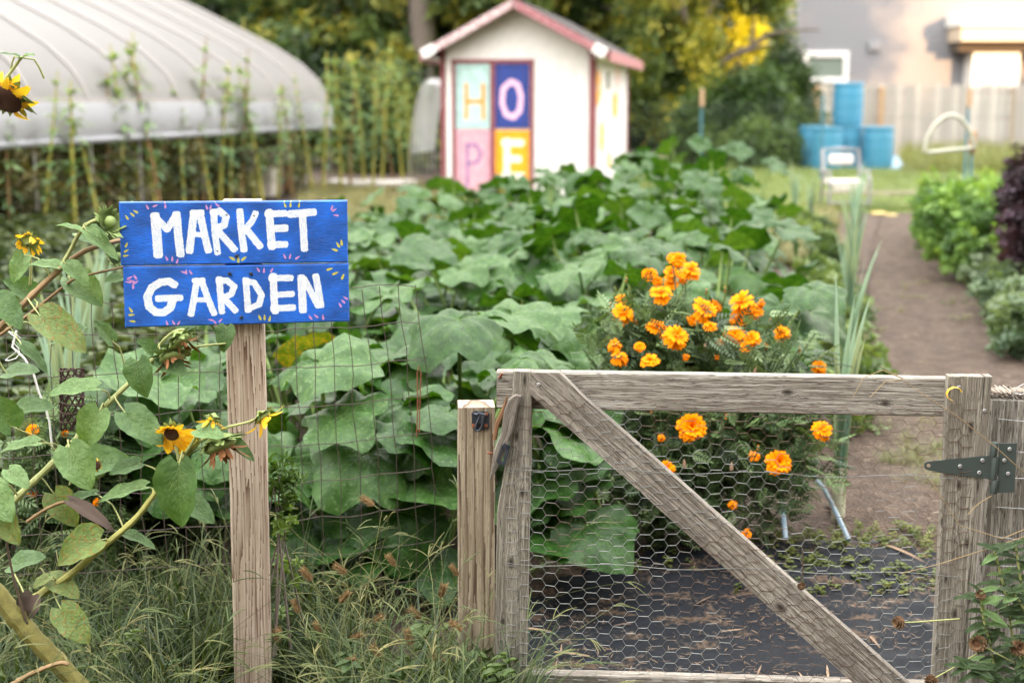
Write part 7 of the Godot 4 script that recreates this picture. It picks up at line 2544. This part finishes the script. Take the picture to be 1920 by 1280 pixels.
func build_materials() -> void:
	M.soil = mottled("soil", 1, [Color(0.16, 0.12, 0.095), Color(0.26, 0.205, 0.165), Color(0.36, 0.30, 0.245)], 0.7, 0.95, 1.2)
	M.path = mottled("path", 2, [Color(0.17, 0.13, 0.10), Color(0.30, 0.24, 0.195), Color(0.42, 0.355, 0.30)], 0.8, 0.95, 2.5)
	M.lawn = mottled("lawn", 3, [Color(0.26, 0.32, 0.12), Color(0.38, 0.44, 0.18), Color(0.50, 0.50, 0.26)], 0.5, 0.95)
	M.fabric = fabric_material()
	var pale := Color(0.66, 0.61, 0.56)
	M.post_wood = wood("post_wood", 201, Color(0.78, 0.72, 0.66), Color(0.68, 0.605, 0.54), Color(0.30, 0.19, 0.13), 6.5, [], 0.15)
	M.gate_rail = wood("gate_rail", 211, Color(0.655, 0.635, 0.60), Color(0.42, 0.395, 0.36), Color(0.13, 0.10, 0.08), 0.0, [Vector3(0.22, 0.10, 7), Vector3(0.62, 0.22, 6), Vector3(0.80, 0.13, 5)], 1.0)
	M.gate_stile = wood("gate_stile", 221, Color(0.63, 0.605, 0.56), Color(0.40, 0.375, 0.335), Color(0.12, 0.095, 0.075), 0.0, [Vector3(0.10, 0.12, 5), Vector3(0.18, 0.28, 5), Vector3(0.30, 0.20, 7), Vector3(0.44, 0.10, 6), Vector3(0.55, 0.25, 6), Vector3(0.66, 0.14, 7), Vector3(0.80, 0.22, 5), Vector3(0.92, 0.12, 6)], 0.9)
	M.gate_brace = wood("gate_brace", 231, Color(0.64, 0.61, 0.57), Color(0.40, 0.37, 0.335), Color(0.13, 0.10, 0.085), 0.0, [Vector3(0.35, 0.2, 5), Vector3(0.7, 0.12, 7), Vector3(0.9, 0.25, 5)], 0.9)
	M.pale_post = wood("pale_post", 241, Color(0.66, 0.61, 0.53), Color(0.53, 0.475, 0.40), Color(0.25, 0.18, 0.13), 14.0, [Vector3(0.2, 0.2, 4)], 0.5)
	paint("pale_wood_dot", Color(0.28, 0.21, 0.16), 0.9)
	paint("dark_iron", Color(0.035, 0.042, 0.055), 0.45, 0.3)
	paint("hinge_steel", Color(0.055, 0.072, 0.066), 0.55, 0.3)
	paint("zinc", Color(0.42, 0.42, 0.42), 0.42, 0.7)
	paint("rust", Color(0.22, 0.07, 0.03), 0.9)
	paint("rust_dark", Color(0.045, 0.022, 0.016), 0.9)
	paint("rust_wood", Color(0.17, 0.085, 0.04), 0.9)
	paint("straw", Color(0.24, 0.17, 0.085), 0.9)
	paint("fence_wire", Color(0.060, 0.042, 0.034), 0.7, 0.2)
	leafy("wire_colour", 0.55, 0.0)
	leafy("foliage", 0.55, 0.7)
	leafy("leaf_vertex", 0.6, 0.6)
	leafy("leaf_dry", 0.9, 0.0)
	leafy("marigold_leaf", 0.5, 0.35)
	leafy("petal", 0.6, 0.5)
	(M.petal as StandardMaterial3D).backlight = Color(0.6, 0.45, 0.1)
	(M.petal as StandardMaterial3D).metallic_specular = 0.15
	paint("bark", Color(0.17, 0.14, 0.12), 0.95)
	paint("siding", Color(0.215, 0.215, 0.235), 0.8)
	paint("siding_trim", Color(0.25, 0.25, 0.27), 0.8)
	paint("white_trim", Color(0.78, 0.77, 0.75), 0.6)
	paint("cream_trim", Color(0.55, 0.46, 0.36), 0.7)
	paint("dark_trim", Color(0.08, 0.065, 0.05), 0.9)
	paint("pale_blind", Color(0.72, 0.70, 0.66), 0.7)
	paint("house_pane", Color(0.20, 0.24, 0.21), 0.12)
	M.roof_felt = mottled("roof_felt", 14, [Color(0.12, 0.10, 0.11), Color(0.20, 0.18, 0.18), Color(0.30, 0.27, 0.27)], 1.5, 0.95)
	paint("picket", Color(0.34, 0.31, 0.29), 0.9)
	paint("picket_pale", Color(0.44, 0.40, 0.37), 0.9)
	paint("orange_wood", Color(0.40, 0.26, 0.16), 0.85)
	M.grey_wood_plain = mottled("grey_wood_plain", 15, [Color(0.42, 0.38, 0.34), Color(0.58, 0.53, 0.48), Color(0.68, 0.64, 0.58)], 2.0, 0.9)
	paint("barrel", Color(0.042, 0.21, 0.345), 0.45)
	paint("tarp", Color(0.30, 0.42, 0.55), 0.55)
	paint("green_wire", Color(0.10, 0.13, 0.10), 0.6, 0.3)
	paint("post_blue", Color(0.05, 0.16, 0.22), 0.6)
	paint("clear_tube", Color(0.40, 0.39, 0.32), 0.4)
	M.shed_white = mottled("shed_white", 16, [Color(0.86, 0.845, 0.835), Color(0.91, 0.895, 0.885), Color(0.94, 0.93, 0.92)], 0.6, 0.6)
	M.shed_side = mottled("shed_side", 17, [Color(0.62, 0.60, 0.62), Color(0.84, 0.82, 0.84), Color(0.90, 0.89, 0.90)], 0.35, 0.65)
	M.shed_red = mottled("shed_red", 18, [Color(0.40, 0.20, 0.22), Color(0.52, 0.28, 0.30), Color(0.68, 0.50, 0.50)], 1.2, 0.7)
	M.shed_verge = mottled("shed_verge", 19, [Color(0.54, 0.32, 0.34), Color(0.62, 0.40, 0.42), Color(0.80, 0.70, 0.70)], 0.9, 0.7)
	M.shed_verge_worn = mottled("shed_verge_worn", 20, [Color(0.52, 0.30, 0.32), Color(0.64, 0.46, 0.47), Color(0.88, 0.84, 0.84), Color(0.92, 0.90, 0.9)], 1.4, 0.7)
	paint("marker_orange", Color(0.75, 0.36, 0.06), 0.7)
	paint("marker_pink", Color(0.72, 0.52, 0.52), 0.7)
	paint("film", Color(0.158, 0.150, 0.148), 0.6)
	paint("film_rib", Color(0.30, 0.28, 0.275), 0.6)
	paint("curtain", Color(0.28, 0.285, 0.315), 0.55)
	for k in ["film", "curtain"]:
		M[k].backlight_enabled = true
		M[k].backlight = lin(0.5, 0.5, 0.5)
	var thin := paint("film_thin", Color(0.88, 0.90, 0.92, 0.3), 0.6)
	thin.transparency = BaseMaterial3D.TRANSPARENCY_ALPHA
	thin.albedo_color.a = 0.34
	paint("crate_rust", Color(0.30, 0.13, 0.07), 0.8)
	paint("crate_white", Color(0.55, 0.50, 0.46), 0.7)
	paint("bag_white", Color(0.50, 0.46, 0.43), 0.8)
	M.stalk = mottled("stalk", 21, [Color(0.48, 0.48, 0.18), Color(0.62, 0.60, 0.25), Color(0.68, 0.63, 0.34)], 3.0, 0.7)
	M.stalk_brown = mottled("stalk_brown", 22, [Color(0.42, 0.30, 0.20), Color(0.54, 0.43, 0.28), Color(0.60, 0.52, 0.34)], 3.0, 0.8)
	paint("chair_frame", Color(0.26, 0.25, 0.26), 0.45, 0.3)
	paint("white_cloth", Color(0.55, 0.50, 0.46), 0.8)
	paint("fruit_yellow", Color(0.50, 0.38, 0.13), 0.6)
	paint("leek_white", Color(0.55, 0.55, 0.40), 0.5)
	var lk := leafy("leek_leaf", 0.45, 0.25)
	lk.vertex_color_use_as_albedo = false
	lk.albedo_color = Color(0.13, 0.24, 0.175).linear_to_srgb()
	paint("drip", Color(0.13, 0.18, 0.22), 0.3)
	paint("black_hose", Color(0.015, 0.015, 0.018), 0.5)
	# squash leaves: five main veins from where the stalk joins
	var o := Vector2(0.65 / 1.75, 0.5)
	var roots := []
	for k in [0, 1, -1, 2, -2]:
		var f := deg_to_rad(72.0 * k)
		var r := (0.60 + 0.40 * pow(0.5 + 0.5 * cos(f), 0.8)) * 0.97
		roots.append([o, o + Vector2(cos(f) * r / 1.75, -sin(f) * r / 1.9), 3.0, 6])
	var vm := [
		vein_image(384, 384, Color(0.135, 0.275, 0.07), Color(0.22, 0.375, 0.125), Color(0.42, 0.52, 0.28), 51, roots, Color(0.29, 0.40, 0.21), 0.30),
		vein_image(384, 384, Color(0.21, 0.355, 0.135), Color(0.315, 0.45, 0.21), Color(0.49, 0.59, 0.36), 52, roots, Color(0.40, 0.51, 0.32), 0.32),
		vein_image(384, 384, Color(0.145, 0.285, 0.08), Color(0.235, 0.39, 0.135), Color(0.45, 0.55, 0.31), 53, roots, Color(0.42, 0.50, 0.32), 0.26, 0.35),
		vein_image(384, 384, Color(0.30, 0.38, 0.12), Color(0.42, 0.47, 0.17), Color(0.56, 0.58, 0.33), 54, roots, Color(0.60, 0.50, 0.20), 0.42, 0.3)]
	var thr := Color(0.72, 0.66, 0.14)
	for k in 4:
		leaf_material(["squash", "squash_pale", "squash_spot", "squash_yellow"][k], vm[k], 0.46, thr, 0.6).metallic_specular = 0.46
	paint("squash_stalk", Color(0.17, 0.25, 0.06), 0.6)
	# sunflower leaves: a midrib and two strong side veins
	var sr := [[Vector2(0, 0.5), Vector2(0.98, 0.5), 2.6, 8], [Vector2(0.03, 0.5), Vector2(0.62, 0.80), 2.0, 5], [Vector2(0.03, 0.5), Vector2(0.62, 0.20), 2.0, 5]]
	var sm := [
		vein_image(256, 192, Color(0.265, 0.385, 0.195), Color(0.355, 0.47, 0.265), Color(0.52, 0.61, 0.38), 61, sr, Color(0.30, 0.42, 0.22), 0.2),
		vein_image(256, 192, Color(0.37, 0.49, 0.28), Color(0.46, 0.57, 0.355), Color(0.58, 0.66, 0.44), 62, sr, Color(0.50, 0.58, 0.40), 0.22),
		vein_image(256, 192, Color(0.34, 0.43, 0.20), Color(0.43, 0.50, 0.25), Color(0.52, 0.57, 0.33), 63, sr, Color(0.46, 0.37, 0.13), 0.40, 0.3),
		vein_image(256, 192, Color(0.17, 0.25, 0.12), Color(0.26, 0.35, 0.17), Color(0.36, 0.43, 0.24), 64, sr, Color(0.2, 0.3, 0.15), 0.2)]
	for k in 4:
		leaf_material(["sun_leaf", "sun_leaf_pale", "sun_leaf_sick", "zinnia_leaf"][k], sm[k], 0.55, Color(0.55, 0.55, 0.10), 0.5)
	paint("sun_green", Color(0.20, 0.27, 0.08), 0.7)
	paint("sun_disc", Color(0.055, 0.022, 0.010), 0.95)
	var pt := paint("sun_petal", Color(0.95, 0.50, 0.02), 0.6)
	pt.backlight_enabled = true
	pt.backlight = Color(0.7, 0.6, 0.1)
	paint("petal_dry", Color(0.20, 0.08, 0.025), 0.85)
	M.sun_stem_thick = mottled("sun_stem_thick", 23, [Color(0.16, 0.12, 0.07), Color(0.40, 0.38, 0.18), Color(0.49, 0.46, 0.21), Color(0.62, 0.57, 0.30)], 5.0, 0.7, 0.3)
	M.sun_stem = mottled("sun_stem", 24, [Color(0.44, 0.45, 0.20), Color(0.56, 0.55, 0.28), Color(0.64, 0.62, 0.36)], 5.0, 0.7)
	M.sun_stem_pale = mottled("sun_stem_pale", 25, [Color(0.46, 0.50, 0.28), Color(0.58, 0.60, 0.38), Color(0.68, 0.66, 0.46)], 5.0, 0.7)
	M.sun_stem_brown = mottled("sun_stem_brown", 26, [Color(0.42, 0.34, 0.22), Color(0.54, 0.43, 0.30), Color(0.62, 0.54, 0.38)], 5.0, 0.75)
	paint("dark_twig", Color(0.07, 0.045, 0.03), 0.9)
	paint("leaf_brown", Color(0.085, 0.058, 0.045), 0.9)
	paint("marigold_green", Color(0.06, 0.10, 0.035), 0.6)
	paint("dry_head", Color(0.26, 0.17, 0.11), 0.9)
	paint("grass_stem", Color(0.16, 0.17, 0.06), 0.7)
	paint("foxtail", Color(0.22, 0.135, 0.055), 0.95)
	paint("twine", Color(0.62, 0.62, 0.60), 0.6)


func _ready() -> void:
	rng.seed = 2024
	var cam := Camera3D.new()
	cam.name = "camera"
	cam.position = Vector3(0, EYE, 0)
	cam.rotation = Vector3(-PITCH, 0, 0)
	cam.keep_aspect = Camera3D.KEEP_HEIGHT
	var lens := CameraAttributesPhysical.new()
	lens.frustum_focal_length = 50.0
	lens.frustum_focus_distance = 3.2
	lens.exposure_aperture = 2.8
	lens.frustum_near = 0.05
	lens.frustum_far = 600.0
	cam.attributes = lens
	add_child(cam)
	cam.fov = 26.99
	cam.current = true

	var sky_mat := ProceduralSkyMaterial.new()
	sky_mat.sky_top_color = Color(1.0, 1.0, 1.0)
	sky_mat.sky_horizon_color = Color(0.71, 0.68, 0.62)
	sky_mat.sky_curve = 0.6
	sky_mat.ground_bottom_color = Color(0.22, 0.21, 0.18)
	sky_mat.ground_horizon_color = Color(0.35, 0.34, 0.30)
	sky_mat.sky_energy_multiplier = 1.7
	var sky := Sky.new()
	sky.sky_material = sky_mat
	var env := Environment.new()
	env.background_mode = Environment.BG_SKY
	env.sky = sky
	env.tonemap_mode = Environment.TONE_MAPPER_LINEAR
	env.tonemap_exposure = 2.3
	env.sdfgi_enabled = true
	env.ssao_enabled = true
	env.ssil_enabled = true
	var we := WorldEnvironment.new()
	we.name = "world"
	we.environment = env
	add_child(we)

	var sun := DirectionalLight3D.new()
	sun.name = "sun"
	sun.light_color = Color(1.0, 0.80, 0.58)
	sun.light_energy = 1.6
	sun.light_angular_distance = 0.5
	sun.shadow_enabled = true
	# low behind the camera, over the right shoulder
	sun.look_at_from_position(Vector3(0.423, 0.20, 0.906) * 50.0, Vector3.ZERO)
	add_child(sun)

	build_materials()
	build_ground()
	build_trees()
	build_house()
	build_tunnel()
	build_shed()
	build_stalks()
	build_right_row()
	build_chair()
	build_squash()
	build_leeks()
	build_gate()
	build_wire_fence()
	build_sign()
	build_marigolds()
	build_sunflower()
	build_grass()
	build_zinnia()
	build_odds()
